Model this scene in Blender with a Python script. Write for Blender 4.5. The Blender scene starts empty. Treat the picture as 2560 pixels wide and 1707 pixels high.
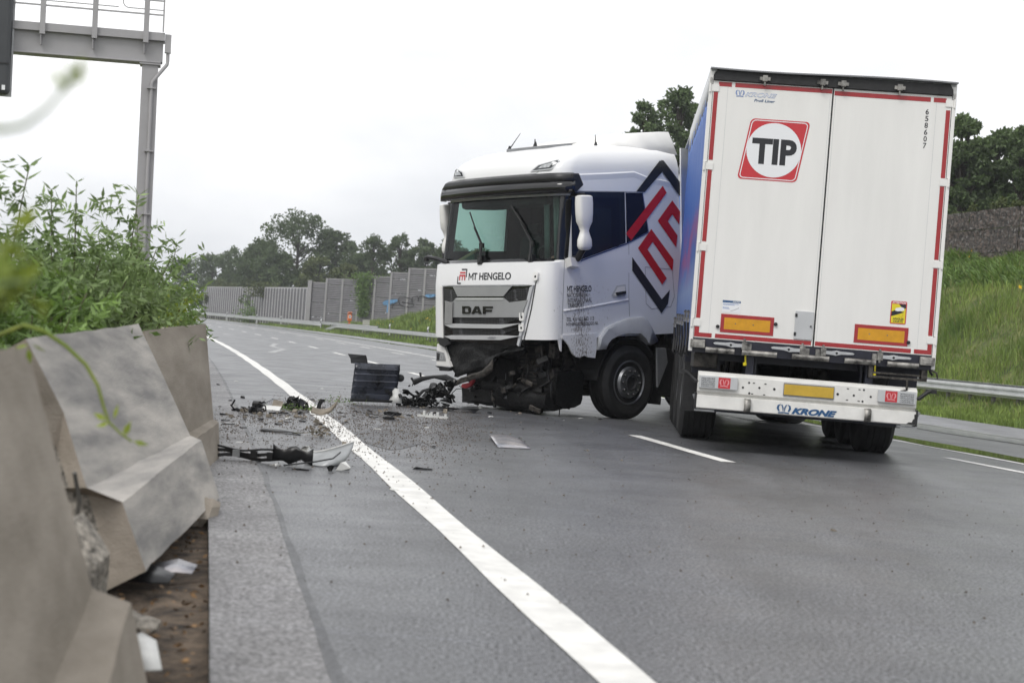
import bpy, bmesh, math, random
import numpy as np
from mathutils import Vector, Matrix

rnd = random.Random(7)
npr = np.random.default_rng(11)
sc = bpy.context.scene
col = sc.collection
R = math.radians

# ------------------------------------------------------------------ camera
F_PX, PITCH, ROLL, CAM_H = 3901.7, -0.00529, 0.07367, 1.081
PW, PCX, PCY = 2560, 1280.0, 853.5
_f = Vector((0, math.cos(PITCH), math.sin(PITCH)))
_r = Vector((1, 0, 0))
_u = _r.cross(_f)
CR = math.cos(ROLL) * _r + math.sin(ROLL) * _u
CU = -math.sin(ROLL) * _r + math.cos(ROLL) * _u
cam_data = bpy.data.cameras.new('camera')
cam = bpy.data.objects.new('camera', cam_data)
col.objects.link(cam)
cam_data.sensor_fit = 'HORIZONTAL'
cam_data.sensor_width = 36.0
cam_data.lens = 36.0 * F_PX / PW
cam_data.clip_start = 0.1
cam_data.clip_end = 5000
cam.matrix_world = Matrix(((CR.x, CU.x, -_f.x, 0), (CR.y, CU.y, -_f.y, 0), (CR.z, CU.z, -_f.z, CAM_H), (0, 0, 0, 1)))
cam_data.dof.use_dof = True
cam_data.dof.focus_distance = 21.0
cam_data.dof.aperture_fstop = 3.5
sc.camera = cam

# ------------------------------------------------------------------ sky, sun, exposure
SUN_AZ, SUN_EL = R(215), R(52)          # azimuth of the sun, clockwise from +Y
world = bpy.data.worlds.new('World')
sc.world = world
world.use_nodes = True
nt = world.node_tree
nt.nodes.clear()
_o = nt.nodes.new('ShaderNodeOutputWorld')
_bg = nt.nodes.new('ShaderNodeBackground')
_sky = nt.nodes.new('ShaderNodeTexSky')
_sky.sky_type = 'NISHITA'
_sky.sun_disc = False
_sky.sun_elevation = SUN_EL
_sky.sun_rotation = SUN_AZ
_sky.air_density = 1.0
_sky.dust_density = 4.0
_hs = nt.nodes.new('ShaderNodeHueSaturation')
_hs.inputs['Saturation'].default_value = 0.12
_hs.inputs['Value'].default_value = 0.10
_tc = nt.nodes.new('ShaderNodeTexCoord')
_mp = nt.nodes.new('ShaderNodeMapping')
_mp.inputs['Scale'].default_value = (1.5, 1.5, 4.0)
_nz = nt.nodes.new('ShaderNodeTexNoise')
_nz.inputs['Scale'].default_value = 1.4
_nz.inputs['Detail'].default_value = 5
_rp = nt.nodes.new('ShaderNodeValToRGB')
_rp.color_ramp.elements[0].position = 0.34
_rp.color_ramp.elements[0].color = (0.73, 0.755, 0.80, 1)
_rp.color_ramp.elements[1].position = 0.62
_rp.color_ramp.elements[1].color = (1.20, 1.205, 1.21, 1)
_mx = nt.nodes.new('ShaderNodeMix')
_mx.data_type = 'RGBA'
_mx.inputs[0].default_value = 0.88
nt.links.new(_tc.outputs['Generated'], _mp.inputs['Vector'])
nt.links.new(_mp.outputs[0], _nz.inputs['Vector'])
nt.links.new(_nz.outputs[0], _rp.inputs[0])
nt.links.new(_sky.outputs[0], _hs.inputs['Color'])
nt.links.new(_hs.outputs[0], _mx.inputs[6])
nt.links.new(_rp.outputs[0], _mx.inputs[7])
nt.links.new(_mx.outputs[2], _bg.inputs['Color'])
_bg.inputs['Strength'].default_value = 1.12
nt.links.new(_bg.outputs[0], _o.inputs['Surface'])

sun_d = bpy.data.lights.new('sun', 'SUN')
sun_d.energy = 1.5
sun_d.angle = R(24)
sun_d.color = (1.0, 0.97, 0.93)
sun = bpy.data.objects.new('sun', sun_d)
col.objects.link(sun)
_sd = Vector((math.sin(SUN_AZ) * math.cos(SUN_EL), math.cos(SUN_AZ) * math.cos(SUN_EL), math.sin(SUN_EL)))
sun.rotation_euler = _sd.to_track_quat('Z', 'Y').to_euler()

sc.view_settings.view_transform = 'Standard'
sc.view_settings.look = 'None'
sc.view_settings.exposure = 0.04
sc.view_settings.gamma = 1.0
sc.cycles.use_denoising = True
sc.cycles.max_bounces = 8
sc.cycles.transparent_max_bounces = 8
sc.cycles.caustics_reflective = False
sc.cycles.caustics_refractive = False


# ------------------------------------------------------------------ helpers
def at(px, py, d):
    """pixel of the photograph + distance along the view -> world point"""
    D = _f + CR * ((px - PCX) / F_PX) - CU * ((py - PCY) / F_PX)
    return Vector((0, 0, CAM_H)) + D * (d / D.y)


def gnd(px, py, z=0.0):
    D = _f + CR * ((px - PCX) / F_PX) - CU * ((py - PCY) / F_PX)
    return Vector((0, 0, CAM_H)) + D * ((z - CAM_H) / D.z)


B0, B1, B2 = 1.4576, -0.19147, -0.00038950


def rd(t, lat, z=0.0):
    """road frame: t metres ahead along the inner edge line, lat metres to its right"""
    m = B1 + 2 * B2 * t
    k = math.sqrt(1 + m * m)
    return Vector((B0 + B1 * t + B2 * t * t + lat / k, t - lat * m / k, z))


def t_of(px, lat):
    """t at which the line at this offset crosses a pixel column"""
    lo, hi = 5.0, 400.0
    for _ in range(60):
        mid = (lo + hi) / 2
        p = rd(mid, lat, 0.4) - Vector((0, 0, CAM_H))
        x = PCX + F_PX * p.dot(CR) / p.dot(_f)
        if x > px: lo = mid
        else: hi = mid
    return (lo + hi) / 2


class MB:
    def __init__(s):
        s.v, s.f, s.m = [], [], []

    def add(s, verts, faces, mi=0):
        o = len(s.v)
        s.v += [tuple(p) for p in verts]
        s.f += [tuple(i + o for i in f) for f in faces]
        s.m += [mi] * len(faces)
        return s

    def box(s, c, d, rot=None, mi=0):
        pts = [Vector((sx * d[0] / 2, sy * d[1] / 2, sz * d[2] / 2)) for sx in (-1, 1) for sy in (-1, 1) for sz in (-1, 1)]
        if rot is not None: pts = [rot @ p for p in pts]
        pts = [p + Vector(c) for p in pts]
        return s.add(pts, [(0, 1, 3, 2), (4, 6, 7, 5), (0, 4, 5, 1), (2, 3, 7, 6), (0, 2, 6, 4), (1, 5, 7, 3)], mi)

    def b2(s, lo, hi, mi=0):
        return s.box([(a + b) / 2 for a, b in zip(lo, hi)], [abs(b - a) for a, b in zip(lo, hi)], None, mi)

    def prism(s, poly, S, d0, d1, mi=0):
        n = len(poly)
        vs = [S(a, b, d0) for a, b in poly] + [S(a, b, d1) for a, b in poly]
        return s.add(vs, [tuple(range(n)), tuple(range(2 * n - 1, n - 1, -1))] + [(i, (i + 1) % n, n + (i + 1) % n, n + i) for i in range(n)], mi)

    def loft(s, rings, closed=True, caps=True, mi=0):
        n = len(rings[0])
        vs = [p for r in rings for p in r]
        fs = []
        for k in range(len(rings) - 1):
            for i in range(n if closed else n - 1):
                j = (i + 1) % n
                fs.append((k * n + i, k * n + j, (k + 1) * n + j, (k + 1) * n + i))
        if caps and closed:
            fs.append(tuple(range(n - 1, -1, -1)))
            fs.append(tuple((len(rings) - 1) * n + i for i in range(n)))
        return s.add(vs, fs, mi)

    def tube(s, path, r, n=8, mi=0):
        path = [Vector(p) for p in path]
        rings = []
        for i, p in enumerate(path):
            d = (path[min(i + 1, len(path) - 1)] - path[max(i - 1, 0)]).normalized()
            a = d.orthogonal().normalized() if i == 0 else (a0 - d * a0.dot(d)).normalized()
            a0 = a
            b = d.cross(a)
            rr = r[i] if isinstance(r, (list, tuple)) else r
            rings.append([p + (a * math.cos(2 * math.pi * k / n) + b * math.sin(2 * math.pi * k / n)) * rr for k in range(n)])
        return s.loft(rings, True, True, mi)

    def lathe(s, prof, n=32, mi=0, T=None):
        """profile of (radius, y) round the local y axis"""
        rings = []
        for r, y in prof:
            ring = [Vector((r * math.cos(2 * math.pi * k / n), y, r * math.sin(2 * math.pi * k / n))) for k in range(n)]
            if T is not None: ring = [T @ p for p in ring]
            rings.append(ring)
        return s.loft(rings, True, True, mi)

    def sheet(s, grid, mi=0):
        return s.loft(grid, False, False, mi)

    def build(s, name, mats, parent=None, smooth=0, matrix=None, bevel=0, recalc=True, solid=0):
        me = bpy.data.meshes.new(name)
        me.from_pydata(s.v, [], s.f)
        for m in (mats if isinstance(mats, (list, tuple)) else [mats]): me.materials.append(m)
        me.polygons.foreach_set('material_index', s.m)
        if recalc:
            bm = bmesh.new(); bm.from_mesh(me)
            bmesh.ops.recalc_face_normals(bm, faces=bm.faces)
            bm.to_mesh(me); bm.free()
        if smooth:
            me.polygons.foreach_set('use_smooth', [True] * len(me.polygons))
            me.set_sharp_from_angle(angle=R(smooth))
        me.update()
        o = bpy.data.objects.new(name, me)
        col.objects.link(o)
        if matrix is not None: o.matrix_local = matrix
        if parent is not None: o.parent = parent
        if solid:
            mo = o.modifiers.new('thickness', 'SOLIDIFY'); mo.thickness = solid; mo.offset = 0
        if bevel:
            mo = o.modifiers.new('edge', 'BEVEL'); mo.width = bevel; mo.segments = 2; mo.limit_method = 'ANGLE'
        return o


def tag(o, label=None, cat=None, group=None, kind=None):
    if label: o['label'] = label
    if cat: o['category'] = cat
    if group: o['group'] = group
    if kind: o['kind'] = kind
    return o


def empty(name, loc, label, cat, group=None, M=None):
    o = bpy.data.objects.new(name, None)
    col.objects.link(o)
    if M is not None: o.matrix_world = M
    else: o.location = loc
    o.empty_display_size = 0.2
    return tag(o, label, cat, group)


def copy_tree(o, parent=None):
    c = o.copy(); col.objects.link(c); c.parent = parent
    for ch in o.children: copy_tree(ch, c)
    return c


def fast_mesh(name, V, F4, mats, parent=None, F3=None):
    """numpy arrays -> one mesh of quads (or triangles)"""
    F = F4 if F3 is None else F3
    k = F.shape[1]
    me = bpy.data.meshes.new(name)
    me.vertices.add(len(V)); me.vertices.foreach_set('co', V.astype(np.float32).ravel())
    me.loops.add(F.size); me.loops.foreach_set('vertex_index', F.astype(np.int32).ravel())
    me.polygons.add(len(F))
    me.polygons.foreach_set('loop_start', np.arange(0, F.size, k, dtype=np.int32))
    for m in (mats if isinstance(mats, (list, tuple)) else [mats]): me.materials.append(m)
    me.update(calc_edges=True)
    o = bpy.data.objects.new(name, me)
    col.objects.link(o)
    if parent is not None: o.parent = parent
    return o


# ------------------------------------------------------------------ materials
def M_(name, c, rough=0.5, metal=0.0, var=0.0, vscale=6.0, bump=0.0, bscale=60.0, c2=None, spec=None, coat=0.0, alpha=None,
       trans=0.0, stretch=None, rvar=0.0, island=0.0, detail=6, translucent=None):
    m = bpy.data.materials.new(name)
    m.use_nodes = True
    n = m.node_tree.nodes; l = m.node_tree.links
    b = n['Principled BSDF']
    b.inputs['Base Color'].default_value = (*c, 1)
    b.inputs['Roughness'].default_value = rough
    b.inputs['Metallic'].default_value = metal
    if spec is not None: b.inputs['Specular IOR Level'].default_value = spec
    if coat:
        b.inputs['Coat Weight'].default_value = coat
        b.inputs['Coat Roughness'].default_value = 0.08
    if trans: b.inputs['Transmission Weight'].default_value = trans
    if alpha is not None: b.inputs['Alpha'].default_value = alpha
    tc = n.new('ShaderNodeTexCoord')
    vec = tc.outputs['Object']
    if stretch:
        mp = n.new('ShaderNodeMapping'); mp.inputs['Scale'].default_value = stretch
        l.new(vec, mp.inputs['Vector']); vec = mp.outputs[0]
    if var or c2:
        nz = n.new('ShaderNodeTexNoise'); nz.inputs['Scale'].default_value = vscale; nz.inputs['Detail'].default_value = detail
        nz.inputs['Roughness'].default_value = 0.62
        l.new(vec, nz.inputs['Vector'])
        rp = n.new('ShaderNodeValToRGB')
        rp.color_ramp.elements[0].position = 0.33; rp.color_ramp.elements[1].position = 0.68
        lo = tuple(x * (1 - var) for x in c); hi = tuple(min(1, x * (1 + var)) for x in (c2 or c))
        rp.color_ramp.elements[0].color = (*lo, 1); rp.color_ramp.elements[1].color = (*hi, 1)
        l.new(nz.outputs[0], rp.inputs[0])
        out = rp.outputs[0]
        if island:
            out = _island(n, l, out, island)
        l.new(out, b.inputs['Base Color'])
        if rvar:
            mr = n.new('ShaderNodeMapRange'); mr.inputs[3].default_value = rough - rvar; mr.inputs[4].default_value = rough + rvar
            mr.inputs[1].default_value = 0.3; mr.inputs[2].default_value = 0.7
            l.new(nz.outputs[0], mr.inputs[0]); l.new(mr.outputs[0], b.inputs['Roughness'])
    if bump:
        bz = n.new('ShaderNodeTexNoise'); bz.inputs['Scale'].default_value = bscale; bz.inputs['Detail'].default_value = 4
        l.new(vec, bz.inputs['Vector'])
        bp = n.new('ShaderNodeBump'); bp.inputs['Strength'].default_value = bump; bp.inputs['Distance'].default_value = 0.02
        l.new(bz.outputs[0], bp.inputs['Height']); l.new(bp.outputs[0], b.inputs['Normal'])
    if translucent:
        tr = n.new('ShaderNodeBsdfTranslucent'); tr.inputs['Color'].default_value = (*translucent, 1)
        ms = n.new('ShaderNodeMixShader'); ms.inputs[0].default_value = 0.3
        l.new(b.outputs[0], ms.inputs[1]); l.new(tr.outputs[0], ms.inputs[2])
        l.new(ms.outputs[0], n['Material Output'].inputs['Surface'])
    return m


def _island(n, l, col_out, amt):
    g = n.new('ShaderNodeNewGeometry')
    mr = n.new('ShaderNodeMapRange'); mr.inputs[3].default_value = 1 - amt; mr.inputs[4].default_value = 1 + amt
    l.new(g.outputs['Random Per Island'], mr.inputs[0])
    mx = n.new('ShaderNodeMix'); mx.data_type = 'RGBA'; mx.blend_type = 'MULTIPLY'; mx.inputs[0].default_value = 1
    l.new(col_out, mx.inputs[6]); l.new(mr.outputs[0], mx.inputs[7])
    return mx.outputs[2]


def asphalt(name, dark, light, rough, tone=1.0):
    m = M_(name, dark, rough)
    n = m.node_tree.nodes; l = m.node_tree.links; b = n['Principled BSDF']
    tc = n.new('ShaderNodeTexCoord')
    def noise(scale, det, st=None, rgh=0.6):
        v = tc.outputs['Object']
        if st:
            mp = n.new('ShaderNodeMapping'); mp.inputs['Scale'].default_value = st; mp.inputs['Rotation'].default_value = (0, 0, -0.2)
            l.new(v, mp.inputs['Vector']); v = mp.outputs[0]
        z = n.new('ShaderNodeTexNoise'); z.inputs['Scale'].default_value = scale; z.inputs['Detail'].default_value = det
        z.inputs['Roughness'].default_value = rgh
        l.new(v, z.inputs['Vector'])
        return z.outputs[0]
    fine = noise(62, 1, None, 0.5)
    rp = n.new('ShaderNodeValToRGB')
    rp.color_ramp.elements[0].position = 0.36; rp.color_ramp.elements[0].color = (*dark, 1)
    rp.color_ramp.elements[1].position = 0.68; rp.color_ramp.elements[1].color = (*light, 1)
    l.new(fine, rp.inputs[0])
    big = noise(1.2, 6, (1.6, 0.22, 1))
    r2 = n.new('ShaderNodeValToRGB')
    r2.color_ramp.elements[0].position = 0.34; r2.color_ramp.elements[0].color = (0.78, 0.78, 0.79, 1)
    r2.color_ramp.elements[1].position = 0.7; r2.color_ramp.elements[1].color = (1.16, 1.17, 1.2, 1)
    l.new(big, r2.inputs[0])
    mx = n.new('ShaderNodeMix'); mx.data_type = 'RGBA'; mx.blend_type = 'MULTIPLY'; mx.inputs[0].default_value = 1
    l.new(rp.outputs[0], mx.inputs[6]); l.new(r2.outputs[0], mx.inputs[7])
    # old stains, worn wheel tracks and pale sideways scratches
    st = n.new('ShaderNodeValToRGB'); st.color_ramp.elements[0].position = 0.36; st.color_ramp.elements[0].color = (0.72, 0.72, 0.73, 1)
    st.color_ramp.elements[1].position = 0.56; st.color_ramp.elements[1].color = (1, 1, 1, 1)
    l.new(noise(0.55, 8, None, 0.7), st.inputs[0])
    sc_ = n.new('ShaderNodeValToRGB'); sc_.color_ramp.elements[0].position = 0.56; sc_.color_ramp.elements[0].color = (1, 1, 1, 1)
    sc_.color_ramp.elements[1].position = 0.74; sc_.color_ramp.elements[1].color = (1.45, 1.47, 1.52, 1)
    l.new(noise(2.0, 5, (0.35, 5.0, 1), 0.75), sc_.inputs[0])
    m1 = n.new('ShaderNodeMix'); m1.data_type = 'RGBA'; m1.blend_type = 'MULTIPLY'; m1.inputs[0].default_value = 1
    m2 = n.new('ShaderNodeMix'); m2.data_type = 'RGBA'; m2.blend_type = 'MULTIPLY'; m2.inputs[0].default_value = 1
    l.new(mx.outputs[2], m1.inputs[6]); l.new(st.outputs[0], m1.inputs[7])
    l.new(m1.outputs[2], m2.inputs[6]); l.new(sc_.outputs[0], m2.inputs[7])
    l.new(m2.outputs[2], b.inputs['Base Color'])
    med = noise(1.6, 7, (0.8, 1.0, 1))
    mr = n.new('ShaderNodeMapRange'); mr.inputs[1].default_value = 0.38; mr.inputs[2].default_value = 0.66
    mr.inputs[3].default_value = rough - 0.06; mr.inputs[4].default_value = rough + 0.08
    l.new(med, mr.inputs[0]); l.new(mr.outputs[0], b.inputs['Roughness'])
    bp = n.new('ShaderNodeBump'); bp.inputs['Strength'].default_value = 0.55; bp.inputs['Distance'].default_value = 0.006
    l.new(noise(110, 2), bp.inputs['Height']); l.new(bp.outputs[0], b.inputs['Normal'])
    return m


MAT = {}
MAT['asphalt'] = asphalt('wet asphalt', (0.018, 0.0185, 0.02), (0.225, 0.228, 0.238), 0.36)
MAT['gutter'] = asphalt('concrete gutter', (0.085, 0.082, 0.081), (0.33, 0.32, 0.318), 0.48)
MAT['shoulder'] = asphalt('pale shoulder', (0.14, 0.14, 0.148), (0.30, 0.30, 0.315), 0.42)
MAT['damp'] = asphalt('damp asphalt', (0.036, 0.037, 0.04), (0.105, 0.106, 0.112), 0.42)
MAT['paint_line'] = M_('road paint', (0.74, 0.73, 0.70), 0.55, var=0.16, vscale=5, bump=0.25, bscale=140)
MAT['paint_faint'] = M_('worn road paint', (0.36, 0.36, 0.36), 0.55, var=0.35, vscale=4)
MAT['water'] = M_('standing water', (0.012, 0.013, 0.012), 0.03, spec=0.6, bump=0.02, bscale=5)
MAT['soil'] = M_('dark soil', (0.03, 0.022, 0.016), 0.95, var=0.5, vscale=9, c2=(0.105, 0.078, 0.055), bump=0.9, bscale=45)
MAT['ground'] = M_('grassy ground', (0.05, 0.085, 0.022), 0.95, var=0.4, vscale=1.7, c2=(0.12, 0.13, 0.04), bump=0.7, bscale=30)
MAT['concrete'] = M_('barrier concrete', (0.25, 0.215, 0.172), 0.88, var=0.14, vscale=2.6, c2=(0.33, 0.29, 0.245), bump=0.28, bscale=85, stretch=(1, 0.35, 1.4))
MAT['scraped'] = M_('scraped barrier concrete', (0.28, 0.27, 0.262), 0.8, var=0.2, vscale=2.2, c2=(0.45, 0.42, 0.385), bump=0.35, bscale=60, stretch=(4, 0.28, 3.0))
MAT['broken'] = M_('broken concrete', (0.12, 0.11, 0.095), 0.95, var=0.5, vscale=30, c2=(0.28, 0.255, 0.22), bump=1.0, bscale=42)
MAT['white'] = M_('white enamel', (0.79, 0.78, 0.755), 0.34, var=0.04, vscale=1.6, coat=0.2, stretch=(2.2, 1, 0.35))
MAT['bumper_white'] = M_('dirty white enamel', (0.74, 0.73, 0.70), 0.42, var=0.09, vscale=5)
MAT['grey_plastic'] = M_('grey plastic', (0.2, 0.205, 0.215), 0.5, var=0.1)
MAT['lt_grey'] = M_('light grey plastic', (0.5, 0.51, 0.52), 0.45, var=0.08, vscale=3)
MAT['black'] = M_('black plastic', (0.012, 0.012, 0.013), 0.36, var=0.3, vscale=9, rvar=0.1)
MAT['black_matt'] = M_('black rubber tarp', (0.016, 0.016, 0.017), 0.6, var=0.3, vscale=14, bump=0.2, bscale=30)
MAT['gloss_black'] = M_('gloss black', (0.007, 0.007, 0.008), 0.12, coat=0.3)
MAT['dark_metal'] = M_('oily dark metal', (0.028, 0.026, 0.024), 0.5, 0.55, var=0.7, vscale=11, c2=(0.075, 0.068, 0.06), bump=0.4, bscale=35, rvar=0.18)
MAT['steel'] = M_('galvanised steel', (0.5, 0.51, 0.52), 0.42, 0.75, var=0.18, vscale=7)
MAT['worn_steel'] = M_('worn steel tube', (0.10, 0.095, 0.09), 0.45, 0.6, var=0.6, vscale=10, c2=(0.3, 0.29, 0.27), rvar=0.15)
MAT['chassis'] = M_('chassis paint', (0.011, 0.012, 0.024), 0.45, var=0.4, vscale=8)
MAT['rail'] = M_('galvanised rail', (0.56, 0.57, 0.575), 0.45, 0.3, var=0.12, vscale=3, rvar=0.1)
MAT['rail_post'] = M_('weathered post', (0.12, 0.115, 0.105), 0.7, 0.3, var=0.3, vscale=8)
MAT['gantry'] = M_('gantry grey paint', (0.35, 0.342, 0.352), 0.5, var=0.05, vscale=2)
MAT['gantry_dark'] = M_('sign back grey', (0.042, 0.045, 0.05), 0.5, var=0.1, vscale=2)
MAT['red'] = M_('red reflective tape', (0.34, 0.008, 0.012), 0.3, var=0.12, vscale=9, coat=0.3)
MAT['sign_red'] = M_('red vinyl', (0.54, 0.03, 0.04), 0.38, var=0.05, vscale=2)
MAT['amber'] = M_('amber reflector', (0.62, 0.30, 0.01), 0.35, var=0.1, vscale=14)
MAT['vinyl_white'] = M_('white vinyl', (0.80, 0.81, 0.83), 0.4)
MAT['vinyl_black'] = M_('black vinyl', (0.012, 0.013, 0.018), 0.35)
MAT['livery_red'] = M_('livery red', (0.50, 0.010, 0.016), 0.25, var=0.05, vscale=1.5, coat=0.4)
MAT['krone_blue'] = M_('blue vinyl', (0.018, 0.085, 0.21), 0.4)
MAT['pale_blue'] = M_('pale blue vinyl', (0.16, 0.25, 0.5), 0.4)
MAT['yellow'] = M_('yellow vinyl', (0.72, 0.60, 0.02), 0.4)
MAT['plate'] = M_('plate yellow', (0.55, 0.36, 0.04), 0.4, var=0.12, vscale=7)
MAT['tyre'] = M_('tyre rubber', (0.014, 0.014, 0.014), 0.72, var=0.35, vscale=10, bump=0.2, bscale=60)
MAT['rim'] = M_('steel rim', (0.22, 0.225, 0.235), 0.36, 0.7, var=0.25, vscale=9)
MAT['hub'] = M_('hub metal', (0.075, 0.075, 0.078), 0.42, 0.6, var=0.3, vscale=12)
MAT['silver'] = M_('silver trim', (0.36, 0.365, 0.37), 0.34, 0.35, var=0.05, vscale=3)
MAT['chrome'] = M_('bright trim', (0.68, 0.69, 0.70), 0.25, 0.45)
MAT['lens'] = M_('clear lamp lens', (0.42, 0.43, 0.44), 0.08, 0.3, var=0.3, vscale=28)
MAT['lamp_dark'] = M_('lamp interior', (0.055, 0.06, 0.065), 0.12, 0.4, var=0.5, vscale=18, coat=0.6)
MAT['glass_dark'] = M_('dark interior pane', (0.004, 0.005, 0.016), 0.05, spec=0.35)  # opaque panes; the dark cab interior behind them is put into the colour
MAT['interior'] = M_('cab lining', (0.02, 0.021, 0.023), 0.8, var=0.2, vscale=6)
MAT['curtain_fabric'] = M_('cab curtain', (0.2, 0.205, 0.21), 0.85, var=0.2, vscale=4)
MAT['foil'] = M_('film-iridescent sheet', (0.30, 0.33, 0.40), 0.25, 0.5, var=0.35, vscale=3, c2=(0.50, 0.46, 0.45))
MAT['frag_white'] = M_('white body fragment', (0.62, 0.62, 0.60), 0.45, var=0.15, vscale=9)
MAT['frag_grey'] = M_('silver body fragment', (0.33, 0.34, 0.345), 0.38, 0.35, var=0.18, vscale=6)
MAT['frag_brown'] = M_('dusty fragment', (0.22, 0.19, 0.15), 0.7, var=0.3, vscale=10)
MAT['panel_dark'] = M_('ribbed dark panel', (0.012, 0.013, 0.016), 0.3, var=0.5, vscale=3.5, c2=(0.05, 0.056, 0.075), rvar=0.1)
MAT['red_plastic'] = M_('red plastic', (0.5, 0.045, 0.055), 0.5)
MAT['orange'] = M_('orange enamel', (0.72, 0.16, 0.012), 0.45, var=0.06)
MAT['cabinet'] = M_('cabinet grey', (0.46, 0.46, 0.41), 0.6, var=0.06)
MAT['fence_panel'] = M_('noise barrier panel', (0.17, 0.166, 0.175), 0.55, 0.1, var=0.12, vscale=1.2)
MAT['fence_post'] = M_('noise barrier post', (0.33, 0.32, 0.325), 0.5, 0.2, var=0.08, vscale=1.5)
MAT['fence_light'] = M_('noise barrier ribs', (0.50, 0.49, 0.50), 0.5, 0.2, var=0.1, vscale=2)
MAT['graffiti_blue'] = M_('blue spray', (0.10, 0.24, 0.42), 0.6, var=0.5, vscale=3)
MAT['graffiti_black'] = M_('black spray', (0.012, 0.012, 0.012), 0.6)
MAT['bark'] = M_('bark', (0.045, 0.036, 0.028), 0.9, var=0.4, vscale=6, bump=0.6, bscale=20)
MAT['twig'] = M_('green twig', (0.10, 0.10, 0.05), 0.8, var=0.3, vscale=8)
MAT['leaf_far'] = M_('far foliage', (0.045, 0.072, 0.030), 0.7, var=0.3, vscale=0.35, c2=(0.085, 0.118, 0.05), island=0.4, translucent=(0.09, 0.14, 0.035))
MAT['leaf_mid'] = M_('bank tree foliage', (0.055, 0.088, 0.034), 0.65, var=0.3, vscale=0.6, c2=(0.105, 0.15, 0.06), island=0.45, translucent=(0.1, 0.16, 0.04))
MAT['leaf_light'] = M_('light foliage', (0.075, 0.105, 0.035), 0.7, var=0.3, vscale=0.5, c2=(0.12, 0.14, 0.05), island=0.35, translucent=(0.09, 0.12, 0.03))
MAT['leaf_shrub'] = M_('shrub leaf', (0.085, 0.155, 0.035), 0.55, var=0.3, vscale=2.4, c2=(0.18, 0.27, 0.08), island=0.5, translucent=(0.18, 0.30, 0.05))
MAT['leaf_grey'] = M_('felted shrub leaf', (0.135, 0.205, 0.075), 0.65, var=0.25, vscale=3, c2=(0.25, 0.33, 0.14), island=0.45, translucent=(0.2, 0.29, 0.09))
MAT['leaf_yellow'] = M_('young leaf', (0.14, 0.23, 0.025), 0.5, var=0.3, vscale=4, c2=(0.28, 0.32, 0.04), island=0.35, translucent=(0.3, 0.38, 0.04))
MAT['grass'] = M_('verge grass', (0.09, 0.175, 0.03), 0.7, var=0.35, vscale=0.45, c2=(0.215, 0.28, 0.07), island=0.5, translucent=(0.2, 0.27, 0.05))
MAT['grass_dry'] = M_('dry grass', (0.26, 0.22, 0.09), 0.8, var=0.25, vscale=2, island=0.3)
MAT['flower'] = M_('yellow flower', (0.60, 0.40, 0.01), 0.6, island=0.2, var=0.1)


def nodes(name):
    m = bpy.data.materials.new(name); m.use_nodes = True
    return m, m.node_tree.nodes, m.node_tree.links, m.node_tree.nodes['Principled BSDF']


def glass_mat(name, tint, refl=1.0, rough=0.02):
    m, n, l, b = nodes(name)
    n.remove(b)
    t = n.new('ShaderNodeBsdfTransparent'); t.inputs['Color'].default_value = (*tint, 1)
    g = n.new('ShaderNodeBsdfGlossy'); g.inputs['Roughness'].default_value = rough
    fr = n.new('ShaderNodeFresnel'); fr.inputs['IOR'].default_value = 1.5
    mu = n.new('ShaderNodeMath'); mu.operation = 'MULTIPLY'; mu.inputs[1].default_value = refl
    ms = n.new('ShaderNodeMixShader')
    l.new(fr.outputs[0], mu.inputs[0]); l.new(mu.outputs[0], ms.inputs[0])
    l.new(t.outputs[0], ms.inputs[1]); l.new(g.outputs[0], ms.inputs[2])
    l.new(ms.outputs[0], n['Material Output'].inputs['Surface'])
    return m


MAT['windscreen'] = glass_mat('windscreen glass', (0.50, 0.70, 0.63), 0.55)
MAT['side_glass'] = glass_mat('side glass', (0.70, 0.84, 0.79), 0.8)
MAT['visor_glass'] = glass_mat('smoked visor', (0.05, 0.05, 0.05), 0.9)


def gabion_mat():
    m, n, l, b = nodes('gabion stone')
    tc = n.new('ShaderNodeTexCoord')
    vo = n.new('ShaderNodeTexVoronoi'); vo.inputs['Scale'].default_value = 11
    l.new(tc.outputs['Object'], vo.inputs['Vector'])
    rp = n.new('ShaderNodeValToRGB')
    e = rp.color_ramp.elements
    e[0].position = 0.0; e[0].color = (0.045, 0.04, 0.038, 1)
    e[1].position = 1.0; e[1].color = (0.20, 0.19, 0.18, 1)
    k = e.new(0.45); k.color = (0.105, 0.09, 0.08, 1)
    k = e.new(0.75); k.color = (0.15, 0.115, 0.095, 1)
    sp = n.new('ShaderNodeSeparateColor')
    l.new(vo.outputs['Color'], sp.inputs[0]); l.new(sp.outputs[0], rp.inputs[0])
    ed = n.new('ShaderNodeTexVoronoi'); ed.feature = 'DISTANCE_TO_EDGE'; ed.inputs['Scale'].default_value = 11
    l.new(tc.outputs['Object'], ed.inputs['Vector'])
    mr = n.new('ShaderNodeMapRange'); mr.inputs[1].default_value = 0.0; mr.inputs[2].default_value = 0.12
    l.new(ed.outputs[0], mr.inputs[0])
    l.new(rp.outputs[0], b.inputs['Base Color'])
    b.inputs['Roughness'].default_value = 0.8
    bp = n.new('ShaderNodeBump'); bp.inputs['Strength'].default_value = 1.0; bp.inputs['Distance'].default_value = 0.12
    l.new(mr.outputs[0], bp.inputs['Height']); l.new(bp.outputs[0], b.inputs['Normal'])
    return m


MAT['gabion'] = gabion_mat()


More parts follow.
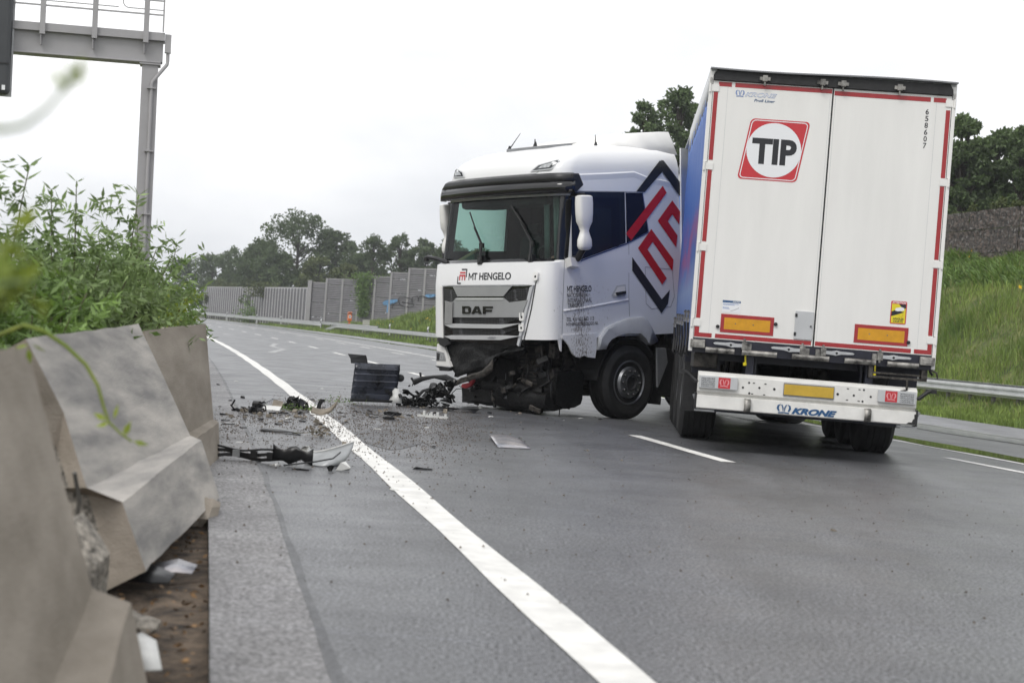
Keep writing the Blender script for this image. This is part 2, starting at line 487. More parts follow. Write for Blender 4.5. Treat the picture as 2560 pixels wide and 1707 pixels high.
# ------------------------------------------------------------------ terrain
def bank(t, lat):
    """height of the verge and embankment"""
    if lat < -1.2:
        return -0.22
    if lat < 16.5:
        return -0.04
    k = 1.0 if t < 95 else max(0.0, 1 - (t - 95) / 60.0)
    k = k * k * (3 - 2 * k)
    h = 0.75 + 3.75 * k
    s = min(1.0, (lat - 16.5) / 7.2)
    s = s * s * (3 - 2 * s) * 0.55 + s * 0.45
    return -0.04 + h * s


def bank2(t, lat):
    return bank(t, lat) + (0.10 * math.sin(t * 0.9 + lat * 1.3) * math.sin(lat * 0.8 + t * 0.35) if lat > 17.5 else 0)


lats = [-400, -120, -40, -12, -5, -1.25, -1.1, 6.0, 13.0, 14.5, 16.5, 17.2, 18, 18.8, 19.6, 20.4, 21.2, 22, 22.8, 23.7, 25, 32, 60, 140, 500]
ts = [-80, -30, -5, 0, 10] + list(range(18, 180, 3)) + [190, 210, 240, 280, 340, 420, 600, 900]
MB().sheet([[rd(t, la, bank2(t, la)) for la in lats] for t in ts]).build('terrain', MAT['ground'], smooth=60)['kind'] = 'structure'


def strip(name, la0, la1, z, mat, t0, t1, dt=2.0, parent=None, wob=0.0, kind='structure'):
    n = max(2, int((t1 - t0) / dt) + 1)
    f0 = la0 if callable(la0) else (lambda t: la0)
    f1 = la1 if callable(la1) else (lambda t: la1)
    g = []
    for i in range(n):
        t = t0 + (t1 - t0) * i / (n - 1)
        w0, w1 = (npr.normal(0, wob), npr.normal(0, wob)) if wob else (0, 0)
        g.append([rd(t, f0(t) + w0, z), rd(t, f1(t) + w1, z)])
    o = MB().sheet(g).build(name, mat, parent, recalc=False)
    if parent is None: o['kind'] = kind
    return o


road = strip('road', -0.98, 11.6, 0.0, MAT['asphalt'], -30, 420)
strip('shoulder', 11.6, 13.9, -0.004, MAT['shoulder'], -30, 420)
strip('gutter', -1.36, -0.98, 0.006, MAT['gutter'], -30, 420)
gseam = strip('gutter_joint', -1.0, -0.965, 0.008, MAT['damp'], -30, 200, 0.7, wob=0.006)
g = []
for i in range(140):
    t = 0.5 + i * 0.35
    g.append([rd(t, la, -0.045 + (npr.normal(0, 0.022) if la < -1.4 else 0.0)) for la in np.arange(-6.0, -1.33, 0.16)])
MB().sheet(g).build('median_soil', MAT['soil'], smooth=60)['kind'] = 'structure'

strip('edge_line', lambda t: -0.155 + 0.008 * math.sin(t * 1.7), lambda t: 0.04 + 0.01 * math.sin(t * 1.3), 0.004, MAT['paint_line'], -10, 330, 0.8, road)
l1 = [(14.25, 17.45), (23.2, 26.4), (32.25, 35.35), (40.2, 43.2), (48.4, 51.4), (56.3, 59.4), (64.4, 67.6), (72.5, 75.7), (81.2, 84.6), (89.9, 92.9)]
l1 += [(98.5 + 9 * k, 101.7 + 9 * k) for k in range(14)]
for a, b in l1:
    strip('lane_dash', 3.50, 3.65, 0.004, MAT['paint_line'], a, b, 0.5, road, wob=0.004)
LA2 = lambda t: 7.23 - 0.52 * min(1.0, max(0.0, (t - 15) / 40))
l2 = [(13.7, 16.85), (22.4, 25.4), (31, 34), (39.5, 42.5), (47.6, 50.6), (55.9, 58.9), (64.2, 67.3), (71.8, 75.1)] + [(80 + 8.6 * k, 83.1 + 8.6 * k) for k in range(16)]
for a, b in l2:
    strip('lane_dash', lambda t: LA2(t) - 0.07, lambda t: LA2(t) + 0.07, 0.004, MAT['paint_line'], a, b, 0.5, road, wob=0.004)
LR = lambda t: 8.05 - 0.42 * min(1.0, max(0.0, (t - 18) / 38))
strip('shoulder_line', lambda t: LR(t) - 0.08, lambda t: LR(t) + 0.08, 0.004, MAT['paint_line'], -10, 330, 1.0, road)
strip('gutter_line', lambda t: 11.42, lambda t: 11.52, 0.005, MAT['paint_faint'], -10, 330, 1.0, road)


def ribbon(name, pts, w, mat, parent, z=0.004):
    P = [Vector((x, y, z)) for x, y in pts]
    g = []
    for i, p in enumerate(P):
        d = (P[min(i + 1, len(P) - 1)] - P[max(i - 1, 0)]).normalized()
        nrm = Vector((-d.y, d.x, 0)) * w / 2
        g.append([p + nrm, p - nrm])
    return MB().sheet(g).build(name, mat, parent, recalc=False)


ribbon('painted_arrow', [(-6.95, 45.2), (-7.2, 48), (-7.46, 51.4)], 0.22, MAT['paint_faint'], road)
ribbon('painted_arrow', [(-7.5, 51.7), (-8.05, 53.4), (-8.5, 55.3), (-8.75, 57.5), (-9.15, 60.8)], 0.2, MAT['paint_faint'], road)
ribbon('painted_arrow', [(-13.65, 75.4), (-14.1, 76.9), (-14.6, 78.4)], 0.4, MAT['paint_faint'], road)


def puddle(label_lat0, label_lat1, t0, t1, seed):
    r = random.Random(seed)
    g = []
    n = int((t1 - t0) / 0.5)
    ph = r.random() * 6
    for i in range(n + 1):
        t = t0 + (t1 - t0) * i / n
        e = min(1.0, i / 6, (n - i) / 6) ** 0.6
        a = label_lat0(t) + 0.10 * math.sin(t * 0.55 + ph) + 0.05 * math.sin(t * 1.9) + 0.02 * r.random()
        b = label_lat1(t) + 0.08 * math.sin(t * 0.45 + ph * 2) + 0.05 * math.sin(t * 1.4) + 0.02 * r.random()
        mid = (a + b) / 2
        g.append([rd(t, mid + (a - mid) * e, 0.0085), rd(t, mid + (b - mid) * e, 0.0085)])
    o = MB().sheet(g).build('puddle', MAT['water'], recalc=False)
    o['kind'] = 'structure'


puddle(lambda t: LR(t) + 0.10, lambda t: LR(t) + 0.62, 11, 33, 3)
puddle(lambda t: 10.35, lambda t: 11.36, 12, 48, 5)
puddle(lambda t: 10.9, lambda t: 11.36, 50, 160, 9)

# damp patch of asphalt beside the wreckage
wp = [(868, 1083), (905, 1078), (950, 1064), (985, 1047), (1000, 1034), (1018, 1040), (1044, 1058), (1050, 1072), (1040, 1092), (1062, 1104), (1040, 1112), (1002, 1122), (975, 1124), (930, 1112), (895, 1098)]
mb = MB(); mb.add([gnd(x, y, 0.0035) for x, y in wp], [tuple(range(len(wp)))])
mb.build('damp_patch', MAT['damp'], recalc=False)['kind'] = 'structure'


# ------------------------------------------------------------------ guard rails
def rail(lat_f, t0, t1, ztop, label, step, ramp=False, zf=None, dt=1.2):
    root = empty('guard_rail', rd(t0, lat_f(t0), 0), label, 'guard rail')
    inv = Matrix.Translation(-Vector(rd(t0, lat_f(t0), 0)))
    prof = [(0.0, 0.0), (0.10, -0.005), (0.10, -0.03), (0.02, -0.045), (-0.035, -0.075), (-0.035, -0.115), (0.01, -0.14), (0.01, -0.18), (-0.035, -0.205), (-0.035, -0.245), (0.015, -0.285), (0.02, -0.31)]
    rings = []
    n = int((t1 - t0) / dt)
    for i in range(n + 1):
        t = t0 + (t1 - t0) * i / n
        drop = 0
        if ramp and i > n - 6: drop = 0.62 * (i - n + 6) / 6
        zb = zf(t) if zf else 0.0
        rings.append([inv @ rd(t, lat_f(t) - a * -1, ztop + zb + b - drop) for a, b in prof])
    MB().sheet(rings).build('rail_beam', MAT['rail'], root, smooth=25, solid=0.006)
    pm = MB().b2((-0.035, -0.045, -0.9), (0.035, 0.045, -0.06))
    first = None
    k = 0
    t = t0 + 0.3
    while t < t1 - (3.5 if ramp else 0):
        p = inv @ rd(t, lat_f(t) + 0.09, ztop + (zf(t) if zf else 0))
        if first is None:
            first = pm.build('post', MAT['rail_post'], root); o = first
        else:
            o = first.copy(); col.objects.link(o); o.parent = root
        o.location = p; o.rotation_euler = (0, 0, 0.21)
        t += step
    return root


LG = lambda t: 17.2 - 1.6 * min(1.0, max(0.0, (t - 40) / 40))
rail(LG, 16, 138, 0.73, 'long galvanised steel guard rail on close-set posts along the grassy embankment', 1.07, True)
rail(lambda t: 16.6, 118, 330, 0.86, 'second galvanised guard rail in front of the grey noise barrier, ending at a pale cabinet', 4.0, zf=lambda t: 0.0, dt=4)
rail(lambda t: 15.2, 136, 330, 0.74, 'far stretch of guard rail beyond the ramped rail end, along the road edge', 4.0, dt=4)

# delineator posts
for k, (px, lat, what) in enumerate(((1069, 16.9, 'white delineator post standing next to the crashed lorry cab'), (973.5, 16.8, 'white delineator post between the pale cabinet and the lorry cab'),
        (802, 16.4, 'white delineator post beside the ramped guard rail end and orange telephone'), (702, 16.4, 'white delineator post in front of the ribbed grey noise barrier'),
        (641.5, 16.4, 'white delineator post in front of the vine-covered far noise barrier'), (567, 16.2, 'small far delineator post close to the overhanging shrub branch'))):
    t = t_of(px, lat)
    root = empty('delineator_post', rd(t, lat, 0.0), what, 'delineator post', 'delineator posts along the guard rail')
    root.rotation_euler = (0, 0, 0.2)
    sec = [(-0.06, 0.05), (0.0, -0.06), (0.06, 0.05)]
    mb = MB(); mb.loft([[Vector((x, y, z)) for x, y in sec] for z in (-0.1, 1.06)]); mb.v[5] = (0.06, 0.05, 1.12)
    b = mb.build('body', MAT['vinyl_white'], root)
    mb = MB(); mb.loft([[Vector((x * 1.06, y * 1.06, z + x * 0.8)) for x, y in sec] for z in (0.74, 0.93)])
    mb.build('black_band', MAT['vinyl_black'], root)
    MB().b2((-0.02, -0.05, 0.79), (0.02, -0.066, 0.88)).build('reflector', MAT['vinyl_white'], root)

# emergency telephone
tp = t_of(872, 17.0)
ph = empty('emergency_telephone', rd(tp, 17.0, 0.05), 'orange emergency telephone pillar with white sign behind the guard rail', 'telephone')
ph.rotation_euler = (0, 0, 0.2)
MB().b2((-0.08, -0.08, 0.0), (0.08, 0.08, 1.05)).build('pillar', MAT['orange'], ph, bevel=0.02)
hb = MB().b2((-0.18, -0.2, 1.05), (0.18, 0.2, 1.84)).build('housing', MAT['orange'], ph, bevel=0.05)
MB().b2((-0.10, -0.225, 1.3), (0.10, -0.205, 1.56)).build('sign_plate', MAT['vinyl_white'], ph)
mb = MB(); mb.tube([(-0.14, -0.22, 1.62), (-0.12, -0.22, 1.74), (0, -0.22, 1.79), (0.12, -0.22, 1.74), (0.14, -0.22, 1.62)], 0.035, 6)
mb.build('hood', MAT['vinyl_black'], ph)
MB().b2((-0.05, -0.23, 1.36), (0.05, -0.226, 1.5)).build('symbol', MAT['vinyl_black'], ph)
tp = t_of(914, 17.6)
cb = empty('roadside_cabinet', rd(tp, 17.6, 0.1), 'pale grey roadside electrical cabinet behind the guard rail', 'cabinet')
cb.rotation_euler = (0, 0, 0.2)
MB().b2((-0.28, -0.18, 0.0), (0.28, 0.18, 1.16)).build('housing', MAT['cabinet'], cb, bevel=0.015)
MB().b2((-0.30, -0.2, 1.16), (0.30, 0.2, 1.2)).build('lid', MAT['cabinet'], cb)
MB().b2((-0.25, -0.186, 0.1), (0.25, -0.181, 1.1)).build('door', MAT['cabinet'], cb)


# ------------------------------------------------------------------ noise barriers
def ribbed_panel(name, a, b, z0, z1, nr, depth, mat, parent, n_out, org):
    """cassette with horizontal ribs between plan points a and b"""
    rings = []
    for k in range(nr * 2 + 1):
        z = z0 + (z1 - z0) * k / (nr * 2)
        d = n_out * (depth if k % 2 else 0)
        rings.append([Vector((a.x, a.y, z)) + d - org, Vector((b.x, b.y, z)) + d - org])
    return MB().sheet(rings).build(name, mat, parent, recalc=False, solid=0.05)


px_posts = [775, 814.4, 854.5, 894.8, 935.4, 975, 1018.8, 1059, 1100, 1141, 1182]
tops = [706, 697, 698.5, 690, 691.5, 681.5, 671, 672, 664, 662]
dist = [166 - 1.5 * i for i in range(11)]
base = [at(px, 760, d) for px, d in zip(px_posts, dist)]
org = Vector((base[0].x, base[0].y, 0))
nb = empty('noise_barrier', org, 'stepped grey noise barrier of ribbed panels with graffiti, climbing the embankment', 'noise barrier')
for i in range(10):
    a, b = base[i], base[i + 1]
    pm = (px_posts[i] + px_posts[i + 1]) / 2
    zt = at(pm, tops[i] + 1, (dist[i] + dist[i + 1]) / 2).z
    n_out = Vector((b.y - a.y, -(b.x - a.x), 0)).normalized()
    if n_out.y > 0: n_out = -n_out
    z0 = 0.2 + 0.28 * i
    zz = zt
    while zz > z0:
        lo = max(z0 - 0.6, zz - (0.62 if zz == zt else 1.5))
        ribbed_panel('panel', a, b, lo + 0.03, zz - 0.03, 3 if zz == zt else 8, 0.05, MAT['fence_panel'], nb, n_out, org)
        zz = lo
    MB().box(a - org + n_out * 0.08 + Vector((0, 0, (zt + z0 - 0.6) / 2 - a.z)), (0.2, 0.2, zt - z0 + 0.75)).build('post', MAT['fence_post'], nb)
    MB().box((a + b) / 2 - org + Vector((0, 0, zt + 0.03 - (a.z + b.z) / 2)), ((b - a).xy.length, 0.12, 0.08), Matrix.Rotation(math.atan2(b.y - a.y, b.x - a.x), 3, 'Z')).build('coping', MAT['fence_post'], nb)
MB().box(Vector((0, 0, 2.4)) + Vector((-0.12, -0.2, 0)), (0.42, 0.3, 5.4)).build('corner_post', MAT['fence_post'], nb)


def on_fence(px, py, off=0.14):
    i = max(0, min(9, next((k for k in range(10) if px_posts[k + 1] > px), 9)))
    f = (px - px_posts[i]) / (px_posts[i + 1] - px_posts[i])
    return at(px, py, dist[i] + (dist[i + 1] - dist[i]) * f - off) - org


def spray(name, pts, mat, w=None):
    if w is None:
        mb = MB(); mb.add([on_fence(x, y, 0.2) for x, y in pts], [tuple(range(len(pts)))])
        return mb.build(name, mat, nb, recalc=False)
    mb = MB()
    g = []
    for i, (x, y) in enumerate(pts):
        x0, y0 = pts[max(i - 1, 0)]; x1, y1 = pts[min(i + 1, len(pts) - 1)]
        L = math.hypot(x1 - x0, y1 - y0) or 1
        nx, ny = -(y1 - y0) / L * w / 2, (x1 - x0) / L * w / 2
        g.append([on_fence(x + nx, y + ny, 0.24), on_fence(x - nx, y - ny, 0.24)])
    return mb.sheet(g).build(name, mat, nb, recalc=False)


spray('graffiti', [(956, 757), (962, 752), (972, 749), (993, 748), (995, 752), (988, 757), (976, 760), (970, 781), (966, 781), (968, 762), (960, 763)], MAT['graffiti_blue'])
spray('graffiti', [(1061, 739), (1066, 736), (1094, 735), (1100, 737), (1096, 745), (1070, 744)], MAT['graffiti_blue'])
for pts in ([(1000, 762), (996, 752), (998, 744), (1012, 743), (1029, 747), (1027, 756), (1012, 757), (1005, 755)], [(980, 772), (981, 764), (986, 761), (1000, 762), (1012, 767), (1034, 766), (1034, 760), (1030, 760), (1031, 744), (1044, 741), (1046, 748)],
            [(1045, 754), (1047, 743), (1055, 740), (1066, 744), (1072, 746), (1088, 742), (1096, 743)]):
    spray('graffiti', pts, MAT['graffiti_black'], 2.4)

# receding ribbed barrier on the far left
A, Bq = at(775, 760, 166), at(508, 745, 236)
org2 = Vector((A.x, A.y, 0))
nb2 = empty('noise_barrier', org2, 'long grey noise barrier with pale vertical ribs receding along the motorway', 'noise barrier')
MAT['fence_dark'] = M_('dark ribbed panel', (0.10, 0.098, 0.104), 0.6, var=0.1, vscale=1.0)
NBAY = 44
postm = None
for i in range(NBAY):
    f0, f1 = i / NBAY, (i + 1) / NBAY
    a, b = A.lerp(Bq, f0), A.lerp(Bq, f1)
    d = (b - a).xy.normalized(); n_out = Vector((d.y, -d.x, 0))
    if n_out.y > 0: n_out = -n_out
    zt = 4.28 + 0.32 * f0
    ribbed_panel('panel', a, b, -0.2, zt - 0.05, 14, 0.02, MAT['fence_dark'], nb2, n_out, org2)
    if postm is None:
        postm = MB().b2((-0.10, -0.12, -0.3), (0.24, 0.12, 4.36)).build('post', MAT['fence_light'], nb2); o = postm
    else:
        o = postm.copy(); col.objects.link(o); o.parent = nb2
    o.location = a - org2; o.location.z = 0.32 * f0
    o.rotation_euler = (0, 0, math.atan2(d.y, d.x) - math.pi / 2)

# ------------------------------------------------------------------ gabion wall on the embankment
gw = empty('gabion_wall', rd(30, 24.0, 4.2), 'brown stone-filled gabion wall on top of the grassy embankment', 'wall')
o0 = rd(30, 24.0, 4.2)
t = 20.0
basket = 0
while t < 128:
    for lo, hi in ((-0.35, 0.62), (0.64, 1.42), (1.44, 2.06)):
        a, b = rd(t + 0.01, 24.0, 4.2) - o0, rd(t + 2.99, 24.0, 4.2) - o0
        dz = -0.25 * max(0, t - 60) / 60
        d = (b - a).normalized(); nn = Vector((d.y, -d.x, 0)) * 0.9
        g = []
        NX, NZ = 12, 4
        for iz in range(NZ + 1):
            row = []
            for ix in range(NX + 1):
                p = a.lerp(b, ix / NX) + Vector((0, 0, lo + (hi - lo) * iz / NZ + dz))
                p -= Vector((d.y, -d.x, 0)) * -1 * npr.normal(0, 0.02)
                row.append(p)
            g.append(row)
        mb = MB(); mb.sheet(g)
        top = g[-1]
        mb.sheet([top, [p + nn for p in top]])
        mb.build('basket', MAT['gabion'], gw, recalc=False)
        basket += 1
    t += 3.0

# ------------------------------------------------------------------ sign gantry in the median
gb = at(366, 560, 40); gb.z = 0
GT = empty('sign_gantry', gb, 'grey steel sign gantry with railing, rising from the median behind the shrubs', 'gantry')
GT.rotation_euler = (0, R(-1.5), 0.215)
L = lambda p: GT_inv @ p
bpy.context.view_layer.update()
GT_inv = GT.matrix_world.inverted()
H0, H1 = 7.30, 7.84            # underside and top of the beam
mb = MB()
mb.b2((-0.2, -0.2, -0.1), (0.2, -0.165, H0)); mb.b2((-0.2, 0.165, -0.1), (0.2, 0.2, H0)); mb.b2((-0.02, -0.165, -0.1), (0.02, 0.165, H0))
mb.b2((-0.3, -0.3, -0.1), (0.3, 0.3, 0.03))
mb.build('post', MAT['gantry'], GT)
mb = MB()
mb.b2((-14, -0.2, H0), (0.3, 0.2, H1)); mb.b2((-14, -0.28, H1), (0.34, 0.28, H1 + 0.03)); mb.b2((-14, -0.26, H0 - 0.04), (0.26, 0.26, H0))
mb.b2((-14, -0.33, H1 - 0.02), (0.34, -0.285, H1 + 0.19))
mb.b2((-0.26, -0.25, H0 - 0.09), (0.26, 0.25, H0 - 0.045))
mb.build('beam', MAT['gantry'], GT, bevel=0.01)
for k in range(9):
    x = -0.12 - 1.26 * k
    mb = MB(); mb.b2((x - 0.06, -0.36, H1 - 0.3), (x - 0.045, -0.335, H1 + 0.06)); mb.b2((x - 0.075, -0.41, H1 - 0.1), (x + 0.055, -0.34, H1 + 1.45))
    mb.b2((x - 0.05, -0.345, H1 - 0.36), (x - 0.03, -0.2, H1 - 0.03))
    mb.build('railing_post', MAT['gantry'], GT)
for z in (0.62, 0.98):
    MB().b2((-11.5, -0.375, H1 + z - 0.02), (0.3, -0.352, H1 + z + 0.02)).build('railing_bar', MAT['gantry'], GT)
MB().b2((-11.5, -0.375, H1 + 1.3), (0.33, -0.352, H1 + 1.36)).build('railing_bar', MAT['gantry'], GT)
MB().b2((0.27, -0.38, H1 + 0.2), (0.31, -0.35, H1 + 1.4)).build('railing_post', MAT['gantry'], GT)
for x0, x1 in ((-0.72, 0.29), (-3.25, -0.83), (-5.6, -3.36), (-8, -5.7)):
    r = 0.14
    za, zb = H1 + 0.74, H1 + 1.06
    pth = [(x1, -0.38, za)]
    for cx_, cz_, a0 in ((x0 + r, za + r, 270), (x0 + r, zb - r, 180)):
        for k in range(5):
            an = R(a0 - k * 22.5)
            pth.append((cx_ + r * math.cos(an), -0.38, cz_ + r * math.sin(an)))
    pth.append((x1, -0.38, zb))
    MB().tube(pth, 0.013, 6).build('railing_loop', MAT['gantry'], GT)
mb = MB(); mb.b2((0.345, -0.3, H1 - 0.3), (0.5, -0.12, H1 + 0.16)); mb.build('hopper', MAT['gantry'], GT)
mb = MB(); mb.tube([(0.43, -0.22, H1 - 0.3), (0.43, -0.22, H0 + 0.02), (0.42, -0.24, H0 - 0.06), (0.08, -0.26, H0 - 0.52), (0.06, -0.26, H0 - 0.62), (0.06, -0.26, 0)], 0.045, 10)
mb.build('drainpipe', MAT['gantry'], GT, smooth=40)
for z in (6.6, 5.0, 3.4, 1.8):
    mb = MB(); mb.b2((-0.05, -0.33, z), (0.17, -0.2, z + 0.035)); mb.build('pipe_clamp', MAT['gantry'], GT)
sg = MB().b2((-8, -0.55, 6.15), (-3.36, -0.3, 9.6)).build('sign_back', MAT['gantry_dark'], GT, bevel=0.1)
MB().b2((-8, -0.575, 6.9), (-3.38, -0.555, 6.93)).build('seam', MAT['black'], sg)
MB().b2((-8, -0.30, 6.12), (-3.33, -0.26, 9.63)).build('sign_face_edge', MAT['lt_grey'], sg)
MB().b2((-3.54, -0.565, 6.25), (-3.46, -0.552, 6.37)).build('sticker', MAT['vinyl_white'], sg)


# ------------------------------------------------------------------ lettering
def text_polys(s, offset=0.0, shear=0.0):
    cu = bpy.data.curves.new('lettering', 'FONT')
    cu.body = s; cu.offset = offset; cu.shear = shear; cu.resolution_u = 4; cu.fill_mode = 'FRONT'
    ob = bpy.data.objects.new('lettering', cu)
    me = bpy.data.meshes.new_from_object(ob)
    V = np.array([v.co[:2] for v in me.vertices]); P = [tuple(p.vertices) for p in me.polygons]
    bpy.data.objects.remove(ob); bpy.data.curves.remove(cu); bpy.data.meshes.remove(me)
    return V, P


def text_fixed(s, offset=0.0, shear=0.0):
    """as text_polys, but every M is redrawn as a clean polygon in the space of an N"""
    if 'M' not in s: return text_polys(s, offset, shear)
    V, P = text_polys(s.replace('M', 'N'), offset, shear)
    par = list(range(len(V)))
    def find(i):
        while par[i] != i: i = par[i]
        return i
    for f in P:
        for i in f[1:]: par[find(i)] = find(f[0])
    isl = {}
    for i in range(len(V)): isl.setdefault(find(i), []).append(i)
    order = sorted(isl, key=lambda k: V[isl[k], 0].min())
    chars = [c for c in s if c != ' ']
    VV, PP = list(map(tuple, V)), []
    drop = set()
    for k, c in enumerate(chars):
        if c == 'M' and k < len(order): drop.add(order[k])
    PP = [f for f in P if find(f[0]) not in drop]
    for r in drop:
        q = V[isl[r]]; x0, y0 = q.min(0); x1, y1 = q.max(0); w, h = x1 - x0, y1 - y0
        x0 -= w * 0.06; x1 += w * 0.06; w = x1 - x0; t = 0.14 + offset * 0.6
        for pl in ([(0, 0), (t, 0), (t, 1), (0, 1)], [(1 - t, 0), (1, 0), (1, 1), (1 - t, 1)], [(t, 1), (0.5, 0.42), (0.5, 0.16), (t, 0.70)], [(0.5, 0.42), (1 - t, 1), (1 - t, 0.70), (0.5, 0.16)]):
            b = len(VV); VV += [(x0 + a * w, y0 + c * h) for a, c in pl]; PP.append(tuple(range(b, b + 4)))
    used = sorted({i for f in PP for i in f}); mp = {o: n for n, o in enumerate(used)}
    return np.array([VV[i] for i in used]), [tuple(mp[i] for i in f) for f in PP]


def lettering(name, s, box, S, mat, parent, off=0.006, offset=0.0, shear=0.0, matrix=None):
    """text fitted into box (a0, b0, a1, b1) of a surface S(a, b, d)"""
    V, P = text_fixed(s, offset, shear)
    lo, hi = V.min(0), V.max(0)
    a0, b0, a1, b1 = box
    W = (V - lo) / (hi - lo)
    mb = MB(); mb.add([S(a0 + (a1 - a0) * x, b0 + (b1 - b0) * y, off) for x, y in W], P)
    return mb.build(name, mat, parent, matrix=matrix, recalc=False)


def poly(name, pts, S, mat, parent, off=0.004, matrix=None):
    mb = MB(); mb.add([S(a, b, off) for a, b in pts], [tuple(range(len(pts)))])
    return mb.build(name, mat, parent, matrix=matrix, recalc=False)


def stroke(name, pts, w, S, mat, parent, off=0.004, matrix=None, closed=False):
    """mitred flat line"""
    n = len(pts); g = []
    for i in range(n):
        p = Vector(pts[i])
        d0 = (p - Vector(pts[i - 1])).normalized() if (i or closed) else None
        d1 = (Vector(pts[(i + 1) % n]) - p).normalized() if (i < n - 1 or closed) else None
        d0 = d0 or d1; d1 = d1 or d0
        t = (d0 + d1).normalized(); nr = Vector((-t.y, t.x))
        k = w / 2 / max(0.35, nr.dot(Vector((-d0.y, d0.x))))
        g.append([S(*(p + nr * k), off), S(*(p - nr * k), off)])
    if closed: g.append(g[0])
    return MB().sheet(g).build(name, mat, parent, matrix=matrix, recalc=False)


def rounded(x0, z0, x1, z1, r, shear=0.0, n=5):
    out = []
    for cx_, cz_, a0 in ((x1 - r, z0 + r, -90), (x1 - r, z1 - r, 0), (x0 + r, z1 - r, 90), (x0 + r, z0 + r, 180)):
        for k in range(n + 1):
            a = R(a0 + 90 * k / n)
            x, z = cx_ + r * math.cos(a), cz_ + r * math.sin(a)
            out.append((x + shear * (z - z0), z))
    return out


def crown(parent, S, cx_, cz_, w, h, mat, off, name='crown_emblem', matrix=None):
    """three-pronged crown outline: two side loops, a centre prong and a base bar"""
    mb = MB()
    def rib(pts, lw, dd):
        g = []
        for i, p in enumerate(pts):
            p = Vector(p)
            t = (Vector(pts[min(i + 1, len(pts) - 1)]) - Vector(pts[max(i - 1, 0)])).normalized()
            k = lw[i] / 2
            g.append([S(cx_ + (p.x - t.y * k) * w, cz_ + (p.y + t.x * k) * h, off + dd), S(cx_ + (p.x + t.y * k) * w, cz_ + (p.y - t.x * k) * h, off + dd)])
        mb.sheet(g)
    for sgn in (-1, 1):
        pts = [(sgn * 0.24, 0.42), (sgn * 0.40, 0.30), (sgn * 0.44, 0.02), (sgn * 0.33, -0.26)]
        rib(pts, [0.05, 0.13, 0.15, 0.12], 0.0)
        pts = [(sgn * 0.17, 0.40), (sgn * 0.07, 0.1), (sgn * 0.05, -0.25)]
        rib(pts, [0.08, 0.09, 0.05], 0.0005)
    rib([(-0.40, -0.42), (0, -0.37), (0.40, -0.42)], [0.12, 0.12, 0.12], 0.001)
    return mb.build(name, mat, parent, matrix=matrix, recalc=False)


# ------------------------------------------------------------------ wheels
def wheel(parent, loc, yaw, mats, Rr=0.505, W=0.31, outboard=1, matrix=None, driven=False, label=None):
    """part 'wheel' (rim) with sub-parts tyre, hub; axis along local y, outboard at -y * -1"""
    T = Matrix.Translation(loc) @ Matrix.Rotation(yaw, 4, 'Z') @ (Matrix.Identity(4) if outboard > 0 else Matrix.Rotation(math.pi, 4, 'Z'))
    rf = 0.312
    mb = MB()
    if driven:
        prof = [(rf, -W + 0.03), (rf, 0.0), (rf - 0.02, 0.0), (rf - 0.03, -0.02), (0.262, -0.05), (0.245, -0.13), (0.20, -0.15), (0.10, -0.15), (0.0, -0.15)]
    else:
        prof = [(rf, -W + 0.03), (rf, -0.0), (rf - 0.012, 0.006), (rf - 0.024, -0.004), (0.278, -0.035), (0.262, -0.05), (0.235, -0.035), (0.215, 0.005), (0.205, 0.022), (0.165, 0.03), (0.12, 0.03), (0.11, 0.0), (0.0, 0.0)]
    mb.lathe(prof, 40)
    o = mb.build('wheel', mats['rim'], parent, smooth=35, matrix=T if matrix is None else matrix @ T)
    r0, r1 = 0.30, Rr
    tp = [(r0, -W + 0.015), (r0 + 0.03, -W - 0.005), ((r0 + r1) / 2, -W - 0.022), (r1 - 0.045, -W - 0.008), (r1 - 0.008, -W + 0.02)]
    ng = 4
    for k in range(ng + 1):
        y0 = -W + 0.02 + (W - 0.04) * k / (ng + 1); y1 = -W + 0.02 + (W - 0.04) * (k + 1) / (ng + 1)
        tp += [(r1, y0 + 0.006), (r1, y1 - 0.006)]
        if k < ng: tp += [(r1 - 0.014, y1 - 0.004), (r1 - 0.014, y1 + 0.004)]
    tp += [(r1 - 0.008, -0.02), (r1 - 0.045, 0.008), ((r0 + r1) / 2 + 0.04, 0.022), ((r0 + r1) / 2 + 0.03, 0.026), ((r0 + r1) / 2, 0.022), (r0 + 0.03, 0.005), (r0, -0.015)]
    mb = MB(); mb.lathe(tp, 56)
    mb.build('tyre', mats['tyre'], o, smooth=40)
    mb = MB()
    hub_y = 0.03 if not driven else -0.15
    if driven: mb.lathe([(0.12, hub_y - 0.02), (0.12, hub_y + 0.1), (0.09, hub_y + 0.13), (0.0, hub_y + 0.13)], 24)
    else: mb.lathe([(0.118, -0.05), (0.118, 0.045), (0.105, 0.055), (0.09, 0.05), (0.085, 0.015), (0.0, 0.015)], 28)
    nr = 0.168
    for k in range(10):
        a = 2 * math.pi * k / 10
        Tn = Matrix.Translation((nr * math.cos(a), hub_y, nr * math.sin(a)))
        mb.lathe([(0.019, -0.01), (0.019, 0.022), (0.012, 0.034), (0.0, 0.034)], 6, T=Tn)
    mb.build('hub', mats['hub'], o, smooth=35)
    if label: o['label'] = label
    return o


# ------------------------------------------------------------------ semi-trailer
TYAW, TROLL = -0.06894, 0.00491
TM = Matrix.Translation((3.1172, 16.2798, 0)) @ Matrix.Rotation(TYAW, 4, 'Z') @ Matrix.Rotation(TROLL, 4, 'Y')
TR = empty('semi_trailer', None, 'white and blue curtain-sided semi-trailer with red-edged rear doors, standing across the lanes', 'trailer', M=TM)
LEN = 11.2
SR = lambda a, b, d: Vector((a, -d, b))          # rear plane, d proud towards the camera


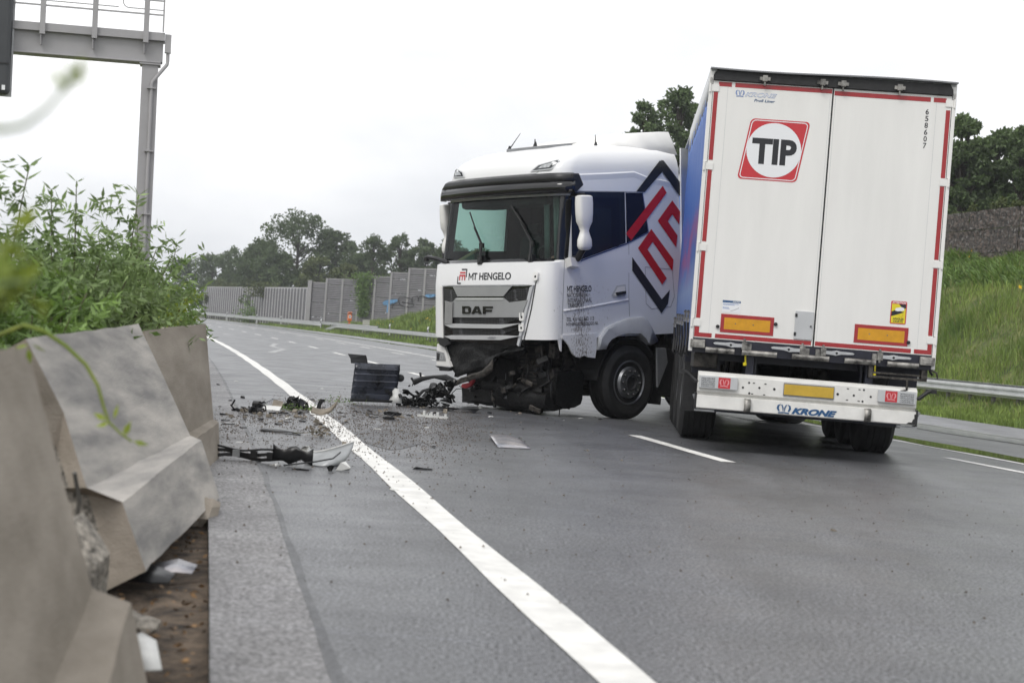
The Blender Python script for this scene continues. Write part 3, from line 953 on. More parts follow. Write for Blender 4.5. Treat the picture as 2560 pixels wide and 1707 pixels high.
def curtain_mat():
    m, n, l, b = nodes('printed curtain tarp')
    tc = n.new('ShaderNodeTexCoord'); sp = n.new('ShaderNodeSeparateXYZ')
    l.new(tc.outputs['Object'], sp.inputs[0])
    rp = n.new('ShaderNodeValToRGB'); e = rp.color_ramp.elements
    e[0].position = 0.0; e[0].color = (0.06, 0.11, 0.28, 1)
    e[1].position = 1.0; e[1].color = (0.055, 0.15, 0.48, 1)
    k = e.new(0.14); k.color = (0.10, 0.16, 0.36, 1)
    k = e.new(0.22); k.color = (0.16, 0.22, 0.40, 1)
    k = e.new(0.36); k.color = (0.045, 0.10, 0.34, 1)
    k = e.new(0.6); k.color = (0.045, 0.125, 0.43, 1)
    mr = n.new('ShaderNodeMapRange'); mr.inputs[1].default_value = 1.1; mr.inputs[2].default_value = 3.8
    l.new(sp.outputs['Z'], mr.inputs[0]); l.new(mr.outputs[0], rp.inputs[0])
    # soft red print between z 1.9 and 2.6
    mp = n.new('ShaderNodeMapping'); mp.inputs['Scale'].default_value = (1, 0.45, 1.6)
    l.new(tc.outputs['Object'], mp.inputs['Vector'])
    nz = n.new('ShaderNodeTexNoise'); nz.inputs['Scale'].default_value = 1.7; nz.inputs['Detail'].default_value = 2
    l.new(mp.outputs[0], nz.inputs['Vector'])
    w = n.new('ShaderNodeMapRange'); w.interpolation_type = 'SMOOTHSTEP'; w.inputs[1].default_value = 0.55; w.inputs[2].default_value = 0.0
    d = n.new('ShaderNodeMath'); d.operation = 'SUBTRACT'; d.inputs[1].default_value = 2.22
    ab = n.new('ShaderNodeMath'); ab.operation = 'ABSOLUTE'
    l.new(sp.outputs['Z'], d.inputs[0]); l.new(d.outputs[0], ab.inputs[0]); l.new(ab.outputs[0], w.inputs[0])
    th = n.new('ShaderNodeMapRange'); th.inputs[1].default_value = 0.42; th.inputs[2].default_value = 0.62
    l.new(nz.outputs[0], th.inputs[0])
    mu = n.new('ShaderNodeMath'); mu.operation = 'MULTIPLY'; l.new(w.outputs[0], mu.inputs[0]); l.new(th.outputs[0], mu.inputs[1])
    m2 = n.new('ShaderNodeMath'); m2.operation = 'MULTIPLY'; m2.inputs[1].default_value = 0.6; l.new(mu.outputs[0], m2.inputs[0])
    mx = n.new('ShaderNodeMix'); mx.data_type = 'RGBA'; mx.inputs[7].default_value = (0.42, 0.05, 0.10, 1)
    l.new(m2.outputs[0], mx.inputs[0]); l.new(rp.outputs[0], mx.inputs[6])
    l.new(mx.outputs[2], b.inputs['Base Color'])
    b.inputs['Roughness'].default_value = 0.5
    b.inputs['Specular IOR Level'].default_value = 0.25
    return m


MAT['curtain'] = curtain_mat()


def dent(s, z):
    k = max(0.0, 1 - abs(s - 7.6) / 3.0)
    return 0.42 * k * k * (3 - 2 * k) * (1 if z > 1.0 else 0.3)


for sgn in (-1, 1):
    rows = []
    for i in range(93):
        s = 0.05 + (LEN - 0.05) * i / 92
        row = []
        for j in range(15):
            z = 1.08 + (3.74 - 1.08) * j / 14
            x = 1.268 - 0.010 * math.cos(s * 2 * math.pi / 0.36) * (0.4 + 0.6 * abs(j - 7) / 7) - 0.006 * math.sin(s * 9.1 + j)
            if j < 4: x -= 0.014 * (4 - j) / 4 * (1 + math.sin(s * 11 + 1.3))
            if sgn < 0: x -= dent(s, z)
            row.append((sgn * x, s, z + (0.02 * math.sin(s * 5) if j == 0 else 0)))
        rows.append(row)
    cu = MB().sheet(rows).build('side_curtain', MAT['curtain'], TR, smooth=50, solid=0.004)
    if sgn < 0: cu['label'] = 'blue printed side curtain dented by the cab'
    mb = MB(); mb.sheet([[(sgn * (1.272 - (dent(s, 3) * 0.8 if sgn < 0 else 0)), s, z) for z in (3.66, 3.97)] for s in [0.02 + (LEN - 0.02) * i / 40 for i in range(41)]])
    mb.build('cant_rail', MAT['lt_grey'], TR, smooth=40, solid=0.012)
# tension straps and buckles
bk = None
for sgn in (-1, 1):
    for k in range(13):
        s = 0.32 + 0.78 * k
        x = sgn * (1.29 - (dent(s, 1.4) if sgn < 0 else 0))
        if bk is None:
            mb = MB(); mb.b2((-0.012, -0.024, 0.0), (0.012, 0.024, 0.13)); mb.b2((-0.02, -0.03, 0.02), (0.016, 0.03, 0.045)); mb.b2((-0.02, -0.03, 0.10), (0.016, 0.03, 0.12))
            bk = mb.build('buckle', MAT['worn_steel'], TR)
            mb = MB(); mb.tube([(0, 0, 0.0), (0.01, 0.01, -0.14), (0, -0.01, -0.32), (0.03, 0, -0.36)], 0.014, 6)
            mb.build('strap', MAT['black_matt'], bk)
            o = bk
        else:
            o = copy_tree(bk, TR)
        o.location = (x, s, 1.33 + 0.02 * math.sin(k * 2.1))

MB().b2((-1.26, -0.02, 3.965), (1.26, LEN, 3.99)).build('roof', MAT['lt_grey'], TR)
MB().b2((-1.25, LEN, 1.1), (1.25, LEN + 0.06, 3.97)).build('front_wall', MAT['white'], TR)
MB().b2((-1.26, 0.06, 1.09), (1.26, LEN, 1.17)).build('floor_frame', MAT['chassis'], TR)
# black weather flap over the doors with rounded ends
hdr = [(-1.235, 3.872), (-1.228, 3.93), (-1.20, 3.985), (1.20, 3.985), (1.232, 3.93), (1.238, 3.872)]
mb = MB(); mb.prism(hdr, SR, -0.06, 0.032); h = mb.build('weather_flap', MAT['black_matt'], TR, bevel=0.004)
mb = MB(); mb.loft([[Vector((x, y, z + 0.012 * math.sin(x * 2.2))) for y, z in ((-0.075, 3.985), (-0.075, 4.0), (0.1, 4.012), (0.1, 3.99))] for x in np.linspace(-1.272, 1.272, 24)])
mb.build('edge_lip', MAT['grey_plastic'], h, smooth=30)
for sgn in (-1, 1):
    mb = MB(); mb.prism([(sgn * 1.272, 3.8), (sgn * 1.272, 3.985), (sgn * 1.205, 3.985), (sgn * 1.236, 3.93), (sgn * 1.242, 3.8)], SR, -0.05, 0.012)
    mb.build('corner_cap', MAT['white'], TR)
for x in (-0.705, -0.11, 0.105, 0.685):
    mb = MB(); mb.b2((x - 0.055, -0.055, 3.895), (x + 0.055, -0.033, 3.93)); mb.b2((x - 0.025, -0.075, 3.885), (x + 0.025, -0.034, 3.945)); mb.tube([(x, -0.045, 3.84), (x, -0.045, 3.90)], 0.011, 8)
    mb.build('lock_keeper', MAT['worn_steel'], TR)
# rear frame posts with hinges
for sgn in (-1, 1):
    pst = MB().b2((sgn * 1.236, -0.012, 1.03), (sgn * 1.275, 0.09, 3.9)).build('corner_post', MAT['white'], TR, bevel=0.004)
    for z in (3.79, 2.97, 2.12, 1.33):
        mb = MB(); mb.b2((sgn * 1.17, -0.014, z - 0.035), (sgn * 1.276, -0.006, z + 0.035)); mb.tube([(sgn * 1.262, -0.018, z - 0.045), (sgn * 1.262, -0.018, z + 0.045)], 0.012, 8)
        mb.build('hinge', MAT['white'], pst)
        MB().b2((sgn * 1.242, -0.0138, z + 0.0375), (sgn * 1.276, -0.0125, z + 0.043)).build('hinge_gap', MAT['black'], pst)
    MB().b2((sgn * 1.2345, -0.0095, 1.18), (sgn * 1.2375, -0.004, 3.87)).build('seal', MAT['black'], pst)
# doors
doors = []
for x0, x1 in ((-1.233, 0.004), (0.020, 1.233)):
    d = MB().b2((x0, -0.004, 1.172), (x1, 0.035, 3.868)).build('rear_door', MAT['white'], TR, bevel=0.003)
    doors.append(d)
    for x in ((x0 + 0.155, x1 - 0.02) if x0 < -1 else (x0 + 0.02, x1 - 0.155)):
        MB().b2((x - 0.0012, -0.0052, 1.18), (x + 0.0012, -0.0035, 3.86)).build('panel_seam', MAT['lt_grey'], d)
MB().b2((0.004, -0.002, 1.172), (0.020, 0.03, 3.868)).build('centre_seal', MAT['black'], TR)
DL, DR = doors


def tape(x0, z0, x1, z1):
    d = DL if (x0 + x1) < 0 else DR
    poly('reflective_strip', [(x0, z0), (x1, z0), (x1, z1), (x0, z1)], SR, MAT['red'], d, 0.0065)


for a, b in ((-1.176, -1.04), (-1.005, 0.0)):
    tape(a, 3.812, b, 3.858)
for a, b in ((0.026, 1.015), (1.046, 1.176)):
    tape(a, 3.795, b, 3.842)
for a, b in ((3.037, 3.75), (2.182, 2.95), (1.38, 2.085)):
    tape(-1.222, a, -1.178, b)
for a, b in ((3.015, 3.72), (2.168, 2.93), (1.377, 2.078)):
    tape(1.179, a, 1.223, b)
for x0, x1 in ((-1.01, -0.012), (0.028, 1.016)):
    tape(x0, 1.184, x1, 1.228)
poly('reflective_strip', [(-1.228, 1.184), (-1.045, 1.184), (-1.045, 1.228), (-1.180, 1.228), (-1.180, 1.29), (-1.228, 1.29)], SR, MAT['red'], DL, 0.0065)
poly('reflective_strip', [(1.048, 1.184), (1.228, 1.184), (1.228, 1.29), (1.182, 1.29), (1.182, 1.228), (1.048, 1.228)], SR, MAT['red'], DR, 0.0065)
# rental sign: slanted red square, white disc, black letters
x0, x1, z0, z1, sh = -0.912, -0.296, 2.862, 3.50, 0.155
s_ = poly('rental_sign', rounded(x0, z0, x1, z1, 0.045, sh), SR, MAT['sign_red'], DL, 0.0060)
s_['label'] = 'slanted red square sign with white disc and bold black letters'
stroke('sign_border', rounded(x0 + 0.022, z0 + 0.016, x1 - 0.018, z1 - 0.016, 0.04, sh), 0.009, SR, MAT['vinyl_white'], s_, 0.0068, closed=True)
cx_, cz_ = (x0 + x1) / 2 + sh * 0.32, (z0 + z1) / 2
poly('disc', [(cx_ + 0.283 * math.cos(a), cz_ + 0.284 * math.sin(a)) for a in np.linspace(0, 2 * math.pi, 48, endpoint=False)], SR, MAT['vinyl_white'], s_, 0.0076)
lettering('lettering', 'TIP', (-0.783, 3.03, -0.318, 3.30), SR, MAT['vinyl_black'], s_, 0.0086, offset=0.042)
# maker's name
lettering('lettering', 'KRONE', (-0.895, 3.722, -0.565, 3.768), SR, MAT['pale_blue'], DL, 0.0062, offset=0.03, shear=0.35)
lettering('lettering', 'KRONE', (-0.889, 3.727, -0.571, 3.763), SR, MAT['vinyl_white'], DL, 0.0070, offset=0.005, shear=0.35)
crown(DL, SR, -0.949, 3.752, 0.092, 0.078, MAT['pale_blue'], 0.0062)
lettering('lettering', 'Profi Liner', (-0.798, 3.674, -0.581, 3.703), SR, MAT['krone_blue'], DL, 0.0062, offset=0.02, shear=0.25)
for k, ch in enumerate('658607'):
    zc = 3.69 - 0.0702 * k
    lettering('digit', ch, (0.972, zc - 0.028, 1.006, zc + 0.028), SR, MAT['vinyl_black'], DR, 0.0062, offset=0.012)
# instruction sticker
st = poly('instruction_sticker', [(-0.958, 1.457), (-0.77, 1.457), (-0.77, 1.585), (-0.958, 1.585)], SR, MAT['vinyl_white'], DL, 0.0062)
poly('sticker_band', [(-0.958, 1.562), (-0.77, 1.562), (-0.77, 1.585), (-0.958, 1.585)], SR, MAT['krone_blue'], st, 0.0068)
lettering('lettering', 'KRONE', (-0.85, 1.567, -0.778, 1.580), SR, MAT['vinyl_white'], st, 0.0074, offset=0.02, shear=0.3)
for z, xa, xb in ((1.548, -0.952, -0.79), (1.536, -0.952, -0.83), (1.508, -0.952, -0.89), (1.497, -0.952, -0.88)):
    poly('text_line', [(xa, z), (xb, z), (xb, z + 0.005), (xa, z + 0.005)], SR, MAT['pale_blue'], st, 0.0068)
stroke('small_drawing', [(-0.87, 1.475), (-0.83, 1.49), (-0.80, 1.505), (-0.785, 1.515)], 0.008, SR, MAT['lt_grey'], st, 0.0068)
# rear marking plates
for d, xa in ((DL, -0.963), (DR, 0.423)):
    mp = MB(); mp.prism([(xa, 1.25), (xa + 0.552, 1.25), (xa + 0.552, 1.442), (xa, 1.442)], SR, 0.004, 0.0095)
    p_ = mp.build('marking_plate', MAT['red'], d)
    poly('amber_field', [(xa + 0.037, 1.283), (xa + 0.515, 1.283), (xa + 0.515, 1.405), (xa + 0.037, 1.405)], SR, MAT['amber'], p_, 0.0105)
    for bx in (xa + 0.155, xa + 0.34):
        MB().lathe([(0.007, -0.0125), (0.007, -0.009)], 10, T=Matrix.Translation((bx, 0, 1.348))).build('rivet', MAT['worn_steel'], p_)
for d, x, z in ((DL, -0.99, 1.305), (DR, 0.983, 1.292), (DL, -0.392, 1.375)):
    mb = MB(); mb.lathe([(0.019, -0.024), (0.019, -0.003)], 14, T=Matrix.Translation((x, 0, z))); mb.lathe([(0.008, -0.03), (0.008, -0.02)], 10, T=Matrix.Translation((x, 0, z)))
    mb.build('buffer_stud', MAT['black'], d)
# document box cover
mb = MB(); mb.prism(rounded(-0.197, 1.237, -0.006, 1.532, 0.008), SR, 0.004, 0.018)
bx = mb.build('document_cover', MAT['lt_grey'], DL, bevel=0.003)
for z in (1.29, 1.485):
    MB().b2((-0.2, -0.024, z - 0.018), (-0.176, -0.0185, z + 0.018)).build('hinge', MAT['black'], bx)
MB().lathe([(0.009, -0.032), (0.009, -0.018)], 12, T=Matrix.Translation((-0.03, 0, 1.38))).build('knob', MAT['hub'], bx)
# blind-spot sticker
bs = poly('blind_spot_sticker', rounded(0.777, 1.474, 0.941, 1.712, 0.014), SR, MAT['sign_red'], DR, 0.0062)
poly('yellow_field', [(0.787, 1.484), (0.931, 1.484), (0.931, 1.682), (0.787, 1.682)], SR, MAT['yellow'], bs, 0.0068)
poly('black_wedge', [(0.858, 1.682), (0.931, 1.682), (0.931, 1.64), (0.9, 1.637)], SR, MAT['vinyl_black'], bs, 0.0074)
poly('black_wedge', [(0.787, 1.60), (0.83, 1.622), (0.92, 1.60), (0.787, 1.552)], SR, MAT['vinyl_black'], bs, 0.0074)
poly('lorry_picture', [(0.822, 1.612), (0.828, 1.638), (0.885, 1.652), (0.913, 1.645), (0.916, 1.62), (0.892, 1.612), (0.85, 1.606)], SR, MAT['vinyl_white'], bs, 0.0082)
stroke('figure_outline', [(0.866, 1.578), (0.868, 1.555), (0.893, 1.552), (0.905, 1.567), (0.905, 1.58)], 0.004, SR, MAT['amber'], bs, 0.0074)
lettering('lettering', 'ATTENTION', (0.789, 1.687, 0.929, 1.706), SR, MAT['vinyl_white'], bs, 0.0074, offset=0.03)
lettering('lettering', 'ANGLES', (0.806, 1.516, 0.915, 1.540), SR, MAT['vinyl_black'], bs, 0.0074, offset=0.03)
lettering('lettering', 'MORTS', (0.812, 1.490, 0.909, 1.511), SR, MAT['vinyl_black'], bs, 0.0074, offset=0.03)
# rear sill beam, rods and latches
sb = MB().b2((-1.262, 0.0, 1.02), (1.262, 0.12, 1.168)).build('rear_sill', MAT['chassis'], TR, bevel=0.004)
for a, b in ((-1.10, -0.80), (-0.72, -0.36), (-0.20, 0.18), (0.34, 0.66), (0.78, 1.10)):
    MB().tube([(a, -0.045, 1.055), (b, -0.045, 1.055)], 0.028, 12).build('buffer_tube', MAT['worn_steel'], TR, smooth=40)
for x in (-1.185, 1.185):
    mb = MB(); mb.b2((x - 0.075, -0.06, 1.07), (x + 0.075, 0.0, 1.155)); mb.b2((x - 0.05, -0.066, 1.085), (x + 0.05, -0.055, 1.14))
    mb.build('corner_bracket', MAT['worn_steel'], TR, bevel=0.006)
for x, dr in ((-0.70, -1), (-0.10, -1), (0.115, 1), (0.70, 1)):
    lt = MB(); pts = [(0, 1.105), (dr * 0.10, 1.10), (dr * 0.13, 1.095), (dr * 0.19, 1.11), (dr * 0.31, 1.115), (dr * 0.325, 1.13), (dr * 0.30, 1.14), (dr * 0.19, 1.142), (dr * 0.14, 1.15), (dr * 0.09, 1.14), (0, 1.14)]
    lt.prism([(x + a, b) for a, b in pts], SR, 0.03, 0.045)
    lo_ = lt.build('door_latch', MAT['steel'], TR, bevel=0.003)
    mb = MB(); mb.b2((x - 0.025, -0.05, 1.085), (x + 0.03, -0.0, 1.165)); mb.tube([(x, -0.03, 1.06), (x, -0.03, 1.2)], 0.012, 8); mb.b2((x - dr * 0.075, -0.03, 1.08), (x - dr * 0.03, 0.0, 1.15))
    mb.build('latch_bracket', MAT['worn_steel'], lo_)
    MB().lathe([(0.013, -0.047), (0.013, -0.04)], 10, T=Matrix.Translation((x + dr * 0.14, 0, 1.122))).build('latch_hole', MAT['black'], lo_)
mb = MB(); mb.b2((0.62, -0.02, 0.90), (1.2, 0.1, 0.925)); mb.b2((0.62, -0.02, 0.945), (1.13, 0.0, 0.965)); mb.b2((0.60, -0.03, 0.90), (0.64, 0.05, 1.02)); mb.b2((1.14, -0.03, 0.92), (1.2, 0.1, 1.02)); mb.tube([(1.0, -0.02, 0.9), (1.0, -0.03, 0.80), (0.94, -0.03, 0.78)], 0.012, 6)
mb.tube([(1.24, -0.02, 1.02), (1.29, -0.04, 1.0), (1.305, -0.04, 0.94)], 0.01, 6)
mb.build('pallet_box_rails', MAT['dark_metal'], TR)
for x in (-0.677, 0.663):
    mb = MB(); mb.tube([(x, 0.0, 1.03), (x, -0.005, 0.99), (x + 0.005, 0.0, 0.955)], 0.009, 6); mb.lathe([(0.0, -0.02), (0.018, -0.015), (0.02, 0.01), (0.0, 0.025)], 10, T=Matrix.Translation((x, 0.0, 0.935)) @ Matrix.Rotation(R(90), 4, 'X'))
    mb.build('yellow_stop', MAT['yellow'], TR)
# chassis rails, cross members, axles, mud flaps
for x in (-0.55, 0.55):
    mb = MB(); mb.b2((x - 0.06, 0.15, 0.62), (x + 0.06, LEN - 1.0, 0.66)); mb.b2((x - 0.01, 0.15, 0.66), (x + 0.01, LEN - 1.0, 1.05)); mb.b2((x - 0.06, 0.15, 1.05), (x + 0.06, LEN - 1.0, 1.09))
    mb.build('chassis_rail', MAT['chassis'], TR)
for y in (0.35, 1.4, 2.9, 4.1, 6.0, 8.0):
    MB().b2((-1.2, y, 0.95), (1.2, y + 0.1, 1.088)).build('cross_member', MAT['chassis'], TR)
AX = (2.2, 3.5, 4.8)
for y in AX:
    mb = MB(); mb.tube([(-1.0, y, 0.53), (1.0, y, 0.53)], 0.075, 12)
    for x in (-0.5, 0.5): mb.box((x, y + 0.2, 0.62), (0.12, 0.7, 0.1)); mb.tube([(x, y + 0.45, 0.66), (x, y + 0.45, 0.98)], 0.14, 14)
    mb.build('axle', MAT['dark_metal'], TR, smooth=40)
    for sgn in (-1, 1):
        wheel(TR, (sgn * 1.215, y, 0.527), R(90) * -sgn, MAT, Rr=0.527, W=0.375, outboard=1, driven=True)
for sgn in (-1, 1):
    mb = MB(); g = []
    for k in range(9):
        a = R(20 + 140 * k / 8)
        g.append([(sgn * 0.83, AX[0] + 0.62 * -math.cos(a) * -1, 0.53 + 0.58 * math.sin(a)), (sgn * 1.235, AX[0] + 0.62 * -math.cos(a) * -1, 0.53 + 0.58 * math.sin(a))])
    mb.sheet(g).build('mudguard', MAT['black'], TR, solid=0.012)
    mb = MB(); mb.b2((sgn * 0.84, AX[0] - 0.72, 0.34), (sgn * 1.235, AX[0] - 0.71, 0.95)); mb.build('mud_flap', MAT['black_matt'], TR)
    MB().b2((sgn * 0.80, 1.2, 0.9), (sgn * 1.25, 1.25, 1.06)).build('mudguard_bracket', MAT['chassis'], TR); MB().b2((sgn * 0.9, 0.5, 0.80), (sgn * 1.2, 0.56, 1.04)).build('lamp_bracket', MAT['chassis'], TR)
mb = MB(); mb.b2((-1.2, 0.25, 0.86), (-0.95, 0.9, 1.02)); mb.build('battery_box', MAT['dark_metal'], TR, bevel=0.01)
mb = MB(); mb.tube([(-0.3, 5.6, 0.62), (-0.3, 7.2, 0.62)], 0.2, 20); mb.build('air_tank', MAT['dark_metal'], TR, smooth=40)
mb = MB(); mb.tube([(0.35, 5.6, 0.7), (0.35, 5.9, 0.7)], 0.48, 28); mb.build('spare_wheel', MAT['tyre'], TR, smooth=40)
for sgn in (-1, 1):
    MB().b2((sgn * 0.62 - 0.04, 0.05, 0.55), (sgn * 0.62 + 0.04, 0.17, 1.02)).build('bumper_hanger', MAT['chassis'], TR)
# under-run bumper
BY = -0.02
prof = [(0.10, 0.825), (0.055, 0.828), (0.0, 0.80), (-0.012, 0.79), (-0.012, 0.62), (0.03, 0.605), (0.03, 0.588), (-0.028, 0.578), (-0.032, 0.45), (-0.02, 0.44), (0.10, 0.438)]
mb = MB(); mb.loft([[Vector((x, y + BY, z)) for y, z in prof] for x in (-1.15, -0.4, 0.4, 1.112)])
bp_ = mb.build('rear_bumper', MAT['bumper_white'], TR, smooth=20)
MB().b2((1.112, BY - 0.034, 0.43), (1.132, BY + 0.11, 0.60)).build('end_cap', MAT['black'], bp_)
MB().b2((-1.17, BY - 0.03, 0.43), (-1.15, BY + 0.11, 0.60)).build('end_cap', MAT['black'], bp_)
mb = MB(); mb.prism([(1.112, 0.445), (1.02, 0.452), (1.04, 0.468), (1.075, 0.47), (1.085, 0.50), (1.10, 0.51), (1.095, 0.55), (1.112, 0.56)], SR, -BY + 0.0325, -BY + 0.0345)
mb.build('scuff', MAT['black_matt'], bp_)
SBm = lambda a, b, d: Vector((a, BY - 0.012 - d, b))
for x, z, r in [(-0.62, .745, .011), (-0.68, .69, .012), (-0.51, .70, .012), (-0.61, .635, .012), (-0.355, .698, .014), (0.30, .70, .014), (0.466, .70, .012), (0.64, .70, .012), (0.565, .765, .011), (0.56, .645, .011)]:
    poly('bolt_hole', [(x + r * math.cos(a), z + r * math.sin(a)) for a in np.linspace(0, 6.283, 10, endpoint=False)], SBm, MAT['black'], bp_, 0.002)
for x, z in [(-0.57, .745), (-0.45, .745), (-0.58, .632), (-0.455, .632), (0.40, .765), (0.52, .765), (0.40, .648), (0.52, .645)]:
    poly('slot', [(x - .011, z - .005), (x + .011, z - .005), (x + .011, z + .005), (x - .011, z + .005)], SBm, MAT['black'], bp_, 0.002)
for x in (-0.625, 0.615):
    g = []
    for k in range(9):
        a = R(-90 + 180 * k / 8)
        g.append([Vector((x - 0.034, BY - 0.035 - 0.045 * math.cos(a), 0.506 + 0.068 * math.sin(a))), Vector((x + 0.034, BY - 0.035 - 0.045 * math.cos(a), 0.506 + 0.068 * math.sin(a)))])
    MB().sheet(g).build('rubber_buffer', MAT['worn_steel'], bp_, smooth=50, solid=0.008)
SBl = lambda a, b, d: Vector((a, BY - 0.032 - d, b))
lettering('lettering', 'KRONE', (-0.163, 0.457, 0.305, 0.525), SBl, MAT['krone_blue'], bp_, 0.003, offset=0.055, shear=0.35)
crown(bp_, SBl, -0.243, 0.505, 0.145, 0.105, MAT['krone_blue'], 0.003)
# number plate, left blank
MB().b2((-0.262, BY - 0.026, 0.64), (0.262, BY - 0.013, 0.775)).build('plate_holder', MAT['grey_plastic'], bp_, bevel=0.004)
MB().b2((-0.255, BY - 0.030, 0.652), (0.255, BY - 0.0265, 0.762)).build('number_plate', MAT['plate'], bp_)
# lamp clusters
for sgn, x0, x1 in ((-1, -1.14, -0.74), (1, 0.708, 1.097)):
    mb = MB(); mb.prism(rounded(x0, 0.655, x1, 0.785, 0.012), SBm, 0.0, 0.04)
    lc = mb.build('rear_lamp', MAT['lt_grey'], bp_, bevel=0.004)
    mid = x0 + 0.262 if sgn < 0 else x0 + 0.134
    poly('red_reflector', rounded(mid - 0.062, 0.664, mid + 0.062, 0.776, 0.004), SBm, MAT['sign_red'], lc, 0.042)
    crown(lc, SBm, mid, 0.722, 0.10, 0.085, M_('crown print', (0.72, 0.3, 0.32), 0.5) if sgn < 0 else bpy.data.materials['crown print'], 0.0428)
    a, b = (x0 + 0.02, x0 + 0.165) if sgn < 0 else (x1 - 0.165, x1 - 0.02)
    for iz in range(5):
        for ix in range(8):
            xx = a + (b - a) * (ix + 0.5) / 8; zz = 0.668 + 0.104 * (iz + 0.5) / 5
            mb = MB(); mb.add([SBm(xx - .008, zz - .009, .041), SBm(xx + .008, zz - .009, .041), SBm(xx + .008, zz + .009, .041), SBm(xx - .008, zz + .009, .041), SBm(xx, zz, .048)], [(0, 1, 4), (1, 2, 4), (2, 3, 4), (3, 0, 4)])
            if iz == 0 and ix == 0: acc = MB()
            acc.add(mb.v, mb.f)
    acc.build('clear_lens', MAT['lens'], lc)
    # outline marker lamps on rubber arms
    xo = x1 if sgn > 0 else x0
    pts = [(xo, 0.72), (xo + sgn * 0.04, 0.72), (xo + sgn * 0.13, 0.80), (xo + sgn * 0.17, 0.81)]
    mb = MB(); mb.tube([SBm(x, z, -0.02) for x, z in pts], 0.021, 8); mb.box(SBm(xo + sgn * 0.185, 0.805, -0.02), (0.05, 0.05, 0.045))
    mb.build('marker_arm', MAT['black_matt'], bp_, smooth=40)
for sgn in (-1, 1):
    mb = MB(); mb.tube([(sgn * 1.13, 0.1, 0.42), (sgn * 1.14, 0.12, 0.50), (sgn * 1.17, 0.12, 0.58)], 0.02, 6); mb.b2((sgn * 0.95, 0.1, 0.405), (sgn * 1.16, 0.14, 0.425))
    mb.build('flap_hanger', MAT['steel'], TR)
mb = MB(); mb.b2((-1.0, 0.35, 0.4), (1.0, 0.45, 0.48)); mb.build('bumper_beam', MAT['chassis'], TR)
# landing legs
for x in (-0.75, 0.75):
    MB().b2((x - 0.07, LEN - 4.0, 0.25), (x + 0.07, LEN - 3.86, 1.05)).build('landing_leg', MAT['dark_metal'], TR)


MAT['wreck_black'] = M_('oily black wreck', (0.006, 0.006, 0.006), 0.45, var=0.5, vscale=12, bump=0.5, bscale=22, rvar=0.15, spec=0.35)
# ------------------------------------------------------------------ tractor unit
TRM = Matrix.Translation((0.9104, 22.676, 0)) @ Matrix.Rotation(3.87712, 4, 'Z')
TK = empty('tractor_unit', None, 'wrecked white lorry tractor with red and black side emblem and torn-off front bumper', 'lorry', M=TRM)
CABM = Matrix.Translation((0, 0, -0.005)) @ Matrix.Rotation(0.0924, 4, 'Y') @ Matrix.Rotation(0.03065, 4, 'X')
LV = [1.14, 1.40, 1.64, 1.88, 2.06, 2.17, 2.20, 2.36, 2.62, 2.86, 3.06, 3.14, 3.24, 3.34, 3.42, 3.50, 3.57, 3.63, 3.69, 3.74, 3.78, 3.805]
f_uf = lambda w: np.interp(w, [1.0, 1.88, 2.17, 2.20, 3.06, 3.14, 3.34, 3.42, 3.50, 3.57, 3.63, 3.69, 3.74, 3.78, 3.805], [1.66, 1.655, 1.62, 1.56, 1.43, 1.42, 1.41, 1.40, 1.375, 1.32, 1.235, 1.11, 0.92, 0.62, 0.2])
f_hw = lambda w: np.interp(w, [1.0, 2.2, 3.40, 3.50, 3.57, 3.63, 3.69, 3.74, 3.78, 3.805], [1.25, 1.25, 1.21, 1.205, 1.185, 1.15, 1.09, 1.0, 0.85, 0.64])
f_bow = lambda w: np.interp(w, [1.0, 2.17, 2.2, 3.34, 3.8], [0.13, 0.15, 0.21, 0.22, 0.3])
f_rc = lambda w: np.interp(w, [1.0, 2.17, 2.2, 3.4, 3.8], [0.19, 0.20, 0.22, 0.24, 0.34])
UR = -1.06
FR = [0, 0.2, 0.4, 0.53, 0.69, 0.85, 1.0]
NC, NF = 6, 18


def outline(w, off=0.0):
    """plan ring of the cab at height w: rear left -> front -> rear right"""
    uf, hw, bow, rc = float(f_uf(w)) + off, float(f_hw(w)) + off, float(f_bow(w)), float(f_rc(w))
    vc = hw - rc
    ufc = uf - bow * (vc / 1.25) ** 2
    ur = UR - off * 0.3
    left = [(ur + f * (ufc - rc - ur), hw) for f in FR]
    for k in range(1, NC):
        a = R(90 * k / NC)
        left.append((ufc - rc + rc * math.sin(a), vc + rc * math.cos(a)))
    front = [(uf - bow * (v / 1.25) ** 2, v) for v in np.linspace(vc, -vc, NF + 1)]
    rightp = [(u, -v) for u, v in reversed(left)]
    return left + front + rightp


def Ufront(v, w):
    uf, hw, bow, rc = float(f_uf(w)), float(f_hw(w)), float(f_bow(w)), float(f_rc(w))
    vc = hw - rc; a = min(abs(v), hw)
    u = uf - bow * (min(a, vc) / 1.25) ** 2
    if a > vc: u -= rc - math.sqrt(max(0, rc * rc - (a - vc) ** 2))
    return u


def roofz(w, u):
    return w + (0.035 * (0.9 - u) * min(1, max(0, (w - 3.5) / 0.2)) if w > 3.5 else 0)


SF = lambda v, w, d: Vector((Ufront(v, w) + d, v, w))
SS = lambda u, w, d: Vector((u - (1.25 - float(f_hw(w))), float(f_hw(w)) + d, w))
ST = lambda a, w, d: SS(-a, w, d)


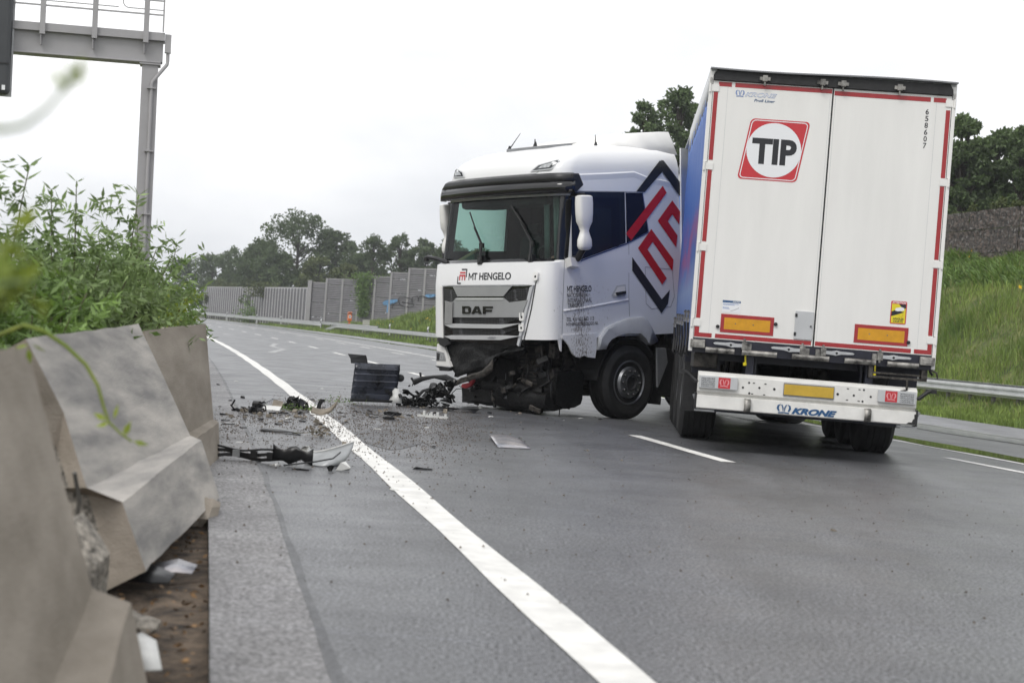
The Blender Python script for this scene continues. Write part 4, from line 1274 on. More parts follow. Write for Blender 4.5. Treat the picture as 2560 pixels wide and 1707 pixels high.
def cab_paint():
    m, n, l, b = nodes('cab paint with road dirt')
    tc = n.new('ShaderNodeTexCoord'); sp = n.new('ShaderNodeSeparateXYZ')
    l.new(tc.outputs['Object'], sp.inputs[0])
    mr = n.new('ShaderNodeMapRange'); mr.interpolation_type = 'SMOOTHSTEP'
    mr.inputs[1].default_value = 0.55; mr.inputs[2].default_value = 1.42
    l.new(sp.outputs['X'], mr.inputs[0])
    mz = n.new('ShaderNodeMapRange'); mz.inputs[1].default_value = 3.2; mz.inputs[2].default_value = 3.62  # towards the white roof the flank's colour is lightened as by the sky
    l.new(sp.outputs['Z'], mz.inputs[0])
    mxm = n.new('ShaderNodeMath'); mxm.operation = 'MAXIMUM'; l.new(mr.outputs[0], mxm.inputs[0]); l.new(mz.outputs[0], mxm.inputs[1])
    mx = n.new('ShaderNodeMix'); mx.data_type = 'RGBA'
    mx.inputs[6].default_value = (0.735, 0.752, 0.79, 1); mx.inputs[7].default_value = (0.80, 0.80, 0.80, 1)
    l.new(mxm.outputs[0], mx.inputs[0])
    nz = n.new('ShaderNodeTexNoise'); nz.inputs['Scale'].default_value = 34; nz.inputs['Detail'].default_value = 9; nz.inputs['Roughness'].default_value = 0.7
    mp = n.new('ShaderNodeMapping'); mp.inputs['Scale'].default_value = (1.25, 1, 0.7)
    l.new(tc.outputs['Object'], mp.inputs['Vector']); l.new(mp.outputs[0], nz.inputs['Vector'])
    du = n.new('ShaderNodeMath'); du.operation = 'SUBTRACT'; du.inputs[1].default_value = 0.98; l.new(sp.outputs['X'], du.inputs[0])
    ad = n.new('ShaderNodeMath'); ad.operation = 'ABSOLUTE'; l.new(du.outputs[0], ad.inputs[0])
    m1 = n.new('ShaderNodeMapRange'); m1.interpolation_type = 'SMOOTHSTEP'; m1.inputs[1].default_value = 0.0; m1.inputs[2].default_value = 0.32; m1.inputs[3].default_value = 0.29; m1.inputs[4].default_value = 0.155
    l.new(ad.outputs[0], m1.inputs[0])
    m1b = n.new('ShaderNodeMapRange'); m1b.inputs[1].default_value = 0.5; m1b.inputs[2].default_value = 1.0; m1b.inputs[3].default_value = 0.0; m1b.inputs[4].default_value = 0.13
    l.new(ad.outputs[0], m1b.inputs[0])
    sub = n.new('ShaderNodeMath'); sub.operation = 'SUBTRACT'; l.new(m1.outputs[0], sub.inputs[0]); l.new(m1b.outputs[0], sub.inputs[1])
    m2 = n.new('ShaderNodeMapRange'); m2.interpolation_type = 'SMOOTHSTEP'; m2.inputs[1].default_value = 2.15; m2.inputs[2].default_value = 1.75; l.new(sp.outputs['Z'], m2.inputs[0])
    mu = n.new('ShaderNodeMath'); mu.operation = 'MULTIPLY'; l.new(sub.outputs[0], mu.inputs[0]); l.new(m2.outputs[0], mu.inputs[1])
    mv = n.new('ShaderNodeMapRange'); mv.inputs[1].default_value = 1.15; mv.inputs[2].default_value = 1.24; l.new(sp.outputs['Y'], mv.inputs[0])
    mu2 = n.new('ShaderNodeMath'); mu2.operation = 'MULTIPLY'; l.new(mu.outputs[0], mu2.inputs[0]); l.new(mv.outputs[0], mu2.inputs[1])
    sm = n.new('ShaderNodeMath'); sm.operation = 'ADD'; l.new(nz.outputs[0], sm.inputs[0]); l.new(mu2.outputs[0], sm.inputs[1])
    th = n.new('ShaderNodeMapRange'); th.inputs[1].default_value = 0.74; th.inputs[2].default_value = 0.88; l.new(sm.outputs[0], th.inputs[0])
    cl = n.new('ShaderNodeMath'); cl.operation = 'MULTIPLY'; cl.inputs[1].default_value = 0.85; cl.use_clamp = True; l.new(th.outputs[0], cl.inputs[0])
    m3 = n.new('ShaderNodeMix'); m3.data_type = 'RGBA'; m3.inputs[7].default_value = (0.13, 0.10, 0.075, 1)
    l.new(cl.outputs[0], m3.inputs[0]); l.new(mx.outputs[2], m3.inputs[6]); l.new(m3.outputs[2], b.inputs['Base Color'])
    b.inputs['Roughness'].default_value = 0.3; b.inputs['Coat Weight'].default_value = 0.4; b.inputs['Coat Roughness'].default_value = 0.06
    return m


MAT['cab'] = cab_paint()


def cab(mb, name, mats, **k):
    return mb.build(name, mats, TK, matrix=CABM, **k)


rings = [outline(w) for w in LV]
ncol = len(rings[0])
iW0, iW1 = LV.index(2.20), LV.index(3.06)
iS0, iS1 = LV.index(2.36), LV.index(3.06)
cA, cB = 7 + 2, ncol - 1 - (7 + 2)          # windscreen columns
rA, rB = ncol - 7, ncol - 4                 # right-hand window columns
body, lining, pane, rpane = MB(), MB(), MB(), MB()
P3 = [[Vector((u, v, roofz(w, u))) for u, v in rings[i]] for i, w in enumerate(LV)]
P3i = [[Vector((u, v, roofz(w, u))) for u, v in outline(w, -0.04)] for w in LV]
V0 = [p for r in P3 for p in r]; V1 = [p for r in P3i for p in r]
body.v = [tuple(p) for p in V0]; lining.v = [tuple(p) for p in V1]
for i in range(len(LV) - 1):
    for j in range(ncol):
        k = (j + 1) % ncol
        q = (i * ncol + j, i * ncol + k, (i + 1) * ncol + k, (i + 1) * ncol + j)
        if iW0 <= i < iW1 and cA <= j < cB:
            pane.add([V0[x] - Vector((0.004, 0, 0)) for x in q], [(0, 1, 2, 3)]); continue
        if iS0 <= i < iS1 and rA <= j < rB:
            rpane.add([V0[x] + Vector((0, 0.006, 0)) for x in q], [(0, 1, 2, 3)]); continue
        body.f.append(q)
        dark = iW0 <= i < iW1 and (6 <= j < cA or cB <= j < ncol - 7)
        body.m.append(1 if dark else 0)
        lining.f.append(q); lining.m.append(0)
body.f.append(tuple((len(LV) - 1) * ncol + j for j in range(ncol))); body.m.append(0)
lining.f.append(tuple((len(LV) - 1) * ncol + j for j in range(ncol))); lining.m.append(0)
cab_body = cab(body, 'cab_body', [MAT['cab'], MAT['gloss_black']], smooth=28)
cab_body['label'] = 'white cab shell with mud-spattered driver door'
cab(lining, 'cab_lining', MAT['interior'], smooth=30)


def weld(mb):
    seen = {}; idx = []
    out = []
    for p in mb.v:
        key = tuple(round(c, 4) for c in p)
        if key not in seen: seen[key] = len(out); out.append(p)
        idx.append(seen[key])
    mb.v = out; mb.f = [tuple(idx[i] for i in f) for f in mb.f]
    return mb


cab(weld(pane), 'windscreen', MAT['windscreen'], smooth=60)
cab(weld(rpane), 'side_window', MAT['side_glass'], smooth=60)


def cbp(name, pts, S, mat, off, parent=cab_body):
    return poly(name, pts, S, mat, parent, off)


# windscreen black frit below and above
mb = MB(); mb.sheet([[Vector((u, v, w)) for u, v in outline(w, 0.003)[cA:cB + 1]] for w in (2.185, 2.225)])
cab(mb, 'windscreen_seal', MAT['gloss_black'], recalc=False)
# driver-side glazing
cbp('window_frame', [(1.12, 3.112), (0.095, 3.128), (0.087, 2.425), (0.365, 2.355), (0.99, 2.193), (1.13, 2.222)], SS, MAT['gloss_black'], 0.004)
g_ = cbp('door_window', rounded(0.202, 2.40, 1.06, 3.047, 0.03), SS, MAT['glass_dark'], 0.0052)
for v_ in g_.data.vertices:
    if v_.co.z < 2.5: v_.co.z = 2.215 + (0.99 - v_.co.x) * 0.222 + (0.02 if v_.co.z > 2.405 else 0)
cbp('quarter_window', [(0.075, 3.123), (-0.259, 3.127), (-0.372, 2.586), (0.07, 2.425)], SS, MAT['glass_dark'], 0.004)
stroke('window_trim', [(1.13, 2.208), (0.99, 2.178), (0.365, 2.34), (0.08, 2.412), (-0.372, 2.575), (-0.262, 3.127)], 0.018, SS, M_('navy trim', (0.03, 0.05, 0.14), 0.4), cab_body, 0.0058)
# shut lines
for pts in ([(1.262, 2.24), (1.315, 1.515), (1.333, 1.17)], [(0.081, 3.128), (0.024, 2.381), (0.037, 1.656), (0.028, 1.41)], [(-0.26, 3.14), (0.09, 3.135), (1.1, 3.12)],
            [(-0.30, 2.09), (-0.86, 2.05), (-0.9, 1.66), (-0.82, 1.52), (-0.42, 1.50), (-0.31, 1.58), (-0.30, 2.09)]):
    stroke('shut_line', pts, 0.0075, SS, MAT['grey_plastic'], cab_body, 0.003)
# raised creases on the door and roof flank
for pts in ([(1.30, 1.52), (0.9, 1.55), (0.05, 1.64)],):
    mb = MB(); mb.sheet([[SS(u, w + 0.022, 0.001), SS(u, w, 0.014), SS(u, w - 0.014, 0.001)] for u, w in pts])
    mb.build('door_crease', MAT['cab'], cab_body, smooth=20)
mb = MB(); mb.sheet([[SS(u, w + 0.02, 0.0005), SS(u, w, 0.011), SS(u, w - 0.07, 0.0005)] for u, w in ((1.0, 3.335), (0.4, 3.37), (-0.1, 3.405), (-0.36, 3.34), (-1.0, 3.27))])
mb.build('roof_crease', MAT['cab'], cab_body, smooth=20)
# side emblem
for ou, inn in ((((-0.66, 3.63), (-0.13, 3.142)), ((-0.67, 3.433), (-0.298, 3.137))), (((-0.66, 3.63), (-1.045, 3.29)), ((-0.67, 3.433), (-1.053, 3.072)))):
    g = []
    for k in range(11):
        o_, i_ = Vector(ou[0]).lerp(Vector(ou[1]), k / 10), Vector(inn[0]).lerp(Vector(inn[1]), k / 10)
        g.append([SS(*o_.lerp(i_, j / 6), 0.0135) for j in range(7)])
    MB().sheet(g).build('emblem_black', MAT['vinyl_black'], cab_body, recalc=False)
cbp('emblem_red', [(-0.68, 3.235), (-0.758, 3.138), (-0.016, 2.46), (0.085, 2.557)], SS, MAT['livery_red'], 0.009)
cbp('emblem_red', [(-0.155, 2.354), (-0.432, 2.622), (-0.885, 2.19), (-0.861, 2.026), (-0.456, 2.443), (-0.349, 2.336), (-0.739, 1.928), (-0.644, 1.839)], SS, MAT['livery_red'], 0.0066)
cbp('emblem_red', [(-0.566, 2.739), (-0.877, 3.032), (-1.045, 2.872), (-1.02, 2.69), (-0.874, 2.833), (-0.778, 2.733), (-0.977, 2.535), (-0.947, 2.362)], SS, MAT['livery_red'], 0.0066)
cbp('emblem_black', [(-0.037, 2.23), (-0.034, 2.044), (-0.624, 1.433), (-0.759, 1.565), (-0.803, 1.764), (-0.632, 1.632)], SS, MAT['vinyl_black'], 0.0066)
# door lettering
for s, u0, u1, w0, w1, off in (('MT HENGELO', 1.226, 0.767, 1.768, 1.852, 0.025), ('NATIONAAL EN', 1.228, 0.845, 1.696, 1.758, 0.008), ('INTERNATIONAAL', 1.229, 0.775, 1.627, 1.688, 0.008), ('TRANSPORT', 1.23, 0.918, 1.562, 1.622, 0.008),
                               ('TEL +31 622 663 113', 1.244, 0.727, 1.378, 1.432, 0.008), ('MTHENGELO@ZIGGO.NL', 1.247, 0.644, 1.305, 1.362, 0.008)):
    lettering('lettering', s, (-u0, w0, -u1, w1), ST, MAT['vinyl_black'], cab_body, 0.0165 if 1.5 < w0 < 1.66 else 0.004, offset=off)
# door handle in a recess
hd = cbp('handle_recess', [(0.385, 1.705), (0.28, 1.84), (0.10, 1.855), (0.09, 1.72), (0.13, 1.69), (0.33, 1.672)], SS, MAT['lt_grey'], 0.005)
cbp('recess_floor', [(0.34, 1.715), (0.26, 1.82), (0.115, 1.83), (0.112, 1.73), (0.3, 1.70)], SS, MAT['white'], 0.007, hd)
mb = MB(); mb.prism([(0.31, 1.745), (0.12, 1.765), (0.12, 1.725), (0.29, 1.705)], SS, 0.008, 0.035); mb.build('handle', MAT['black'], hd, bevel=0.006)
# torn lower door skin
mb = MB(); pts = [(1.335, 1.20), (1.333, 1.165), (1.217, 1.06), (1.15, 0.95), (1.09, 0.90), (1.02, 0.885), (0.93, 0.91), (0.84, 0.88), (0.714, 0.865), (0.689, 1.0), (0.685, 1.20)]
mb.prism(pts, lambda u, w, d: SS(u, w, d + 0.05 * max(0, (1.05 - w)) * math.sin(u * 14)), -0.012, 0.012)
cab(mb, 'torn_door_skin', MAT['cab'], smooth=30)['label'] = 'torn and folded lower edge of the driver door skin'
mb = MB(); mb.prism([(1.40, 1.16), (1.36, 1.0), (1.34, 0.98), (1.335, 1.16)], SS, -0.02, 0.0); cab(mb, 'torn_edge', MAT['cab'])
# wheel arch
outer = [(0.687, 0.974), (0.648, 1.138), (0.509, 1.272), (0.30, 1.33), (0.054, 1.38), (-0.203, 1.39), (-0.30, 1.34), (-0.383, 1.241), (-0.511, 1.047)]
inner = [(0.552, 0.977), (0.50, 1.06), (0.437, 1.112), (0.30, 1.155), (0.16, 1.18), (-0.147, 1.169), (-0.24, 1.11), (-0.301, 1.038), (-0.36, 1.00)]
mb = MB()
rg = []
for (a, b), (c, d) in zip(outer, inner):
    rg.append([SS(a, b, -0.02), SS(a, b, 0.035), SS(a * 0.85 + c * 0.15, b * 0.85 + d * 0.15, 0.05), SS(c, d, 0.05), SS(c, d, -0.35)])
mb.sheet(rg); cab(mb, 'wheel_arch', M_('arch plastic', (0.46, 0.475, 0.50), 0.42, var=0.08, vscale=4), smooth=30, solid=0.012)
g = [[Vector((0.62 * math.cos(a), v, 0.5 + 0.60 * math.sin(a))) for v in (0.55, 1.2)] for a in np.linspace(R(5), R(175), 14)]
cab(MB().sheet(g), 'wheel_housing', MAT['black_matt'], solid=0.02)
# roof lamps and front roof panel lines
for sgn in (1, -1):
    pts = [(sgn * 0.70, 3.405), (sgn * 0.80, 3.485), (sgn * 1.06, 3.545), (sgn * 1.09, 3.52), (sgn * 1.02, 3.42)]
    if sgn < 0: pts = pts[::-1]
    lm = cbp('roof_lamp', pts, SF, MAT['lamp_dark'], 0.012)
    c0 = [(sum(p[0] for p in pts) / 5 + (p[0] - sum(q[0] for q in pts) / 5) * 0.55, sum(p[1] for p in pts) / 5 + (p[1] - sum(q[1] for q in pts) / 5) * 0.5) for p in pts]
    poly('lens', c0, SF, MAT['lens'], lm, 0.016)
    stroke('lamp_surround', pts, 0.014, SF, MAT['lt_grey'], lm, 0.014, closed=True)
stroke('roof_joint', [(-1.12, 3.385), (-0.78, 3.375), (-0.4, 3.37), (0, 3.37), (0.4, 3.37), (0.78, 3.375), (0.86, 3.43), (0.95, 3.49)], 0.008, SF, MAT['lt_grey'], cab_body, 0.006)
# sun visor
vis = []
for w, off in ((3.36, 0.012), (3.355, 0.04), (3.33, 0.075), (3.25, 0.11)):
    vis.append([Vector((u, v, w)) for u, v in outline(w, off)[6:ncol - 6]])
cab(MB().sheet(vis), 'sun_visor', MAT['black'], smooth=25, solid=0.012)
vis = []
for w, off in ((3.25, 0.11), (3.18, 0.125), (3.085, 0.12)):
    vis.append([Vector((u, v, w)) for u, v in outline(w, off)[6:ncol - 6]])
cab(MB().sheet(vis), 'visor_shade', MAT['gloss_black'], smooth=40, solid=0.008)
for sgn in (1, -1):
    us = outline(3.25)[6][0]
    mb = MB(); mb.prism([(us - 0.02, 3.355), (us + 0.1, 3.35), (us + 0.12, 3.09), (us + 0.04, 3.10), (us - 0.10, 3.20)], lambda u, w, d: Vector((u, sgn * (float(f_hw(w)) + d), w)), 0.0, 0.10)
    cab(mb, 'visor_end', MAT['black'], bevel=0.015)
# roof hatch, antennas, deflector
mb = MB(); hp = [(0.78, -0.42), (0.78, 0.42), (0.1, 0.52), (0.1, -0.52)]
mb.prism([(u, v) for u, v in hp], lambda u, v, d: Vector((u, v, 3.80 + (0.62 - u) * 0.075 + d - 0.06 * max(0, u - 0.5))), -0.02, 0.03)
cab(mb, 'roof_hatch', MAT['grey_plastic'], bevel=0.012)
for base_, tip, r in (((0.72, -0.42, 3.80), (0.72, -0.18, 4.01), 0.006), ((0.55, -0.06, 3.84), (0.55, -0.06, 3.93), 0.012), ((0.3, 0.9, 3.78), (0.3, 0.9, 3.93), 0.008)):
    mb = MB(); mb.tube([base_, tip], [r * 1.4, r * 0.6], 6); mb.tube([(base_[0], base_[1], base_[2] - 0.02), (base_[0], base_[1] + 0.01, base_[2] + 0.05)], [0.035, 0.012], 8)
    cab(mb, 'antenna', MAT['black'], smooth=40)
mb = MB(); rg = []
for u, z, hwid in ((0.35, 3.83, 0.7), (-0.1, 3.93, 1.0), (-0.6, 4.01, 1.09), (-1.12, 4.05, 1.13)):
    zb = float(np.interp(hwid, [0.64, 0.85, 1.0, 1.09, 1.15, 1.185], [3.805, 3.78, 3.74, 3.69, 3.63, 3.57])) + 0.035 * (0.9 - u) - 0.03
    rg.append([Vector((u, v, zb if abs(v) > 0.99 * hwid else z - 0.05 * (abs(v) / hwid) ** 4)) for v in np.linspace(-hwid, hwid, 15)])
mb.sheet(rg); cab(mb, 'roof_deflector', MAT['white'], smooth=35, solid=0.02)
mb = MB(); rg = [[Vector((-1.06 - 0.0, 1.25, w)), Vector((-1.30, 1.18, w))] for w in (1.6, 2.6, 3.3, 3.78)]
mb.sheet(rg); cab(mb, 'side_deflector', MAT['cab'], solid=0.02)

# ---- front panel, grille
gs = [(-0.94, 1.866), (-0.92, 1.11), (0.746, 1.09), (0.978, 1.868)]
def dens(p, n=10):
    out = []
    for i in range(len(p)):
        a, b = p[i], p[(i + 1) % len(p)]
        out += [(a[0] + (b[0] - a[0]) * k / n, a[1] + (b[1] - a[1]) * k / n) for k in range(n)]
    return out
def plate(name, pts, d0, d1, mat, parent=None, n=8, bevel=0):
    """curved plate that follows the bow of the cab front, built in columns"""
    vs = [p[0] for p in pts]; lo, hi = min(vs), max(vs)
    cols = sorted(set([round(x, 4) for x in vs] + [round(lo + (hi - lo) * k / 16, 4) for k in range(17)]))
    def span(v):
        ws = []
        for i in range(len(pts)):
            (a, b), (c, d) = pts[i], pts[(i + 1) % len(pts)]
            if min(a, c) - 1e-6 <= v <= max(a, c) + 1e-6:
                if abs(a - c) < 1e-6: ws += [b, d]
                else: ws.append(b + (d - b) * (v - a) / (c - a))
        return min(ws), max(ws)
    rg = []
    for v in cols:
        w0, w1 = span(v)
        if w1 - w0 < 0.002: w1 = w0 + 0.002
        rg.append([SF(v, w0, d0), SF(v, w1, d0), SF(v, w1, d1), SF(v, w0, d1)])
    mb = MB(); mb.loft(rg)
    o = cab(mb, name, mat, bevel=bevel, smooth=20) if parent is None else mb.build(name, mat, parent, bevel=bevel, smooth=20)
    return o
gr = plate('grille', [(-0.94, 1.866), (0.978, 1.868), (0.73, 1.06), (-0.92, 1.09)], 0.002, 0.012, MAT['gloss_black'])
stroke('grille_surround', dens([(-0.945, 1.868), (0.978, 1.870)], 12), 0.018, SF, MAT['lt_grey'], gr, 0.016)
plate('surround_side', [(-0.955, 1.868), (-0.905, 1.85), (-0.885, 1.10), (-0.925, 1.09)], 0.0, 0.03, MAT['white'], gr, 3)
plate('surround_side', [(0.925, 1.84), (0.985, 1.87), (0.735, 1.05), (0.70, 1.07)], 0.0, 0.03, MAT['lt_grey'], gr, 3)
def mesh_mat():
    m, n, l, b = nodes('honeycomb mesh')
    tc = n.new('ShaderNodeTexCoord'); vo = n.new('ShaderNodeTexVoronoi'); vo.feature = 'DISTANCE_TO_EDGE'; vo.inputs['Scale'].default_value = 34; vo.inputs['Randomness'].default_value = 0.12
    l.new(tc.outputs['Object'], vo.inputs['Vector'])
    mr = n.new('ShaderNodeMapRange'); mr.inputs[1].default_value = 0.05; mr.inputs[2].default_value = 0.12; mr.inputs[3].default_value = 1; mr.inputs[4].default_value = 0; l.new(vo.outputs[0], mr.inputs[0])
    mx = n.new('ShaderNodeMix'); mx.data_type = 'RGBA'; mx.inputs[6].default_value = (0.004, 0.004, 0.004, 1); mx.inputs[7].default_value = (0.06, 0.06, 0.065, 1); l.new(mr.outputs[0], mx.inputs[0]); l.new(mx.outputs[2], b.inputs['Base Color'])
    bp = n.new('ShaderNodeBump'); bp.inputs['Distance'].default_value = 0.02; l.new(mr.outputs[0], bp.inputs['Height']); l.new(bp.outputs[0], b.inputs['Normal'])
    b.inputs['Roughness'].default_value = 0.35
    return m
MAT['honeycomb'] = mesh_mat()
plate('upper_trim', [(-0.62, 1.855), (0.62, 1.858), (0.465, 1.723), (-0.505, 1.72)], 0.014, 0.032, MAT['silver'], gr, 6, 0.003)
plate('mesh_insert', [(-0.855, 1.832), (-0.627, 1.811), (-0.504, 1.713), (-0.646, 1.638), (-0.86, 1.667)], 0.014, 0.020, MAT['honeycomb'], gr, 3)
plate('mesh_insert', [(0.464, 1.723), (0.595, 1.809), (0.939, 1.842), (0.915, 1.689), (0.566, 1.643)], 0.014, 0.020, MAT['honeycomb'], gr, 3)
sbnd = plate('name_band', [(-0.50, 1.700), (0.462, 1.702), (0.566, 1.640), (0.90, 1.672), (0.785, 1.44), (-0.615, 1.425), (-0.83, 1.655), (-0.646, 1.632)], 0.014, 0.040, MAT['silver'], gr, 6, 0.004)
plate('band_edge', [(-0.56, 1.672), (0.50, 1.676), (0.462, 1.702), (-0.50, 1.700)], 0.0405, 0.048, MAT['chrome'], gr, 6)
plate('mesh_insert', [(-0.62, 1.418), (0.77, 1.435), (0.45, 1.345), (-0.60, 1.338)], 0.014, 0.022, MAT['honeycomb'], gr, 6)
plate('chrome_bar', [(-0.83, 1.318), (-0.626, 1.338), (0.452, 1.343), (0.79, 1.36), (0.43, 1.286), (-0.655, 1.278)], 0.014, 0.05, MAT['chrome'], gr, 5, 0.004)
plate('mesh_insert', [(-0.66, 1.268), (0.43, 1.276), (0.74, 1.30), (0.42, 1.20), (-0.63, 1.18)], 0.014, 0.022, MAT['honeycomb'], gr, 6)
cb_ = plate('chrome_bar', [(-0.835, 1.155), (-0.63, 1.174), (0.422, 1.195), (0.775, 1.188), (0.42, 1.130), (-0.66, 1.116)], 0.014, 0.05, MAT['chrome'], gr, 5, 0.004)
lettering('lettering', '480', (0.17, 1.140, 0.335, 1.172), SF, MAT['grey_plastic'], cb_, 0.053, offset=0.03, shear=0.4)
fl = plate('hanging_flap', [(-0.787, 1.642), (-0.592, 1.642), (-0.612, 1.335), (-0.81, 1.328)], 0.05, 0.058, M_('grey flap', (0.24, 0.24, 0.235), 0.5, var=0.1), gr, 2)
# DAF
dw0, dw1, dv0, dv1 = 1.480, 1.586, -0.368, 0.276
def daf(pts):
    o = MB(); o.prism([(dv0 + a * (dv1 - dv0), dw0 + b * (dw1 - dw0)) for a, b in pts], SF, 0.041, 0.054); return o
acc = MB()
for pts in ([(0, 0), (0.075, 0), (0.075, 1), (0, 1)], [(0.075, 1), (0.23, 1), (0.235, 0.76), (0.075, 0.76)], [(0.075, 0.24), (0.235, 0.24), (0.23, 0), (0.075, 0)], [(0.23, 1), (0.29, 0.8), (0.29, 0.2), (0.23, 0), (0.235, 0.24), (0.215, 0.3), (0.215, 0.7), (0.235, 0.76)],
            [(0.315, 0), (0.40, 0), (0.505, 0.8), (0.50, 1), (0.45, 1)], [(0.50, 1), (0.56, 1), (0.65, 0), (0.565, 0), (0.555, 0.2), (0.505, 0.8)], [(0.44, 0.18), (0.556, 0.18), (0.545, 0.36), (0.465, 0.36)],
            [(0.70, 0), (0.775, 0), (0.775, 1), (0.70, 1)], [(0.775, 1), (1.0, 1), (1.0, 0.76), (0.775, 0.76)], [(0.775, 0.56), (0.97, 0.56), (0.97, 0.32), (0.775, 0.32)]):
    m_ = daf(pts); acc.add(m_.v, m_.f)
acc.build('name_letters', MAT['gloss_black'], sbnd)
# name and emblem on the white front panel
lettering('lettering', 'MT HENGELO', (-0.288, 1.946, 0.567, 2.047), SF, MAT['vinyl_black'], cab_body, 0.004, offset=0.022)
def em(pts, mat, w=0.024):
    stroke('emblem_stroke', [(-0.553 + a * 0.22, 1.892 + b * 0.214) for a, b in pts], w, SF, mat, cab_body, 0.004)
em([(0.42, 0.95), (0.95, 0.95), (0.95, 0.45)], MAT['vinyl_black'], 0.02); em([(0.04, 0.50), (0.04, 0.05), (0.42, 0.05)], MAT['vinyl_black'], 0.02)
em([(0.25, 0.74), (0.85, 0.74)], MAT['livery_red']); em([(0.25, 0.24), (0.25, 0.56), (0.80, 0.56), (0.80, 0.24)], MAT['livery_red']); em([(0.53, 0.24), (0.53, 0.52)], MAT['livery_red'], 0.02)
# gap and torn mounting tabs beside the grille
stroke('panel_gap', [(1.01, 1.93), (0.985, 1.80), (0.93, 1.55), (0.84, 1.25), (0.78, 1.07)], 0.016, SF, MAT['black'], cab_body, 0.006)
for v, w in ((1.02, 1.985), (0.80, 1.445), (0.79, 1.30)):
    mb = MB(); mb.prism(rounded(v - 0.045, w - 0.05, v + 0.035, w + 0.06, 0.02), SF, 0.02, 0.04); tb = cab(mb, 'mounting_tab', MAT['white'])
    poly('bolt_hole', [(v + 0.016 * math.cos(a), w + 0.018 * math.sin(a)) for a in np.linspace(0, 6.28, 10, endpoint=False)], SF, MAT['black'], tb, 0.0415)
# wipers
for pts in ([(-0.45, 2.893), (-0.29, 2.68), (-0.09, 2.44)], [(0.41, 2.955), (0.63, 2.72), (0.83, 2.45)]):
    b0 = (pts[-1][0] + 0.03, 2.19)
    mb = MB(); mb.tube([SF(v, w, 0.03) for v, w in pts], 0.011, 6)
    mb.tube([SF(b0[0], b0[1], 0.045), SF(pts[-1][0] + 0.01, 2.44, 0.05), SF(pts[1][0], pts[1][1], 0.05)], [0.026, 0.018, 0.009], 6)
    mb.box(SF(b0[0], 2.22, 0.04), (0.07, 0.09, 0.12)); mb.box(SF(pts[-1][0] + 0.02, 2.42, 0.05), (0.03, 0.08, 0.07))
    cab(mb, 'wiper', MAT['black'], smooth=40)
# mirrors
for sgn in (1, -1):
    mv_ = 1.47 if sgn > 0 else 1.36
    mb = MB(); rg = []
    for w, hu, hv in ((3.05, 0.09, 0.045), (3.035, 0.125, 0.07), (2.95, 0.13, 0.075), (2.80, 0.125, 0.075), (2.70, 0.115, 0.07), (2.64, 0.08, 0.055), (2.58, 0.055, 0.045), (2.52, 0.075, 0.055), (2.46, 0.10, 0.065), (2.38, 0.105, 0.065), (2.34, 0.09, 0.05), (2.325, 0.05, 0.03)):
        rg.append([Vector((1.10 + hu * math.copysign(abs(math.cos(a)) ** 0.55, math.cos(a)), sgn * (mv_ + hv * math.copysign(abs(math.sin(a)) ** 0.55, math.sin(a))), w)) for a in np.linspace(0, 2 * math.pi, 16, endpoint=False)])
    mb.loft(rg); mr_ = cab(mb, 'wing_mirror', MAT['white'], smooth=50)
    mb = MB(); mb.tube([(1.12, sgn * 1.26, 2.20), (1.12, sgn * 1.36, 2.22), (1.11, sgn * 1.45, 2.34)], [0.05, 0.05, 0.045], 8)
    MB().tube([(1.08, sgn * 1.2, 3.07), (1.08, sgn * mv_, 3.06)], 0.025, 6).build('mirror_brace', MAT['black'], mr_, smooth=40)
    mb.build('mirror_arm', MAT['black'], mr_, smooth=40)
    mb = MB(); mb.loft([[Vector((1.16 + du, sgn * (1.25 + d), w + dw)) for du, dw in ((0.1, 0.05), (0.07, -0.07), (-0.06, -0.09), (-0.1, 0.02))] for d, w in ((0, 2.16), (0.06, 2.18), (0.11, 2.19))])
    mb.build('mirror_foot', MAT['white'], mr_, smooth=40)
mb = MB(); mb.tube([SF(-0.92, 2.19, 0.0), SF(-1.0, 2.215, 0.05), (1.52, -1.12, 2.255), (1.52, -1.33, 2.285), (1.52, -1.39, 2.27)], [0.03, 0.035, 0.03, 0.028, 0.024], 8); mb.box((1.52, -1.36, 2.25), (0.05, 0.06, 0.05))
cab(mb, 'kerb_mirror', MAT['black'], smooth=40)

# ---- inside the cab
cab(MB().b2((0.95, -1.15, 1.75), (1.42, 1.15, 2.14)), 'dashboard', MAT['interior'], bevel=0.05)
for v in (-0.72, 0.72):
    mb = MB(); mb.b2((0.05, v - 0.27, 1.75), (0.55, v + 0.27, 1.9)); mb.box((0.02, v, 2.2), (0.14, 0.5, 0.75), Matrix.Rotation(R(-8), 3, 'Y')); mb.box((-0.03, v, 2.66), (0.1, 0.26, 0.2))
    cab(mb, 'seat', MAT['interior'], bevel=0.05)
mb = MB(); mb.tube([Vector((1.0, 0.72, 2.2)) + Matrix.Rotation(R(-60), 3, 'Y') @ Vector((0.22 * math.cos(a), 0.22 * math.sin(a), 0)) for a in np.linspace(0, 2 * math.pi, 25)], 0.018, 6)
cab(mb, 'steering_wheel', MAT['black'], smooth=40)
cab(MB().b2((-0.4, -1.15, 1.2), (-0.37, 1.15, 3.45)), 'bunk_wall', MAT['interior'])
cab(MB().b2((-0.36, -1.2, 1.70), (1.45, 1.2, 1.74)), 'cab_floor', MAT['interior'])
for v0, v1, s_ in ((0.80, 0.88, 1), (0.98, 1.12, 1)):
    g = [[Vector((1.18 + 0.03 * math.sin(k * 1.6), v0 + (v1 - v0) * k / 8, w)) for k in range(9)] for w in (2.14, 3.1)]
    cab(MB().sheet(g), 'window_curtain', MAT['curtain_fabric'], smooth=60, solid=0.004)
